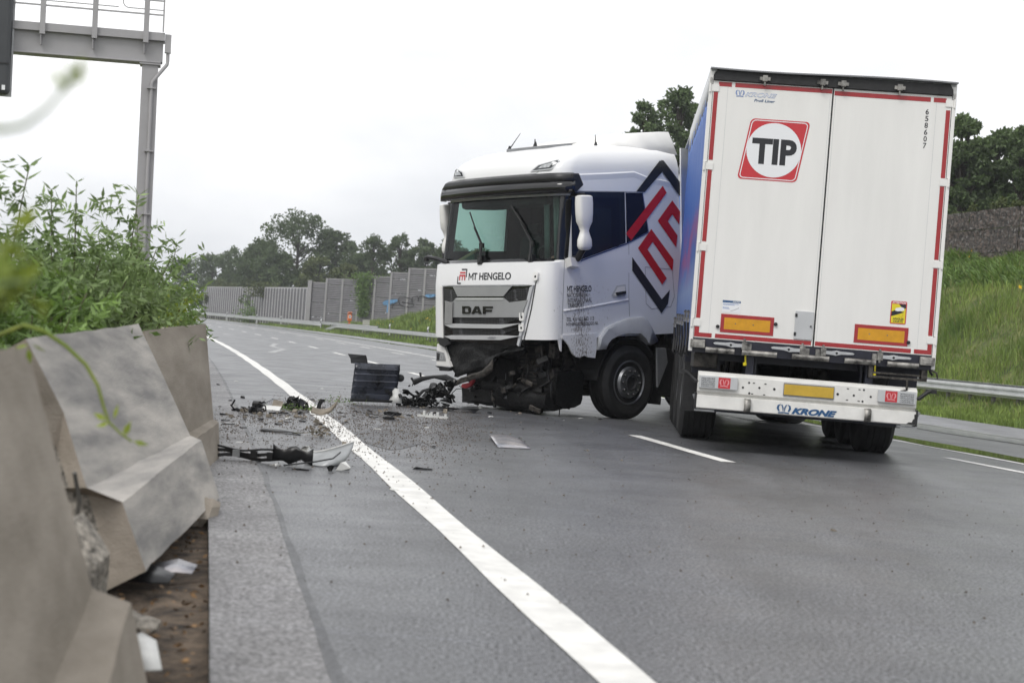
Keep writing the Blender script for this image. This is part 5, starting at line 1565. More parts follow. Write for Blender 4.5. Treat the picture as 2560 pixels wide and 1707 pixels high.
mb = MB(); mb.b2((0.6, -0.9, 2.95), (1.25, 0.9, 3.3)); cab(mb, 'overhead_locker', MAT['interior'], bevel=0.05)

# ---- torn-open front end (lamps, bumper remains, cooling pack, axle)
def crumple(pts_top, pts_bot, n, m, u, amp, seed):
    r = random.Random(seed); rows = []
    for j in range(m + 1):
        row = []
        for i in range(n + 1):
            f = i / n * (len(pts_top) - 1); k = min(int(f), len(pts_top) - 2); f -= k
            a = Vector(pts_top[k]).lerp(Vector(pts_top[k + 1]), f); b = Vector(pts_bot[k]).lerp(Vector(pts_bot[k + 1]), f)
            p = a.lerp(b, j / m)
            row.append(Vector((Ufront(p.x, 1.3) + u + r.uniform(-amp, amp), p.x, p.y)))
        rows.append(row)
    return rows
top = [(-1.03, 1.12), (-0.8, 1.12), (-0.3, 1.115), (0.2, 1.11), (0.6, 1.10), (0.76, 1.06)]
bot = [(-0.80, 0.78), (-0.70, 0.56), (-0.30, 0.66), (0.04, 0.72), (0.25, 0.90), (0.76, 1.0)]
cab(MB().sheet(crumple(top, bot, 22, 8, -0.05, 0.028, 4)), 'bumper_remains', MAT['wreck_black'], smooth=75, solid=0.006)['label'] = 'crumpled black remains of the front bumper'
mb = MB(); mb.prism([(-1.03, 1.13), (-0.78, 1.13), (-0.68, 1.06), (-0.86, 1.0), (-0.98, 1.03)], SF, 0.0, 0.04); cab(mb, 'bumper_corner', MAT['black'])
hl = plate('lamp_corner', [(-1.10, 1.035), (-0.92, 1.03), (-0.73, 0.725), (-1.14, 0.73)], -0.04, 0.0, MAT['white'], None, 3, 0.006)
poly('headlamp_lens', [(-1.115, 0.94), (-0.90, 0.915), (-0.855, 0.80), (-1.13, 0.79)], SF, MAT['lens'], hl, 0.006)
poly('headlamp_inner', [(-1.10, 0.91), (-1.02, 0.905), (-1.04, 0.81), (-1.11, 0.80)], SF, MAT['lamp_dark'], hl, 0.009)
for k in range(3):
    v = -1.0 + 0.05 * k
    poly('lamp_blade', [(v, 0.89), (v + 0.018, 0.888), (v + 0.012, 0.815), (v - 0.006, 0.815)], SF, MAT['chrome'], hl, 0.010)
plate('lamp_lip', [(-1.15, 0.72), (-0.73, 0.712), (-0.78, 0.66), (-1.02, 0.655), (-1.03, 0.69)], -0.05, 0.02, MAT['black'], None, 3)
mb = MB(); g = crumple([(-0.74, 0.50), (-0.4, 0.60), (0.0, 0.70), (0.22, 0.87)], [(-0.70, 0.44), (-0.36, 0.53), (0.06, 0.62), (0.20, 0.70)], 12, 3, 0.0, 0.02, 9)
cab(MB().sheet(g), 'bent_bracket', MAT['dark_metal'], smooth=70, solid=0.008)
mb = MB(); mb.b2((1.05, -0.80, 0.42), (1.22, 0.72, 1.16)); rad = cab(mb, 'radiator', MAT['black_matt'], bevel=0.02)
for k in range(14):
    MB().b2((1.2215, -0.74, 0.46 + 0.05 * k), (1.228, 0.66, 0.475 + 0.05 * k)).build('fin', MAT['dark_metal'], rad)
mb = MB(); mb.tube([(1.30, -0.35, 0.45), (1.28, 0.1, 0.46), (1.24, 0.55, 0.42), (1.20, 1.0, 0.36)], [0.10, 0.105, 0.10, 0.09], 12); cab(mb, 'bumper_beam', MAT['wreck_black'], smooth=40)
mb = MB(); mb.tube([(1.1, 0.2, 0.33), (1.1, 0.9, 0.30)], 0.035, 8); cab(mb, 'tie_rod', MAT['dark_metal'], smooth=40)
for c, d, a in (((1.28, 0.78, 0.92), (0.08, 0.14, 0.24), 12), ((1.22, 0.98, 0.98), (0.1, 0.12, 0.2), -8), ((1.15, 0.90, 0.62), (0.14, 0.16, 0.2), 25), ((1.18, 0.55, 0.80), (0.1, 0.3, 0.12), 6)):
    mb = MB(); mb.box(c, d, Matrix.Rotation(R(a), 3, 'X')); mb.lathe([(0.04, -0.02), (0.04, 0.02)], 12, T=Matrix.Translation((c[0] + d[0] / 2, c[1], c[2])) @ Matrix.Rotation(R(90), 4, 'Z'))
    cab(mb, 'cast_bracket', MAT['dark_metal'], bevel=0.015)
r = random.Random(21)
for k in range(16):
    v = r.uniform(0.2, 1.12); w0 = r.uniform(0.75, 1.1); u = r.uniform(0.75, 1.28)
    p = [Vector((u, v, w0))]
    for j in range(5): p.append(p[-1] + Vector((r.uniform(-0.06, 0.06), r.uniform(-0.06, 0.06), -r.uniform(0.06, 0.17))))
    mb = MB(); mb.tube(p, r.choice((0.008, 0.012, 0.018)), 6); cab(mb, 'torn_hose', MAT[r.choice(('black', 'black', 'dark_metal', 'wreck_black'))], smooth=40)
mb = MB(); mb.b2((1.36, 0.08, 0.30), (1.39, 0.19, 0.46)); mb.tube([(1.36, 0.13, 0.46), (1.34, 0.13, 0.7)], 0.005, 5); cab(mb, 'dangling_unit', MAT['grey_plastic'], bevel=0.006)
mb = MB(); fan = [(-0.70, 0.44), (-0.66, 0.41), (-0.58, 0.415), (-0.50, 0.445), (-0.43, 0.51), (-0.42, 0.56), (-0.47, 0.545), (-0.52, 0.50), (-0.60, 0.485), (-0.67, 0.475)]
mb.prism(fan, lambda v, w, d: Vector((1.42 + d, v, w)), 0.0, 0.05); cab(mb, 'red_fan_piece', MAT['red_plastic'], bevel=0.01)
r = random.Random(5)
for nm, c, d, n_ in (('undertray', (1.15, 0.12, 0.30), (0.5, 1.75, 0.26), 1), ('cavity_shade_block', (1.0, 0.85, 0.45), (0.5, 0.4, 0.5), 2), ('cooler_box', (1.28, -0.2, 0.66), (0.12, 1.0, 0.4), 3)):  # second block is a black stand-in for the shade of an open cavity
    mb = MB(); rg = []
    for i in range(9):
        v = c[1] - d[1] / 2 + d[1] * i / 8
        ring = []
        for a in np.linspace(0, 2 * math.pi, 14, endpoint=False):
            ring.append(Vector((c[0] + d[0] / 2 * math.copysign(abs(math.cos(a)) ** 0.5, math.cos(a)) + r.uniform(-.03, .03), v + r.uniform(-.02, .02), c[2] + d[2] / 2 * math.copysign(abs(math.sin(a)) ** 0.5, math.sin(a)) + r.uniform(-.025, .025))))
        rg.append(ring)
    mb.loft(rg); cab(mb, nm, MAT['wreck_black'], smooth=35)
for k in range(60):
    v, w, u = r.uniform(-0.6, 1.02), (r.uniform(0.3, 1.05) if k < 30 else r.uniform(0.16, 0.55)), r.uniform(1.28, 1.44)
    mb = MB(); mb.box((u, v, w), (r.uniform(0.02, 0.08), r.uniform(0.03, 0.2), r.uniform(0.015, 0.09)), Matrix.Rotation(r.uniform(-1, 1), 3, 'X') @ Matrix.Rotation(r.uniform(-.6, .6), 3, 'Z'))
    cab(mb, 'torn_fitting', MAT[r.choice(('wreck_black', 'black', 'dark_metal', 'wreck_black'))], bevel=0.01)
# chassis, un-tipped
mb = MB(); mb.b2((-0.6, -0.45, 0.42), (1.02, 0.45, 1.12)); mb.b2((-0.3, -0.3, 0.26), (0.8, 0.3, 0.42)); mb.b2((0.2, 0.45, 0.55), (0.9, 0.75, 1.0)); mb.build('engine', MAT['dark_metal'], TK, bevel=0.04)
for v in (-0.4, 0.4):
    MB().b2((-5.0, v - 0.04, 0.72), (1.05, v + 0.04, 0.99)).build('frame_rail', MAT['chassis'], TK)
mb = MB(); mb.tube([(0.047, -0.95, 0.5), (0.047, -0.5, 0.42), (0.047, 0.5, 0.42), (0.047, 0.95, 0.5)], 0.07, 10); mb.build('front_axle', MAT['dark_metal'], TK, smooth=40)
for v in (-0.42, 0.42):
    mb = MB(); mb.tube([(-0.75, v, 0.68), (0.05, v, 0.53), (0.9, v, 0.68)], 0.045, 8); mb.build('leaf_spring', MAT['dark_metal'], TK, smooth=40)
for v, yw in ((1.19, 0.0), (-1.19, math.pi)):
    wheel(TK, (0.047, v, 0.515), yw, MAT, Rr=0.515, W=0.315)
mb = MB(); mb.tube([(-3.75, -0.9, 0.52), (-3.75, 0.9, 0.52)], 0.09, 12); mb.build('rear_axle', MAT['dark_metal'], TK, smooth=40)
for v, yw in ((1.22, 0.0), (0.88, 0.0), (-1.22, math.pi), (-0.88, math.pi)):
    wheel(TK, (-3.75, v, 0.515), yw, MAT, Rr=0.515, W=0.28, driven=True)
mb = MB(); mb.tube([(-0.9, 0.85, 0.62), (-2.3, 0.85, 0.62)], 0.3, 20); mb.build('fuel_tank', MAT['dark_metal'], TK, smooth=40)
mb = MB(); mb.prism([(-0.42, 1.02), (-0.50, 0.46), (-0.60, 0.34), (-1.6, 0.34), (-1.6, 1.02)], lambda u, w, d: Vector((u, 1.18 + d, w)), 0, 0.03); mb.build('side_skirt', MAT['black_matt'], TK, bevel=0.01)
mb = MB(); mb.prism([(-0.405, 1.03), (-0.478, 0.47), (-0.50, 0.47), (-0.66, 0.83), (-0.60, 1.03)], lambda u, w, d: Vector((u, 1.215 + d, w)), 0, 0.03); mb.build('arch_extension', MAT['grey_plastic'], TK, bevel=0.008)
mb = MB(); mb.b2((-0.62, 0.9, 0.22), (-0.6, 1.2, 0.8)); mb.build('mud_flap', MAT['black_matt'], TK)
mb = MB(); mb.lathe([(0.0, 0.0), (0.42, 0.0), (0.45, 0.05), (0.0, 0.08)], 24, T=Matrix.Translation((-3.3, 0, 1.02)) @ Matrix.Rotation(R(90), 4, 'X')); mb.build('fifth_wheel', MAT['dark_metal'], TK)
MB().b2((-0.9, -1.1, 0.95), (-0.7, 1.1, 1.25)).build('catwalk', MAT['dark_metal'], TK)
# things lying on the dashboard
WM = TRM @ CABM
for nm, lab, cat, mt in (('carton', 'dark green carton lying on the lorry dashboard behind the windscreen', 'carton', M_('green carton', (0.006, 0.06, 0.035), 0.6)),
                         ('paper_roll', 'rolled brown paper leaning on the lorry dashboard', 'paper roll', M_('brown paper', (0.30, 0.22, 0.13), 0.8))):
    mb = MB()
    if nm == 'carton': mb.box((1.30, -0.55, 2.21), (0.2, 0.26, 0.13), Matrix.Rotation(R(20), 3, 'X'))
    else: mb.tube([(1.33, -0.85, 2.19), (1.30, -0.48, 2.37)], [0.05, 0.02], 10)
    o = mb.build(nm, mt, matrix=WM); tag(o, lab, cat)
for k, (v, cl) in enumerate(((-0.84, (0.5, 0.06, 0.03)), (-0.42, (0.45, 0.13, 0.13)), (0.93, (0.45, 0.18, 0.15)), (1.0, (0.6, 0.45, 0.3)))):
    mb = MB(); mb.lathe([(0.0, -0.05), (0.03, -0.05), (0.045, 0.0), (0.03, 0.05), (0.0, 0.06)], 12, T=Matrix.Translation((1.30 - (0.14 if v > 0.9 else 0), v, 2.20)) @ Matrix.Rotation(R(90), 4, 'X'))
    o = mb.build('toy_figure', M_('toy %d' % k, cl, 0.6), matrix=WM, smooth=60)
    tag(o, ('small reddish toy on the dashboard beside the brown paper roll', 'small pink toy on the dashboard beside the green carton', 'small dusky red toy on the dashboard beside the window curtain', 'small tan toy on the dashboard beside the window curtain')[k], 'toy', 'toys on the dashboard')


# ------------------------------------------------------------------ concrete barrier in the median
def profile(T, S, Lg, Bt, thick=0.2, base=0.62):
    """closed section: top edge, step, ledge, foot on the road side, then the far side"""
    ax = (Vector(T) - Vector(Bt)).normalized()
    side = Vector((-1, 0, 0)); side = (side - ax * side.dot(ax)).normalized()
    T2 = Vector(T) + side * thick; B2_ = Vector(Bt) + side * base
    L2_ = Vector(Lg) + side * (base - 0.05); S2 = Vector(S) + side * (base * 0.66)
    mid = Vector(T).lerp(Vector(S), 0.5)
    return [Vector(T), mid, Vector(S), Vector(Lg), Vector(Bt), B2_, L2_, S2, T2]


def subdiv(p0, p1, n, seed, amp=0.004):
    r = random.Random(seed)
    return [[a.lerp(b, k / n) + Vector((r.uniform(-amp, amp), 0, r.uniform(-amp, amp))) for a, b in zip(p0, p1)] for k in range(n + 1)]


def barrier(name, p0, p1, label, seed, mats=None, brk0=0.0, brk1=0.0):
    org = (p0[4] + p0[5]) / 2
    root = empty(name, org, label, 'barrier', 'concrete median barrier segments')
    rg = subdiv(p0, p1, 10, seed)
    r = random.Random(seed + 50)
    d = (p1[4] - p0[4]).normalized()
    for k, br, sg in ((0, brk0, 1), (-1, brk1, -1)):
        if br:
            rg[k] = [p + d * sg * r.uniform(0, br) for p in rg[k]]
    mb = MB(); mb.loft([[p - org for p in q] for q in rg], True, False)
    o = mb.build('barrier_body', mats or MAT['concrete'], root, smooth=22)
    for k, nm in ((0, 'end_face'), (-1, 'end_face')):
        q = [p - org for p in rg[k]]
        c = sum(q, Vector()) / len(q)
        mb = MB(); n = len(q)
        rr = random.Random(seed + k)
        inner = [p.lerp(c, 0.5) + d * rr.uniform(-0.05, 0.05) * (1 if (brk0 if k == 0 else brk1) else 0) for p in q]
        brk = brk0 if k == 0 else brk1
        mb.add(q + inner, [(i, (i + 1) % n, n + (i + 1) % n, n + i) for i in range(n)])
        mb.build(nm, MAT['concrete'], root)
        mb = MB()
        core = inner + [c + d * (0.06 if k == 0 else -0.06) * (1 if brk else 0)]
        mb.add(core, [(i, (i + 1) % n, n) for i in range(n)]); mb.build('broken_core' if brk else 'end_core', MAT['broken'] if brk else MAT['concrete'], root)
    return root


# nearest segment, leaning back a little
PA1 = profile((-1.42, 4.6, 0.945), (-1.175, 4.6, 0.245), (-1.065, 4.6, 0.215), (-0.985, 4.6, -0.05))
PA0 = [p + Vector((0.195 * 4.4 * 1.0, -4.4, 0)) for p in PA1]
barrier('concrete_barrier', PA0, PA1, 'upright beige concrete barrier segment beside the overhanging yellow-green leaves', 3, brk1=0.10)
# knocked-over middle segment
PB0 = profile(at(62, 848, 5.75), at(212, 1222, 5.75), at(296, 1262, 5.75), at(350, 1440, 5.75), 0.22, 0.55)
PB1 = profile((-2.134, 8.95, 0.975), (-1.80, 8.95, 0.36), (-1.735, 8.95, 0.342), (-1.608, 8.95, 0.02), 0.22, 0.55)
barrier('concrete_barrier', PB0, PB1, 'tilted concrete barrier segment with scraped face, knocked askew by the lorry', 5, MAT['scraped'], brk0=0.16, brk1=0.06)
# third segment, swung towards the carriageway
PC0 = profile((-2.20, 9.35, 0.935), (-1.99, 9.35, 0.275), (-1.915, 9.35, 0.25), (-1.86, 9.35, -0.04), 0.22, 0.55)
PC1 = profile((-2.265, 11.55, 0.985), (-2.165, 11.55, 0.285), (-2.125, 11.55, 0.262), (-2.095, 11.55, -0.04), 0.22, 0.55)
barrier('concrete_barrier', PC0, PC1, 'upright concrete barrier segment with broken corner beyond the tilted one', 7, brk0=0.12)
for k, (t0, t1) in enumerate(((12.2, 18.0), (18.05, 23.9), (23.95, 29.8))):
    q = []
    for t in (t0, t1):
        c = rd(t, -1.82, 0); m = B1 + 2 * B2 * t; nx = Vector((1, -m, 0)).normalized()
        q.append([c + nx * a + Vector((0, 0, z)) for a, z in ((0.11, 0.92), (0.16, 0.6), (0.2, 0.28), (0.28, 0.25), (0.30, -0.04), (-0.30, -0.04), (-0.28, 0.25), (-0.2, 0.28), (-0.11, 0.92))])
    barrier('concrete_barrier', q[0], q[1], ('undamaged concrete barrier segment directly beyond the broken one', 'undamaged concrete barrier segment, second beyond the broken one', 'undamaged concrete barrier segment by the gantry post')[k], 20 + k)


# stub of the shattered joint between the first two segments
def chunk(name, c, d, seed, mat, label, cat, group=None, rot=None, z0=None):
    r = random.Random(seed)
    bm = bmesh.new(); bmesh.ops.create_icosphere(bm, subdivisions=2, radius=1.0)
    for v in bm.verts:
        n = v.co.copy()
        k = 0.72 + 0.28 * r.random()
        m = max(abs(n.x), abs(n.y), abs(n.z))
        v.co = (n / m * 0.62 + n * 0.38) * k
        v.co = Vector((v.co.x * d[0] / 2, v.co.y * d[1] / 2, v.co.z * d[2] / 2))
    if rot is not None: bmesh.ops.rotate(bm, verts=bm.verts, cent=(0, 0, 0), matrix=rot)
    me = bpy.data.meshes.new(name); bm.to_mesh(me); bm.free(); me.materials.append(mat)
    o = bpy.data.objects.new(name, me); col.objects.link(o); o.location = c
    return tag(o, label, cat, group)


for k, (x, y, z, d) in enumerate(((-1.40, 5.15, 0.16, (0.26, 0.6, 0.42)), (-1.24, 5.35, -0.01, (0.16, 0.26, 0.10)))):
    chunk('broken_concrete', (x, y, z), d, 30 + k, MAT['broken'], ('broken concrete stub beside the upright beige barrier segment', 'small broken concrete lump lying in the soil beside the gap')[k], 'concrete rubble', 'rubble in the barrier gap', Matrix.Rotation(0.2 + k, 3, 'Z') @ Matrix.Rotation(0.2, 3, 'X'))
pts = [(-1.30, 5.35, 0.05), (-1.31, 5.35, 0.30), (-1.40, 5.42, 0.34), (-1.42, 5.9, 0.33), (-1.33, 5.9, 0.31), (-1.24, 5.88, 0.04)]
chunk('concrete_block', (-1.57, 8.3, 0.0), (0.18, 0.4, 0.2), 44, MAT['concrete'], 'small concrete block under the raised edge of the tilted barrier', 'concrete block')
mb = MB(); mb.tube([(-1.46, 5.4, 0.3), (-1.44, 5.35, 0.40), (-1.45, 5.3, 0.5)], 0.008, 6); tag(mb.build('bent_rebar', MAT['rail_post'], smooth=40), 'short rusty reinforcing bar sticking from the broken concrete', 'steel bar')


# ------------------------------------------------------------------ foliage generators
def leaf_quads(C, D, L, W, roll=None):
    """C centre of leaf base (n,3), D direction (n,3), lengths, widths -> folded rhombic leaves, 2 quads-worth as one quad"""
    n = len(C)
    D = D / np.linalg.norm(D, axis=1, keepdims=True)
    A = npr.normal(size=(n, 3)); A -= D * (A * D).sum(1, keepdims=True); A /= np.linalg.norm(A, axis=1, keepdims=True)
    V = np.empty((n, 4, 3))
    V[:, 0] = C; V[:, 1] = C + D * (L * 0.45)[:, None] + A * (W / 2)[:, None]; V[:, 2] = C + D * L[:, None]; V[:, 3] = C + D * (L * 0.45)[:, None] - A * (W / 2)[:, None]
    return V.reshape(-1, 3), np.arange(n * 4).reshape(n, 4)


def shrub(loc, h, spread, n_stem, label, leaf=(0.10, 0.024), mat='leaf_shrub', seed=1, plume=0.0, lean=(0, 0), lpn=26, side=4, group='shrubs behind the concrete barrier', minh=0.45):
    global npr
    keep = npr; npr = np.random.default_rng(seed)
    root = empty('shrub', loc, label, 'shrub', group)
    C, D = [], []
    stems = MB()
    for s in range(n_stem):
        az = npr.uniform(0, 2 * math.pi); sp = spread * math.sqrt(npr.uniform(0.02, 1))
        hh = h * npr.uniform(minh, 0.78)
        if s < plume: hh = h * npr.uniform(0.9, 1.0); sp *= 0.75
        end = np.array([math.cos(az) * sp + lean[0] * hh, math.sin(az) * sp + lean[1] * hh, hh])
        ctl = np.array([end[0] * 0.35, end[1] * 0.35, hh * 0.6])
        f = np.linspace(0, 1, 8)[:, None]
        P = (2 * f * (1 - f)) * ctl + f ** 2 * end
        stems.tube([Vector(p) for p in P], [0.012 * (1 - 0.75 * k / 7) for k in range(8)], 5)
        paths = [(P, lpn, 0.16, 1.0)]
        for _ in range(side if s >= plume else max(2, side - 1)):
            k = npr.integers(2, 7); b = P[k]
            dirv = np.array([npr.normal(), npr.normal(), 0.7]); dirv /= np.linalg.norm(dirv)
            e = b + dirv * h * npr.uniform(0.12, 0.28)
            paths.append((np.linspace(0, 1, 5)[:, None] * (e - b) + b, int(lpn * 0.6), 0.0, 0.85))
        if s < plume:
            paths = paths[1:]
            for q in np.linspace(0.42, 1.0, 22):
                ii = min(int(q * 7), 6); ww = q * 7 - ii
                pos = P[ii] * (1 - ww) + P[min(ii + 1, 7)] * ww
                aa = q * 60.0
                for sg in (0, math.pi):
                    k_ = 1.25 - q
                    C.append(np.repeat(pos[None], 2, 0)); dd = np.array([math.cos(aa + sg), math.sin(aa + sg), -0.45 if q < 0.93 else 0.8])
                    D.append(np.stack([dd * k_, dd * k_ + npr.normal(0, 0.12, 3)]))
        for Q, nl, f0, sc_ in paths:
            ff = np.sort(npr.uniform(f0, 1, nl)) * (len(Q) - 1)
            i = np.minimum(ff.astype(int), len(Q) - 2); w = (ff - i)[:, None]
            pos = Q[i] * (1 - w) + Q[i + 1] * w
            dr = npr.normal(size=(nl, 3)); dr[:, 2] = dr[:, 2] * 0.75 - 0.2
            C.append(pos); D.append(dr)
    C = np.concatenate(C); D = np.concatenate(D); n = len(C)
    V, Fq = leaf_quads(C, D, leaf[0] * npr.uniform(0.6, 1.2, n), leaf[1] * npr.uniform(0.7, 1.25, n))
    fast_mesh('foliage', V, Fq, MAT[mat], root)
    stems.build('stems', MAT['twig'], root, recalc=False)
    npr = keep
    return root


def tree(loc, h, r, label, mat='leaf_far', seed=1, crown0=0.12, n_clump=60, n_leaf=90, ls=0.34, group='trees beyond the noise barrier', slender=1.0):
    global npr
    keep = npr; npr = np.random.default_rng(seed)
    root = empty('tree', loc, label, 'tree', group)
    tk = MB(); tk.tube([(0, 0, -0.5), (0.1, 0.05, h * 0.3), (0.0, 0.1, h * 0.6), (0.1, 0, h * 0.9)], [h * 0.02 + 0.08, h * 0.016 + 0.06, h * 0.010 + 0.03, 0.03], 7)
    C = []
    for k in range(n_clump):
        f = npr.uniform(0, 1) ** 0.8
        z = h * (crown0 + (1 - crown0) * f)
        prof = max(0.3, 1 - abs(2 * f - 0.85) ** 2.4 / (1.9 * slender))
        a = npr.uniform(0, 2 * math.pi); rr = r * prof * math.sqrt(npr.uniform(0.1, 1))
        c = np.array([rr * math.cos(a), rr * math.sin(a), z * 0.97])
        cs = r * npr.uniform(0.12, 0.27)
        p = npr.normal(size=(n_leaf, 3)); p /= np.maximum(1e-6, np.linalg.norm(p, axis=1, keepdims=True)); p *= cs * npr.uniform(0.3, 1, (n_leaf, 1)) ** 0.5
        p[:, 2] *= 0.75
        C.append(c + p)
        if k % 3 == 0:
            tk.tube([(0, 0.05, max(0.15 * h, z - h * 0.2)), (c[0] * 0.6, c[1] * 0.6, z - h * 0.07), tuple(c)], [h * 0.006 + 0.03, 0.04, 0.015], 5)
    C = np.concatenate(C); n = len(C)
    D = npr.normal(size=(n, 3)); D[:, 2] -= 0.3
    V, Fq = leaf_quads(C, D, ls * npr.uniform(0.6, 1.3, n), ls * 0.62 * npr.uniform(0.7, 1.2, n))
    fast_mesh('crown', V, Fq, MAT[mat], root)
    tk.build('trunk', MAT['bark'], root, recalc=False)
    npr = keep
    return root


def tree_px(px, top, half, d, z0, label, **k):
    p = at(px, top, d); s = d / F_PX
    return tree((p.x, p.y, z0), p.z - z0, half * s, label, **k)


far = [
    (752, 528, 112, 205, 'tall broad tree towering above the ribbed noise barrier', dict(crown0=0.22, n_clump=95, ls=0.42, n_leaf=80)),
    (668, 600, 72, 212, 'rounded tree adjoining the tallest tree on its far side', dict(n_clump=80, ls=0.42)),
    (842, 580, 72, 206, 'medium tree adjoining the tallest tree above the stepped barrier', dict(n_clump=80, ls=0.42)),
    (800, 640, 60, 185, 'low pale green tree directly behind the stepped barrier corner', dict(mat='leaf_light', n_clump=46, crown0=0.05, ls=0.4)),
    (900, 632, 70, 196, 'shorter dark tree between the tallest tree and the birches', dict(n_clump=75, ls=0.42)),
    (938, 585, 50, 190, 'slender birch-like tree with drooping crown', dict(n_clump=50, ls=0.3, slender=0.95)),
    (1005, 580, 48, 188, 'slender pointed tree beside the drooping birch', dict(n_clump=48, ls=0.32, slender=0.95)),
    (1068, 592, 58, 186, 'dark tree just clear of the lorry wing mirror', dict(n_clump=55, ls=0.4)),
    (985, 625, 85, 194, 'dark bushy tree low behind the graffitied barrier', dict(n_clump=50, crown0=0.1, ls=0.42)),
    (1130, 600, 55, 184, 'tree seen past the corner of the lorry windscreen', dict(n_clump=75, ls=0.42)),
    (1205, 625, 60, 184, 'tree showing through the lorry side windows', dict(n_clump=46, ls=0.42)),
    (1290, 600, 60, 180, 'tree hidden mostly behind the lorry cab', dict(n_clump=40, ls=0.42)),
    (598, 618, 70, 245, 'bluish tree in the far row above the ribbed barrier', dict(n_clump=55, ls=0.5)),
    (535, 640, 70, 255, 'bluish rounded tree farther along the far row', dict(n_clump=50, ls=0.5)),
    (470, 650, 70, 270, 'last bluish tree of the far row by the shrub tips', dict(n_clump=46, ls=0.5)),
    (640, 625, 70, 238, 'dark tree filling the gap in the far row', dict(n_clump=46, ls=0.5, crown0=0.1)),
    (700, 630, 85, 200, 'dark low tree under the tallest tree', dict(n_clump=50, ls=0.45, crown0=0.05)),
    (560, 700, 46, 232, 'pale low bush behind the far ribbed barrier', dict(mat='leaf_light', n_clump=36, crown0=0.0, ls=0.45)),
    (640, 690, 40, 222, 'pale rounded bush above the ribbed barrier', dict(mat='leaf_light', n_clump=34, crown0=0.0, ls=0.45)),
    (870, 660, 45, 182, 'pale bush behind the vine-hung barrier panel', dict(mat='leaf_light', n_clump=34, crown0=0.0, ls=0.4)),
]
for k, (px, top, half, d, lab, kw) in enumerate(far):
    tree_px(px, top, half, d, 0.4, lab, seed=100 + k, **kw)
near = [
    (1618, 246, 62, 84, 'leafy tree top showing above the lorry roof deflector', dict(n_clump=70, ls=0.26, n_leaf=110)),
    (1705, 222, 95, 86, 'taller tree behind the lorry roof and trailer edge', dict(n_clump=90, ls=0.26, n_leaf=110)),
    (1800, 300, 80, 84, 'tree hidden mostly behind the trailer doors', dict(n_clump=50, ls=0.3)),
    (2415, 282, 74, 63, 'dense pointed tree on the bank close beside the trailer', dict(n_clump=130, ls=0.2, n_leaf=130, crown0=0.12, slender=0.9)),
    (2500, 322, 70, 64, 'dense rounded tree on the bank between its two neighbours', dict(n_clump=120, ls=0.2, n_leaf=130, crown0=0.1)),
    (2565, 312, 62, 62, 'dense tree on the bank, last of the group away from the trailer', dict(n_clump=110, ls=0.2, n_leaf=130, crown0=0.1)),
    (2350, 380, 60, 70, 'dense tree behind the trailer edge above the gabion wall', dict(n_clump=100, ls=0.22, n_leaf=120, crown0=0.1)),
    (2450, 400, 90, 72, 'dark backing tree filling the gap above the gabion wall', dict(n_clump=120, ls=0.24, n_leaf=130, crown0=0.05)),
]
for k, (px, top, half, d, lab, kw) in enumerate(near):
    tree_px(px, top, half, d, 4.3, lab, seed=200 + k, mat='leaf_mid', group='trees on the embankment', **kw)
for k, (px, top, half, d) in enumerate(((2430, 512, 26, 56), (2500, 490, 34, 54), (2545, 500, 26, 52), (2380, 522, 20, 57))):
    tree_px(px, top, half, d, 4.6, ('low yellowish bush above the gabion wall beside the trailer', 'larger yellowish bush above the gabion wall', 'yellowish bush above the gabion wall, last away from the trailer', 'tiny yellowish bush above the gabion wall touching the trailer')[k], seed=260 + k, mat='leaf_light', n_clump=24, n_leaf=80, ls=0.12, crown0=0.0, group='bushes above the gabion wall')

# shrubs of the median, upright plumes over a dense mass
SH = [
    ((-3.02, 9.0), 2.0, 0.5, 24, 2, 'tall felted shrub with the highest plume, farther from the gantry than its neighbours'),
    ((-2.80, 9.6), 1.80, 0.42, 24, 1, 'felted shrub with short plume beside the highest-plumed shrub'),
    ((-2.85, 10.2), 1.95, 0.45, 26, 1, 'felted shrub with straight plume over the middle of the tilted barrier'),
    ((-2.80, 11.0), 2.05, 0.45, 28, 1, 'felted shrub with the plume next to the gantry post'),
    ((-3.15, 12.6), 1.70, 0.42, 28, 1, 'lower shrub in front of the gantry post'),
    ((-3.22, 13.6), 1.92, 0.40, 28, 1, 'shrub with thin plume just beyond the gantry post'),
    ((-3.45, 15.0), 1.75, 0.40, 28, 1, 'arching shrub leaning over the broken barrier corner'),
    ((-3.80, 16.5), 1.65, 0.40, 26, 1, 'end shrub of the row whose branch hangs over the road edge'),
    ((-2.55, 8.2), 1.6, 0.5, 30, 0, 'low bushy shrub directly behind the tilted barrier'),
    ((-2.95, 7.6), 1.75, 0.5, 30, 0, 'dense shrub in shade behind the tilted barrier'),
]
for k, ((x, y), h, sp, ns, pl, lab) in enumerate(SH):
    shrub((x, y, -0.03), h, sp, ns, lab, leaf=(0.088, 0.02), mat='leaf_grey' if k in (0, 1, 2, 3, 5) else 'leaf_shrub', seed=300 + k, plume=pl, lpn=56, side=9)
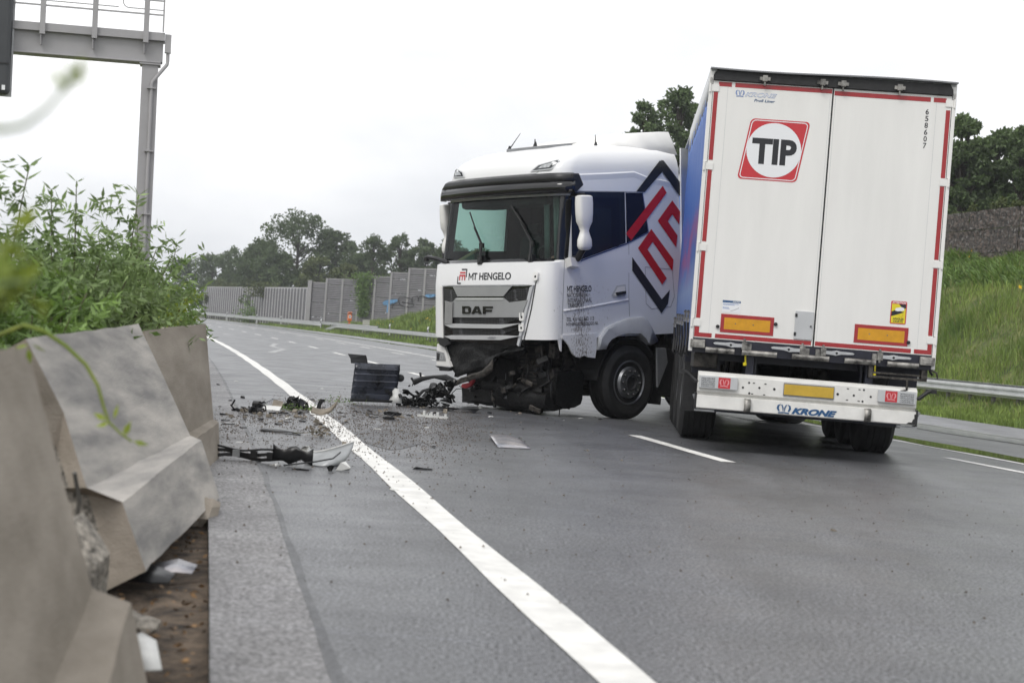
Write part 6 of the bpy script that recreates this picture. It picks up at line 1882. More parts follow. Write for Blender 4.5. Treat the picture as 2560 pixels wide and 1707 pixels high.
for k, ((x, y), h, sp, ns, lab, mt) in enumerate((((-2.72, 9.4), 1.5, 0.34, 34, 'fresh green bramble mass along the top of the tilted barrier', 'leaf_shrub'), ((-3.05, 11.6), 1.55, 0.38, 36, 'fresh green bramble mass over the broken barrier corner', 'leaf_shrub'),
        ((-3.15, 13.2), 1.6, 0.45, 36, 'bright green bramble beyond the broken barrier segment', 'leaf_yellow'), ((-3.40, 14.4), 1.62, 0.5, 34, 'trailing bright bramble overhanging the gutter', 'leaf_shrub'), ((-3.3, 10.6), 1.4, 0.6, 30, 'dark bramble filling behind the plumed shrubs', 'leaf_shrub'),
        ((-3.7, 12.5), 1.5, 0.7, 30, 'dark bramble filling behind the gantry-side shrubs', 'leaf_shrub'))):
    shrub((x, y, -0.03), h, sp, ns, lab, leaf=(0.06, 0.03), mat=mt, seed=340 + k, lpn=40, side=6, group='brambles behind the concrete barrier')
# near, strongly defocused plants leaning over the first segment
ns_ = empty('leaning_plant', (-1.2, 1.8, -0.05), 'out-of-focus yellow-green plant leaning over the upright beige barrier segment', 'plant', 'plants leaning over the barrier')
a_ = Vector((-1.2, 1.8, -0.05)); C = []; mb = MB()
for k in range(16):
    e = at(npr.normal(38, 42), npr.normal(680, 62), 1.8 + npr.normal(0, 0.06)); mid = Vector((-0.85, 1.8, 1.0)).lerp(e, 0.45) + Vector((0, 0, 0.03))
    p_ = [Vector((-1.2 + 0.01 * k, 1.8, -0.05)), Vector((-1.1, 1.8, 0.85)), mid, e]
    mb.tube([p - a_ for p in p_], [0.006, 0.005, 0.004, 0.002], 5)
    for j in range(14):
        C.append(mid.lerp(e, npr.uniform(0.1, 1.05)) + Vector(npr.normal(0, 0.012, 3)) - a_)
mb.build('stems', MAT['leaf_grey'], ns_, recalc=False)
C = np.array(C); V, Fq = leaf_quads(C, npr.normal(size=C.shape), npr.uniform(0.02, 0.042, len(C)), npr.uniform(0.013, 0.024, len(C))); fast_mesh('leaves', V, Fq, MAT['leaf_yellow'], ns_)
sp_ = empty('arching_stem', (-1.45, 1.45, 0.0), 'single arching leafy stem high above the upright beige barrier segment', 'plant stem', 'plants leaning over the barrier')
a_ = Vector((-1.45, 1.45, 0.0)); path = [Vector((-1.45, 1.45, 0.0)), Vector((-1.0, 1.42, 1.05))] + [at(x, y, 1.4) for x, y in ((-90, 300), (0, 325), (60, 315), (120, 270), (165, 215), (190, 190))]
MB().tube([p - a_ for p in path], [0.008, 0.006, 0.004, 0.003, 0.0025, 0.002, 0.0018, 0.0015], 6).build('stem', MAT['leaf_grey'], sp_)
C = np.array([at(x, y, 1.4) - a_ for x, y in ((150, 240), (170, 215), (175, 205), (182, 200), (160, 225), (188, 192))]); D = np.array([[0.5, 0, 1], [0.8, 0.2, 0.5], [-0.2, 0.3, 1], [0.5, -0.3, 0.6], [-0.5, 0, 0.8], [0.3, 0, 1]])
V, Fq = leaf_quads(C, D, np.full(6, 0.022), np.full(6, 0.010)); fast_mesh('leaves', V, Fq, MAT['leaf_yellow'], sp_)
sp_ = empty('trailing_tendril', (-1.6, 4.7, 0.0), 'thin green tendril trailing down over the tilted barrier face', 'tendril', 'plants leaning over the barrier')
a_ = Vector((-1.6, 4.7, 0.0)); path = [Vector((-1.75, 4.9, 0.0)), Vector((-1.7, 4.8, 0.9))] + [at(x, y, 4.3) for x, y in ((60, 812), (110, 828), (165, 865), (215, 912), (245, 965), (260, 1020), (272, 1055), (300, 1082), (330, 1104))]
MB().tube([p - a_ for p in path], [0.006] * 4 + [0.0055, 0.005, 0.0045, 0.004, 0.0035, 0.003, 0.0025], 6).build('stem', MAT['leaf_yellow'], sp_)
C = []; D = []
for x, y, dx, dz in ((72, 862, -1, -0.3), (70, 870, 0.2, -1), (80, 860, 1, -0.5), (268, 1050, -1, 0.4), (276, 1055, -0.8, -0.3), (284, 1048, 0.2, 1), (312, 1090, 0.3, 1), (318, 1098, 0.2, -1), (332, 1102, 1, -0.2), (305, 1085, 0.6, 1)):
    C.append(at(x, y, 4.3) - a_); D.append((dx, 0.1, dz))
V, Fq = leaf_quads(np.array(C), np.array(D, float), np.full(len(C), 0.045), np.full(len(C), 0.018)); fast_mesh('leaves', V, Fq, MAT['leaf_yellow'], sp_)

# ivy on the noise barrier
iv = empty('ivy', on_fence(905, 760, 0.3) + org, 'ivy hanging over one panel of the stepped noise barrier', 'ivy')
pts = []
for k in range(2600):
    f = npr.uniform(0, 1)
    px = npr.normal(908, 11 - 5 * f) + (npr.normal(0, 16) if f < 0.12 else 0)
    pts.append(on_fence(px, 683 + 108 * f + npr.normal(0, 2), npr.uniform(0.15, 0.6)) + org - Vector(iv.location))
C = np.array(pts); D = npr.normal(size=C.shape); D[:, 1] -= 1
V, Fq = leaf_quads(C, D, npr.uniform(0.12, 0.26, len(C)), npr.uniform(0.1, 0.2, len(C))); fast_mesh('foliage', V, Fq, MAT['leaf_shrub'], iv)
for k, (px, w, lab) in enumerate(((678, 10, 'reddish vine hanging over the ribbed barrier top'), (662, 9, 'green weed clump at the foot of the ribbed barrier'))):
    iv = empty('vine', A.lerp(Bq, (775 - px) / 267), lab, 'vine', 'plants on the ribbed barrier'); iv.location.z = 0
    C = []
    for j in range(700):
        C.append((npr.normal(0, 0.9), npr.normal(-0.8, 0.3), (npr.uniform(3.2, 5.0) if k == 0 else abs(npr.normal(0, 1.2)))))
    C = np.array(C); V, Fq = leaf_quads(C, npr.normal(size=C.shape), npr.uniform(0.2, 0.4, len(C)), npr.uniform(0.12, 0.24, len(C)))
    fast_mesh('foliage', V, Fq, MAT['leaf_light' if k == 0 else 'leaf_shrub'], iv)


# ------------------------------------------------------------------ verge grass (one mass) and flowers
def blades(n, tr, lr, hr, wr, name, mat, zoff=0.0, bendk=0.35, dens=None):
    t = npr.uniform(tr[0], tr[1], n) if dens is None else tr[0] + (tr[1] - tr[0]) * npr.uniform(0, 1, n) ** dens
    la = npr.uniform(lr[0], lr[1], n)
    V = np.empty((n, 5, 3))
    m = B1 + 2 * B2 * t; k = np.sqrt(1 + m * m)
    X = B0 + B1 * t + B2 * t * t + la / k; Y = t - la * m / k
    Z = np.array([bank2(a, b) for a, b in zip(t, la)]) + zoff
    clump = 0.6 + 0.8 * (0.5 + 0.5 * np.sin(X * 1.7 + np.sin(Y * 1.1) * 2)) * (0.5 + 0.5 * np.sin(Y * 1.3 + X * 0.6))
    h = npr.uniform(hr[0], hr[1], n) * clump; w = npr.uniform(wr[0], wr[1], n)
    h = np.where(la < 18.0, h * 0.62, h)
    a = npr.uniform(0, np.pi, n); bx, by = npr.normal(0, bendk, n) * h, npr.normal(0, bendk, n) * h
    ca, sa = np.cos(a) * w / 2, np.sin(a) * w / 2
    V[:, 0] = np.stack([X - ca, Y - sa, Z - 0.03], 1); V[:, 1] = np.stack([X + ca, Y + sa, Z - 0.03], 1)
    V[:, 2] = np.stack([X + bx * 0.4 + ca * 0.7, Y + by * 0.4 + sa * 0.7, Z + h * 0.6], 1); V[:, 3] = np.stack([X + bx * 0.4 - ca * 0.7, Y + by * 0.4 - sa * 0.7, Z + h * 0.6], 1)
    V[:, 4] = np.stack([X + bx, Y + by, Z + h * 0.97], 1)
    I_ = np.arange(n * 5).reshape(n, 5)
    F3 = np.concatenate([I_[:, [0, 1, 2]], I_[:, [0, 2, 3]], I_[:, [3, 2, 4]]])
    o = fast_mesh(name, V.reshape(-1, 3), None, MAT[mat], None, F3)
    o['kind'] = 'stuff'
    return o


tag(blades(130000, (24, 64), (13.85, 24.2), (0.14, 0.44), (0.012, 0.03), 'verge_grass', 'grass'), 'long green grass on the verge and bank beside the trailer', 'grass')
tag(blades(60000, (60, 165), (13.8, 25), (0.22, 0.6), (0.05, 0.10), 'bank_grass', 'grass'), 'green grass on the far bank below the noise barrier', 'grass')
tag(blades(2600, (24, 60), (15.5, 24), (0.3, 0.7), (0.008, 0.016), 'dry_grass', 'grass_dry', bendk=0.5), 'straw-coloured tall grass stalks on the bank', 'grass')
tag(blades(16000, (26, 58), (21.8, 23.9), (0.15, 0.42), (0.06, 0.13), 'bank_weeds', 'leaf_shrub', bendk=0.6), 'broad-leaved weeds at the foot of the gabion wall', 'weeds')
n = 900
fl_t = npr.uniform(26, 130, n); fl_l = npr.uniform(17, 24, n)
C = np.array([rd(t, la, bank2(t, la) + npr.uniform(0.35, 0.8)) for t, la in zip(fl_t, fl_l)])
C = C[np.sin(C[:, 0] * 0.9) + np.sin(C[:, 1] * 0.5) > 0.3]
V, Fq = leaf_quads(C, npr.normal(size=C.shape), npr.uniform(0.06, 0.14, len(C)), npr.uniform(0.06, 0.12, len(C)))
tag(fast_mesh('wild_flowers', V, Fq, MAT['flower']), 'scattered small yellow wild flowers on the bank', 'flowers', kind='stuff')
tag(blades(160, (9, 15.5), (-1.5, -1.37), (0.03, 0.10), (0.006, 0.012), 'gutter_weeds', 'grass', zoff=0.20), 'short weeds sprouting along the gutter edge', 'weeds')


# ------------------------------------------------------------------ wreckage on the road
def sheetpiece(name, grid, mat, label, cat, group=None, solid=0.006, smooth=50, loc=None):
    g = [[Vector(p) for p in r] for r in grid]
    c = Vector((sum(p.x for r in g for p in r) / sum(len(r) for r in g), sum(p.y for r in g for p in r) / sum(len(r) for r in g), 0))
    o = MB().sheet([[p - c for p in r] for r in g]).build(name, mat, smooth=smooth, solid=solid)
    o.location = c
    return tag(o, label, cat, group)


# ribbed dark panel standing upright
pb0, pb1 = Vector((-2.10, 20.6, 0.03)), Vector((-1.52, 20.85, 0.04))
PN = empty('ribbed_panel', pb0, 'upright dark ribbed plastic panel standing on the road beside the white edge line', 'panel')
dx = (pb1 - pb0); nn = Vector((dx.y, -dx.x, 0)).normalized()
rows = []
Hs = [0.0, 0.05, 0.10, 0.104, 0.17, 0.195, 0.2, 0.265, 0.27, 0.285, 0.355, 0.36, 0.375, 0.43, 0.435, 0.455, 0.51]
off = [0.02, 0.03, 0.028, 0.01, 0.02, 0.035, 0.012, 0.02, 0.03, 0.014, 0.02, 0.03, 0.014, 0.02, 0.028, 0.014, 0.0]
for h_, o_ in zip(Hs, off):
    rows.append([dx * f * (1 - 0.12 * max(0, f - 0.85) / 0.15 * (1 if h_ < 0.12 else 0)) + nn * (o_ + 0.015 * math.sin(f * 3)) + Vector((0.02 + 0.06 * h_, 0, h_)) for f in np.linspace(0, 1, 13)])
MB().sheet(rows).build('panel_sheet', MAT['panel_dark'], PN, smooth=30, solid=0.008)
mb = MB(); mb.sheet([[Vector((-0.0, 0, 0.50)) + nn * 0.004, dx * 0.32 + Vector((0.03, 0, 0.50)) + nn * 0.004], [Vector((-0.01, 0, 0.56)), dx * 0.30 + Vector((0.03, 0, 0.56))], [Vector((-0.05, 0, 0.62)), dx * 0.27 + Vector((0.03, 0, 0.615))]])
mb.build('corner_tab', MAT['black'], PN, solid=0.008)
MB().box(dx * 0.5 + nn * 0.05 + Vector((0, 0, 0.02)), (0.6, 0.05, 0.035), Matrix.Rotation(math.atan2(dx.y, dx.x), 3, 'Z')).build('foot_rail', MAT['black'], PN, bevel=0.005)
for f, z in ((0.86, 0.12), (0.78, 0.155), (0.36, 0.06)):
    MB().box(dx * f + nn * 0.04 + Vector((0.02, 0, z)), (0.045, 0.03, 0.05), Matrix.Rotation(math.atan2(dx.y, dx.x), 3, 'Z')).build('clip', MAT['black'], PN)
mb = MB(); mb.lathe([(0.0, -0.03), (0.05, -0.02), (0.055, 0.03), (0.0, 0.05)], 12, T=Matrix.Translation(dx * 1.07 + Vector((0.02, 0.06, 0.33)))); mb.tube([dx * 0.98 + Vector((0.02, 0.05, 0.36)), dx * 1.08 + Vector((0.02, 0.06, 0.36))], 0.02, 6)
mb.build('bellows', MAT['black'], PN, smooth=50)
sheetpiece('white_shard', [[pb1 + Vector((-0.01, -0.05, 0.20)), pb1 + Vector((0.06, -0.05, 0.19))], [pb1 + Vector((-0.03, -0.06, 0.1)), pb1 + Vector((0.10, -0.07, 0.09))], [pb1 + Vector((-0.08, -0.08, 0.0)), pb1 + Vector((0.12, -0.1, 0.0))]], MAT['frag_white'], 'torn white body shard leaning on the end of the ribbed panel', 'body fragment')


# tangled black heaps between the panel and the lorry
def tangle(c, size, n, seed, label, tall=0.3):
    r = random.Random(seed)
    root = empty('wreckage_heap', c, label, 'wreckage')
    for k in range(n):
        p = Vector((r.uniform(-1, 1) * size[0], r.uniform(-1, 1) * size[1], abs(r.gauss(0, 0.45)) * tall + 0.02))
        kind = r.random()
        mt = MAT[r.choice(('black', 'wreck_black', 'wreck_black', 'wreck_black'))]
        rot = Matrix.Rotation(r.uniform(0, 6), 3, 'Z') @ Matrix.Rotation(r.uniform(-0.9, 0.9), 3, 'X')
        mb = MB()
        if kind < 0.45:
            w, l_ = r.uniform(0.03, 0.09), r.uniform(0.08, 0.22)
            g = [[p + rot @ Vector((l_ * (i / 4 - 0.5), w * (j / 2 - 0.5), 0.035 * math.sin(i * 1.7 + k) + r.uniform(-0.012, 0.012))) for j in range(3)] for i in range(5)]
            for row in g:
                for q in row: q.z = max(0.004, q.z)
            mb.sheet(g).build('torn_sheet', mt, root, solid=0.005)
        elif kind < 0.75:
            q = [p]
            for j in range(5): q.append(q[-1] + Vector((r.gauss(0, 0.05), r.gauss(0, 0.04), r.gauss(0, 0.04)))); q[-1].z = max(0.012, q[-1].z)
            mb.tube(q, r.choice((0.006, 0.01, 0.016)), 5).build('cable', mt, root, smooth=40)
        else:
            mb.box(p, (r.uniform(0.03, 0.1), r.uniform(0.02, 0.07), r.uniform(0.02, 0.06)), rot).build('bracket', mt, root, bevel=0.004)
    return root


tangle(Vector((-1.26, 20.9, 0)), (0.20, 0.16), 46, 71, 'tangled heap of black plastic and cables beside the upright ribbed panel', 0.20)
T2 = tangle(Vector((-0.92, 21.4, 0)), (0.16, 0.12), 30, 72, 'bent black bracket and torn wiring hanging between heap and lorry front', 0.34)
for pth, rr in (([(-0.40, 0.3, 0.30), (-0.28, 0.25, 0.36), (-0.12, 0.2, 0.40), (0.05, 0.15, 0.40), (0.18, 0.1, 0.36)], 0.05), ([(-0.05, 0.15, 0.30), (0.08, 0.1, 0.18), (0.15, 0.05, 0.06)], 0.055), ([(0.18, 0.1, 0.38), (0.13, 0.05, 0.25), (0.08, 0.02, 0.14)], 0.035),
                 ([(-0.44, 0.3, 0.36), (-0.40, 0.3, 0.30), (-0.42, 0.3, 0.25)], 0.018), ([(-0.32, 0.28, 0.44), (-0.30, 0.26, 0.36)], 0.018), ([(-0.34, 0.1, 0.10), (-0.25, 0.1, 0.2), (-0.1, 0.12, 0.26), (0.05, 0.1, 0.28)], 0.03)):
    MB().tube([Vector(p) for p in pth], [rr * (0.7 + 0.3 * math.sin(i * 2.1 + 1)) for i in range(len(pth))], 7).build('bent_strut', MAT['black'], T2, smooth=40)
tangle(Vector((-2.50, 18.35, 0)), (0.14, 0.10), 18, 73, 'low tangle of black plastic between the broken housing and the edge line', 0.10)
tangle(Vector((-2.85, 17.2, 0)), (0.12, 0.12), 10, 74, 'few black plastic splinters lying in the gutter', 0.04)
sheetpiece('lamp_fragment', [[(-0.95, 20.75, 0.10), (-0.90, 20.9, 0.11)], [(-0.78, 20.6, 0.09), (-0.72, 20.75, 0.08)], [(-0.55, 20.5, 0.03), (-0.50, 20.65, 0.02)]], MAT['frag_grey'], 'grey lamp housing fragment lying under the lorry front corner', 'lamp fragment')
sheetpiece('black_trim', [[(-0.98, 20.6, 0.03), (-0.9, 20.75, 0.04)], [(-0.7, 20.45, 0.05), (-0.65, 20.6, 0.02)], [(-0.42, 20.4, 0.01), (-0.36, 20.6, 0.05)]], MAT['black'], 'long black trim piece lying under the grey lamp housing fragment', 'trim piece')
# silver fairing torn off, on its back in the gutter
fr = empty('fairing_wreck', (-1.45, 11.5, 0), 'curved silver fairing with black frame lying across the gutter and edge line', 'fairing')
oo = Vector((-1.45, 11.5, 0))
c5 = lambda x, y: (500 + x / 3.178, 860 + y / 3.178)
tx_, ty_ = [835, 868, 884, 902, 1000, 1100, 1225], [815, 824, 836, 862, 846, 818, 776]
g = []
for i in range(15):
    f = i / 14
    xt = 838 + (1225 - 838) * f; yt = float(np.interp(xt, tx_, ty_))
    xb = 828 + (1112 - 828) * f; yb = 985 + 14 * math.sin(math.pi * f) - 10 * f
    col_ = []
    for j in range(6):
        q = j / 5
        bulge = math.sin(math.pi * q) * 0.5
        d_ = 11.42 + 0.22 * (1 - q) ** 1.5 + 0.12 * (2 * f - 1) ** 2 - 0.05 * bulge
        x, y = xt + (xb - xt) * (q ** 1.6), yt + (yb - yt) * q
        p = at(*c5(x, y), d_); p.z = max(p.z, 0.006)
        col_.append(p - oo)
    g.append(col_)
MB().sheet(g).build('silver_skin', MAT['frag_grey'], fr, smooth=60, solid=0.008)
edge = [r_[0] + Vector((0, -0.006, 0.003)) for r_ in g]
MB().tube(edge[2:], 0.006, 5).build('skin_edge', MAT['frag_white'], fr)
for nm, pts, d_, mt in (('white_tab', [(1078, 1005), (1120, 940), (1155, 930), (1200, 985), (1185, 1004), (1120, 1012)], 11.25, 'frag_white'), ('white_tab', [(548, 985), (590, 950), (620, 945), (636, 968), (600, 992), (578, 1022)], 11.22, 'frag_white'), ('white_tab', [(795, 905), (805, 830), (835, 808), (868, 815), (850, 860), (820, 930)], 11.38, 'frag_white'),
                     ('black_tab', [(1012, 1070), (1020, 1000), (1005, 975), (1045, 960), (1070, 970), (1045, 1030), (1075, 1055), (1060, 1072)], 11.1, 'black'), ('black_tab', [(725, 1060), (790, 1015), (860, 1010), (865, 1040), (800, 1060), (740, 1066)], 11.1, 'black')):
    P_ = [at(*c5(x, y), d_ + 0.04 * math.sin(x * 0.05)) for x, y in pts]
    for p in P_: p.z = max(p.z, 0.005)
    mb = MB(); mb.add([p - oo for p in P_], [tuple(range(len(P_)))]); mb.build(nm, MAT[mt], fr, solid=0.008)
for k in range(3):
    rows = [[Vector((-2.10 + 0.60 * f, 11.42 + 0.03 * math.sin(f * 5 + k), z + 0.012 * math.sin(f * 9 + k))) - oo for z in ((0.02, 0.045), (0.05, 0.075), (0.085, 0.10))[k]] for f in np.linspace(0, 1, 10)]
    MB().sheet(rows).build('frame_bar', MAT['black'], fr, solid=0.014)
for x, z in ((-1.95, 0.06), (-1.82, 0.06), (-1.70, 0.06)):
    MB().box(Vector((x, 11.40, z)) - oo, (0.05, 0.03, 0.05)).build('frame_clip', MAT['frag_grey' if x < -1.9 else 'black'], fr)
rows = [[Vector((-1.68 + 0.30 * f, 11.38 - 0.05 * f, z0_ + 0.02 * math.sin(f * 11 + j))) - oo for j, z0_ in enumerate((0.03, 0.10, 0.13))] for f in np.linspace(0, 1, 8)]
MB().sheet(rows).build('torn_backing', MAT['black'], fr, smooth=40, solid=0.01)
MB().tube([Vector(p) - oo for p in ((-1.55, 11.05, 0.03), (-1.35, 11.15, 0.06), (-1.22, 11.2, 0.09), (-1.18, 11.3, 0.13))], 0.006, 5).build('wire', MAT['black'], fr)
# curled strip with upright spike
c0 = Vector((-2.03, 17.45, 0))
g = []
for i in range(11):
    f = i / 10
    g.append([c0 + Vector((-0.15 + 0.27 * f, 0.03 * j, 0.012 + 0.05 * (2 * f - 0.7) ** 2 * (1 if f < 0.9 else 1.3) + 0.02 * j)) for j in range(4)])
sheetpiece('curled_shell', g, MAT['frag_brown'], 'curled dusty shell fragment lying on the white edge line', 'body fragment')
mb = MB(); mb.tube([c0 + Vector(p) for p in ((-0.02, 0, 0.03), (0.06, 0, 0.07), (0.11, 0, 0.14), (0.17, 0, 0.25))], [0.016, 0.012, 0.008, 0.004], 6); tag(mb.build('bent_spike', MAT['frag_brown'], smooth=40), 'thin bent strip rising from the curled shell fragment', 'metal strip')
# white comb-shaped moulding
mb = MB(); a0, a1 = Vector((-1.06, 18.7, 0.0)), Vector((-0.69, 18.62, 0.0))
mb.box((a0 + a1) / 2 + Vector((0, 0, 0.016)), ((a1 - a0).length, 0.06, 0.028), Matrix.Rotation(math.atan2((a1 - a0).y, (a1 - a0).x), 3, 'Z'))
for f, w, h_ in ((0.2, 0.03, 0.05), (0.3, 0.012, 0.02), (0.38, 0.012, 0.022), (0.44, 0.025, 0.04), (0.55, 0.012, 0.018), (0.64, 0.03, 0.045), (0.9, 0.03, 0.03)):
    p = a0.lerp(a1, f); mb.b2((p.x - w / 2, p.y - 0.02, 0.0302), (p.x + w / 2, p.y + 0.02, 0.03 + h_))
tag(mb.build('comb_moulding', MAT['frag_white']), 'white comb-shaped plastic moulding lying in front of the lorry', 'moulding')
# iridescent bent sheet on the asphalt
p0, p1, p2, p3 = gnd(1223, 1095), gnd(1245, 1122), gnd(1326, 1122), gnd(1300, 1100)
g = []
for i in range(9):
    f = i / 8
    a = gnd(1222 + 82 * f, 1095 + 6 * f); b = gnd(1245 + 82 * f, 1119 + 4 * f)
    g.append([a.lerp(b, j / 4) + Vector((0, 0, 0.006 + 0.035 * (1 - f) * (1 - j / 4) + 0.02 * math.sin(math.pi * f) * (1 - j / 4))) for j in range(5)])
sheetpiece('bent_sheet', g, MAT['foil'], 'iridescent bent metal sheet lying alone on the open asphalt', 'metal sheet', solid=0.004)
# mirror glass with stalk
c0 = Vector((-1.33, 17.8, 0))
mr2 = empty('mirror_wreck', c0, 'broken black mirror head on a thin stalk lying on the road', 'mirror')
mb = MB(); mb.lathe([(0.0, -0.015), (0.10, -0.012), (0.105, 0.0), (0.09, 0.01), (0.0, 0.012)], 18, T=Matrix.Translation((0.03, 0, 0.07)) @ Matrix.Rotation(R(68), 4, 'X') @ Matrix.Scale(0.62, 4, (0, 0, 1))); mb.build('mirror_head', MAT['gloss_black'], mr2, smooth=40)
MB().tube([(-0.26, 0.0, 0.05), (-0.12, 0, 0.035), (-0.05, 0, 0.05), (0.0, 0, 0.07)], 0.006, 5).build('stalk', MAT['black'], mr2)
MB().box((0.0, -0.1, 0.02), (0.12, 0.08, 0.035), Matrix.Rotation(0.4, 3, 'Z')).build('mount', MAT['black'], mr2, bevel=0.006)
MB().tube([(0.02, -0.1, 0.03), (0.05, -0.06, 0.06), (0.04, 0, 0.07)], 0.012, 6).build('joint', MAT['black'], mr2)
# grey-white broken housing by the gutter
hs = empty('broken_housing', (-2.75, 17.9, 0), 'broken grey and white lamp housing lying beside the gutter', 'housing')
for k, (pts, mt) in enumerate((([(-0.10, 0, 0.06), (0.02, 0.05, 0.10), (0.05, 0.1, 0.13), (-0.04, 0.1, 0.09)], 'frag_grey'), ([(0.05, 0.0, 0.03), (0.17, 0.0, 0.03), (0.17, 0.1, 0.10), (0.06, 0.1, 0.11)], 'frag_brown'), ([(-0.04, -0.1, 0.0), (0.16, -0.1, 0.0), (0.17, -0.02, 0.045), (-0.02, -0.02, 0.05)], 'frag_white'), ([(-0.16, -0.05, 0.0), (-0.05, -0.08, 0.0), (-0.04, 0.0, 0.05), (-0.14, 0.02, 0.055)], 'black'))):
    mb = MB(); mb.add([Vector(p) for p in pts], [tuple(range(len(pts)))]); mb.build('shell_piece', MAT[mt], hs, solid=0.01)
mb = MB(); mb.lathe([(0.0, -0.04), (0.045, -0.04), (0.045, 0.04), (0.0, 0.04)], 14, T=Matrix.Translation((-0.11, -0.02, 0.05)) @ Matrix.Rotation(1.2, 4, 'Z')); mb.build('lamp_barrel', MAT['black'], hs, smooth=40)
mb = MB(); p = Vector((-2.22, 18.4, 0))
mb.tube([p + Vector((0, 0, 0.0)), p + Vector((0.01, 0, 0.08)), p + Vector((0.03, 0, 0.12))], [0.028, 0.024, 0.03], 7); mb.box(p + Vector((0.04, 0, 0.125)), (0.06, 0.04, 0.035)); mb.box(p + Vector((-0.06, -0.05, 0.02)), (0.14, 0.07, 0.03), Matrix.Rotation(0.3, 3, 'Z'))
tag(mb.build('black_stump', MAT['black'], bevel=0.004), 'upright black plastic stump standing on the edge line', 'plastic part')
sheetpiece('black_strip', [[(-2.28, 14.58, 0.02), (-2.27, 14.5, 0.005)], [(-2.1, 14.52, 0.03), (-2.1, 14.44, 0.008)], [(-1.98, 14.5, 0.012), (-1.97, 14.42, 0.02)], [(-1.88, 14.42, 0.004), (-1.89, 14.36, 0.006)]], MAT['black'], 'long thin black strip with pale edge lying across the gutter joint', 'plastic strip')
sheetpiece('pale_strip', [[(-2.30, 14.66, 0.012), (-2.26, 14.6, 0.012)], [(-2.12, 14.63, 0.03), (-2.1, 14.56, 0.03)], [(-1.95, 14.58, 0.01), (-1.95, 14.53, 0.01)]], MAT['frag_grey'], 'pale narrow strip lying on the long thin black strip', 'plastic strip')
sheetpiece('black_chip', [[gnd(1032, 1172, 0.004), gnd(1040, 1167, 0.02)], [gnd(1056, 1172, 0.004), gnd(1058, 1170, 0.015)], [gnd(1082, 1173, 0.004), gnd(1080, 1172, 0.01)]], MAT['black'], 'pointed black plastic chip lying alone near the white edge line', 'plastic chip')
# torn-off twig with brown leaves
tw = empty('torn_twig', (-1.72, 14.35, 0), 'torn twig with brown-green leaves lying beside the edge line', 'twig')
mb = MB(); mb.tube([(-0.22, 0, 0.02), (-0.1, 0, 0.03), (0.0, 0, 0.05), (0.1, 0.02, 0.03)], 0.004, 5); mb.build('stem', MAT['twig'], tw)
C = npr.normal(0, 1, (70, 3)) * np.array([0.055, 0.05, 0.03]) + np.array([0.02, 0, 0.05]); C[:, 2] = np.abs(C[:, 2]) + 0.004
V, Fq = leaf_quads(C, npr.normal(size=C.shape) * np.array([1, 1, 0.5]), npr.uniform(0.03, 0.06, 70), npr.uniform(0.014, 0.03, 70)); V[:, 2] = np.maximum(V[:, 2], 0.003); fast_mesh('leaves', V, Fq, MAT['frag_brown'], tw)
for k, (x, y, n_, sx, sy, lab) in enumerate(((-2.48, 18.2, 160, 0.16, 0.12, 'crushed green foliage beside the broken lamp housing'), (-2.22, 20.6, 90, 0.15, 0.08, 'torn green sprig lying by the foot of the ribbed panel'))):
    fo = empty('torn_sprig', (x, y, 0), lab, 'torn foliage', 'torn foliage on the road')
    C = npr.normal(0, 1, (n_, 3)) * np.array([sx, sy, 0.03]); C[:, 2] = np.abs(C[:, 2]) + 0.004
    V, Fq = leaf_quads(C, npr.normal(size=C.shape) * np.array([1, 1, 0.4]), npr.uniform(0.02, 0.06, n_), npr.uniform(0.01, 0.02, n_)); V[:, 2] = np.maximum(V[:, 2], 0.003); fast_mesh('leaves', V, Fq, MAT['leaf_shrub'], fo)
# white strips in the soil behind the near barrier
sheetpiece('white_strip', [[(-1.13, 4.86, 0.04), (-1.10, 4.93, 0.05)], [(-1.06, 4.72, 0.05), (-1.02, 4.78, 0.06)], [(-1.0, 4.55, 0.02), (-0.955, 4.58, 0.02)]], MAT['frag_white'], 'curved white plastic strip lying in the soil beside the gutter', 'plastic strip')
sheetpiece('grey_sheet', [[(-1.25, 4.85, 0.02), (-1.24, 4.6, 0.0)], [(-1.12, 4.8, 0.03), (-1.1, 4.55, 0.0)], [(-1.04, 4.7, 0.01), (-1.05, 4.5, -0.01)]], MAT['frag_brown'], 'dull grey sheet half buried in soil under the white strip', 'metal sheet')
sheetpiece('glass_shard', [[(-1.42, 6.45, 0.02), (-1.40, 6.3, 0.0)], [(-1.32, 6.5, 0.04), (-1.3, 6.35, 0.01)], [(-1.24, 6.5, 0.02), (-1.24, 6.4, 0.0)]], MAT['foil'], 'bluish glass shard in the soil under the tilted barrier', 'glass shard')
sheetpiece('black_scrap', [[(-1.50, 6.3, 0.05), (-1.48, 6.15, 0.0)], [(-1.36, 6.28, 0.04), (-1.35, 6.12, 0.0)], [(-1.28, 6.25, 0.02), (-1.28, 6.15, 0.0)]], MAT['black'], 'black plastic scrap in the soil under the tilted barrier', 'plastic scrap')

# small fragments: three look-alike kinds, each piece its own object
def frag_mesh(seed, mat, flat):
    r = random.Random(seed); n = r.choice((4, 5, 6))
    pts = [Vector(((0.5 + 0.5 * r.random()) * math.cos(2 * math.pi * k / n), (0.25 + 0.4 * r.random()) * math.sin(2 * math.pi * k / n), 0)) for k in range(n)]
    mb = MB(); up = [p * (0.75 + 0.2 * r.random()) + Vector((0, 0, flat * (0.5 + r.random()))) for p in pts]
    mb.loft([pts, up])
    o = mb.build('fragment', mat); me = o.data; bpy.data.objects.remove(o)
    return me


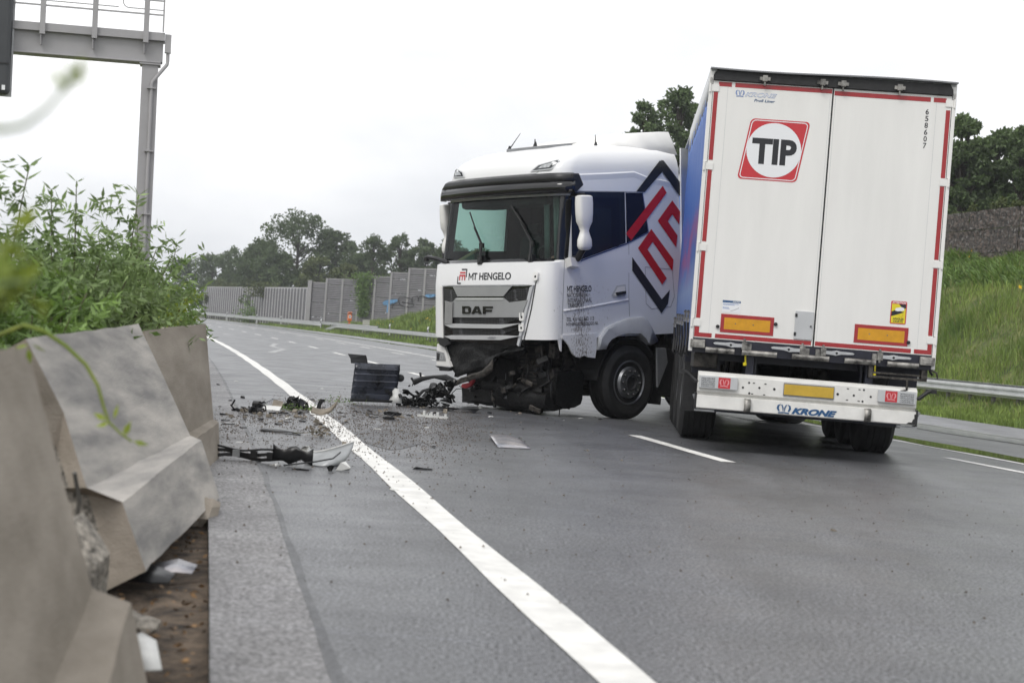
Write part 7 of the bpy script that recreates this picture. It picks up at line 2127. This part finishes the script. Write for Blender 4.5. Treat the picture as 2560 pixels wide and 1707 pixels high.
FM = {k: [frag_mesh(s + 10 * i, MAT[m], f) for s in range(5)] for i, (k, m, f) in enumerate((('black', 'black', 0.25), ('white', 'frag_white', 0.14), ('brown', 'frag_brown', 0.5)))}
LB = {'black': 'small black plastic fragment', 'white': 'small white plastic fragment', 'brown': 'small brown clod of soil'}
def where(x, y):
    la = x - (B0 + B1 * y + B2 * y * y)
    if la < -0.98: return 'lying in the concrete gutter'
    if la < -0.17: return 'lying between the gutter and the white edge line'
    if la < 0.06: return 'lying on the white edge line'
    if y > 19: return 'lying on the asphalt close by the lorry front'
    return 'lying on the open lane beyond the white edge line'
rr = random.Random(99)
cnt = {'black': 0, 'white': 0, 'brown': 0}
def frag(kind, x, y, s):
    o = bpy.data.objects.new(kind + '_fragment', rr.choice(FM[kind])); col.objects.link(o)
    o.location = (x, y, 0.004); o.rotation_euler = (rr.uniform(-0.15, 0.15), rr.uniform(-0.15, 0.15), rr.uniform(0, 6.28)); o.scale = (s, s, s * rr.uniform(0.5, 1.1))
    tag(o, LB[kind] + ' ' + where(x, y), 'fragment', kind + ' fragments ' + where(x, y)); cnt[kind] += 1
for k in range(185):
    # densest along the line of impact from gutter to lorry
    f = rr.random()
    y = 16.9 + 3.0 * f + rr.gauss(0, 1.3); x = max(B0 + B1 * y + B2 * y * y - 1.2, -2.95 + 2.2 * f ** 0.8 + rr.gauss(0, 0.14))
    frag('black' if rr.random() < 0.66 else 'brown', x, y, rr.choice((0.014, 0.02, 0.03, 0.045, 0.06)) * rr.uniform(0.7, 1.2))
for k in range(60):
    frag(rr.choice(('black', 'black', 'brown')), rr.uniform(-2.3, 1.2), rr.uniform(12.5, 22), rr.uniform(0.008, 0.025))
for k in range(55):
    y = rr.gauss(16.8, 1.4); x = B0 + B1 * y + B2 * y * y + rr.uniform(-1.25, 0.1)
    frag(rr.choice(('black', 'black', 'brown')), x, y, rr.choice((0.02, 0.035, 0.05, 0.07)) * rr.uniform(0.7, 1.2))
for px, py, s in ((1070, 1244 * 0.86, 0.05), (942, 1074, 0.07), (596, 1107, 0.05), (985, 1226, 0.05), (1226, 1042, 0.05), (1452, 1046, 0.06), (720, 1047, 0.06), (592, 954, 0.05), (805, 972, 0.05), (547, 876, 0.05), (1200, 1020, 0.035), (1410, 1052, 0.03)):
    p = gnd(px, py); frag('white', p.x, p.y, s)
for px, py, s in ((545, 963, 0.06), (608, 995, 0.07), (575, 1003, 0.06), (780, 1000, 0.06), (700, 1038, 0.05), (560, 1053, 0.08), (575, 1063, 0.06), (640, 1010, 0.05), (1085, 1118, 0.04), (1410, 1240, 0.02), (2085, 1328, 0.03), (1225, 1034, 0.05), (1500, 1048, 0.06), (1300, 1035, 0.03), (880, 1022, 0.05), (800, 1062, 0.05), (870, 1016, 0.04)):
    p = gnd(px, py); frag('black' if s > 0.035 else 'brown', p.x, p.y, s)
# fine crumbs, nobody could count them
n = 9000
f = npr.uniform(0, 1, n); X = np.where(f < 0.9, -2.9 + 2.6 * npr.uniform(0, 1, n) + npr.normal(0, 0.2, n), npr.uniform(-2.2, 4, n)); Y = np.where(f < 0.9, npr.normal(16.8, 2.8, n), npr.uniform(6, 22, n))
t_ok = (Y > 4) & (X > B0 + B1 * Y + B2 * Y * Y - 1.33)
X, Y = X[t_ok], Y[t_ok]; n = len(X)
S_ = npr.uniform(0.002, 0.010, n); V = np.empty((n, 4, 3)); A_ = npr.uniform(0, 6.28, n)
for k in range(3):
    V[:, k] = np.stack([X + S_ * np.cos(A_ + 2.1 * k), Y + S_ * np.sin(A_ + 2.1 * k), np.full(n, 0.0085)], 1)
V[:, 3] = np.stack([X, Y, 0.0085 + S_ * 1.1], 1)
F3 = np.concatenate([np.arange(n * 4).reshape(n, 4)[:, q] for q in ([0, 1, 3], [1, 2, 3], [2, 0, 3])])
tag(fast_mesh('crumbs', V.reshape(-1, 3), None, MAT['soil'], None, F3), 'fine dark crumbs of soil and rubber strewn over the asphalt', 'crumbs', kind='stuff')

# litter on the soil
n = 1500
t_ = npr.uniform(4, 14, n); la = npr.uniform(-2.2, -1.38, n)
C = np.array([rd(a, b, -0.02 + npr.uniform(0, 0.02)) for a, b in zip(t_, la)])
V, Fq = leaf_quads(C, npr.normal(size=C.shape) * np.array([1, 1, 0.35]), npr.uniform(0.012, 0.05, n), npr.uniform(0.008, 0.022, n))
MAT['litter'] = M_('dead leaves', (0.05, 0.032, 0.018), 0.8, var=0.4, vscale=30, c2=(0.22, 0.13, 0.06), island=0.5)
tag(fast_mesh('leaf_litter', V, Fq, MAT['litter']), 'brown leaf litter lying on the bare soil under the barriers', 'litter', kind='stuff')

# damp air over the whole place
hz = MB().b2((-1300, -400, -2.0), (1300, 1700, 26)).build('haze', bpy.data.materials.new('damp air'))
hm = hz.data.materials[0]; hm.use_nodes = True; hm.node_tree.nodes.clear()
ho = hm.node_tree.nodes.new('ShaderNodeOutputMaterial'); hv = hm.node_tree.nodes.new('ShaderNodeVolumePrincipled')
hv.inputs['Color'].default_value = (0.92, 0.95, 1.0, 1); hv.inputs['Density'].default_value = 0.0005; hv.inputs['Anisotropy'].default_value = 0.2
hm.node_tree.links.new(hv.outputs[0], ho.inputs['Volume'])
tag(hz, 'thin damp haze hanging over the motorway', 'haze', kind='stuff')
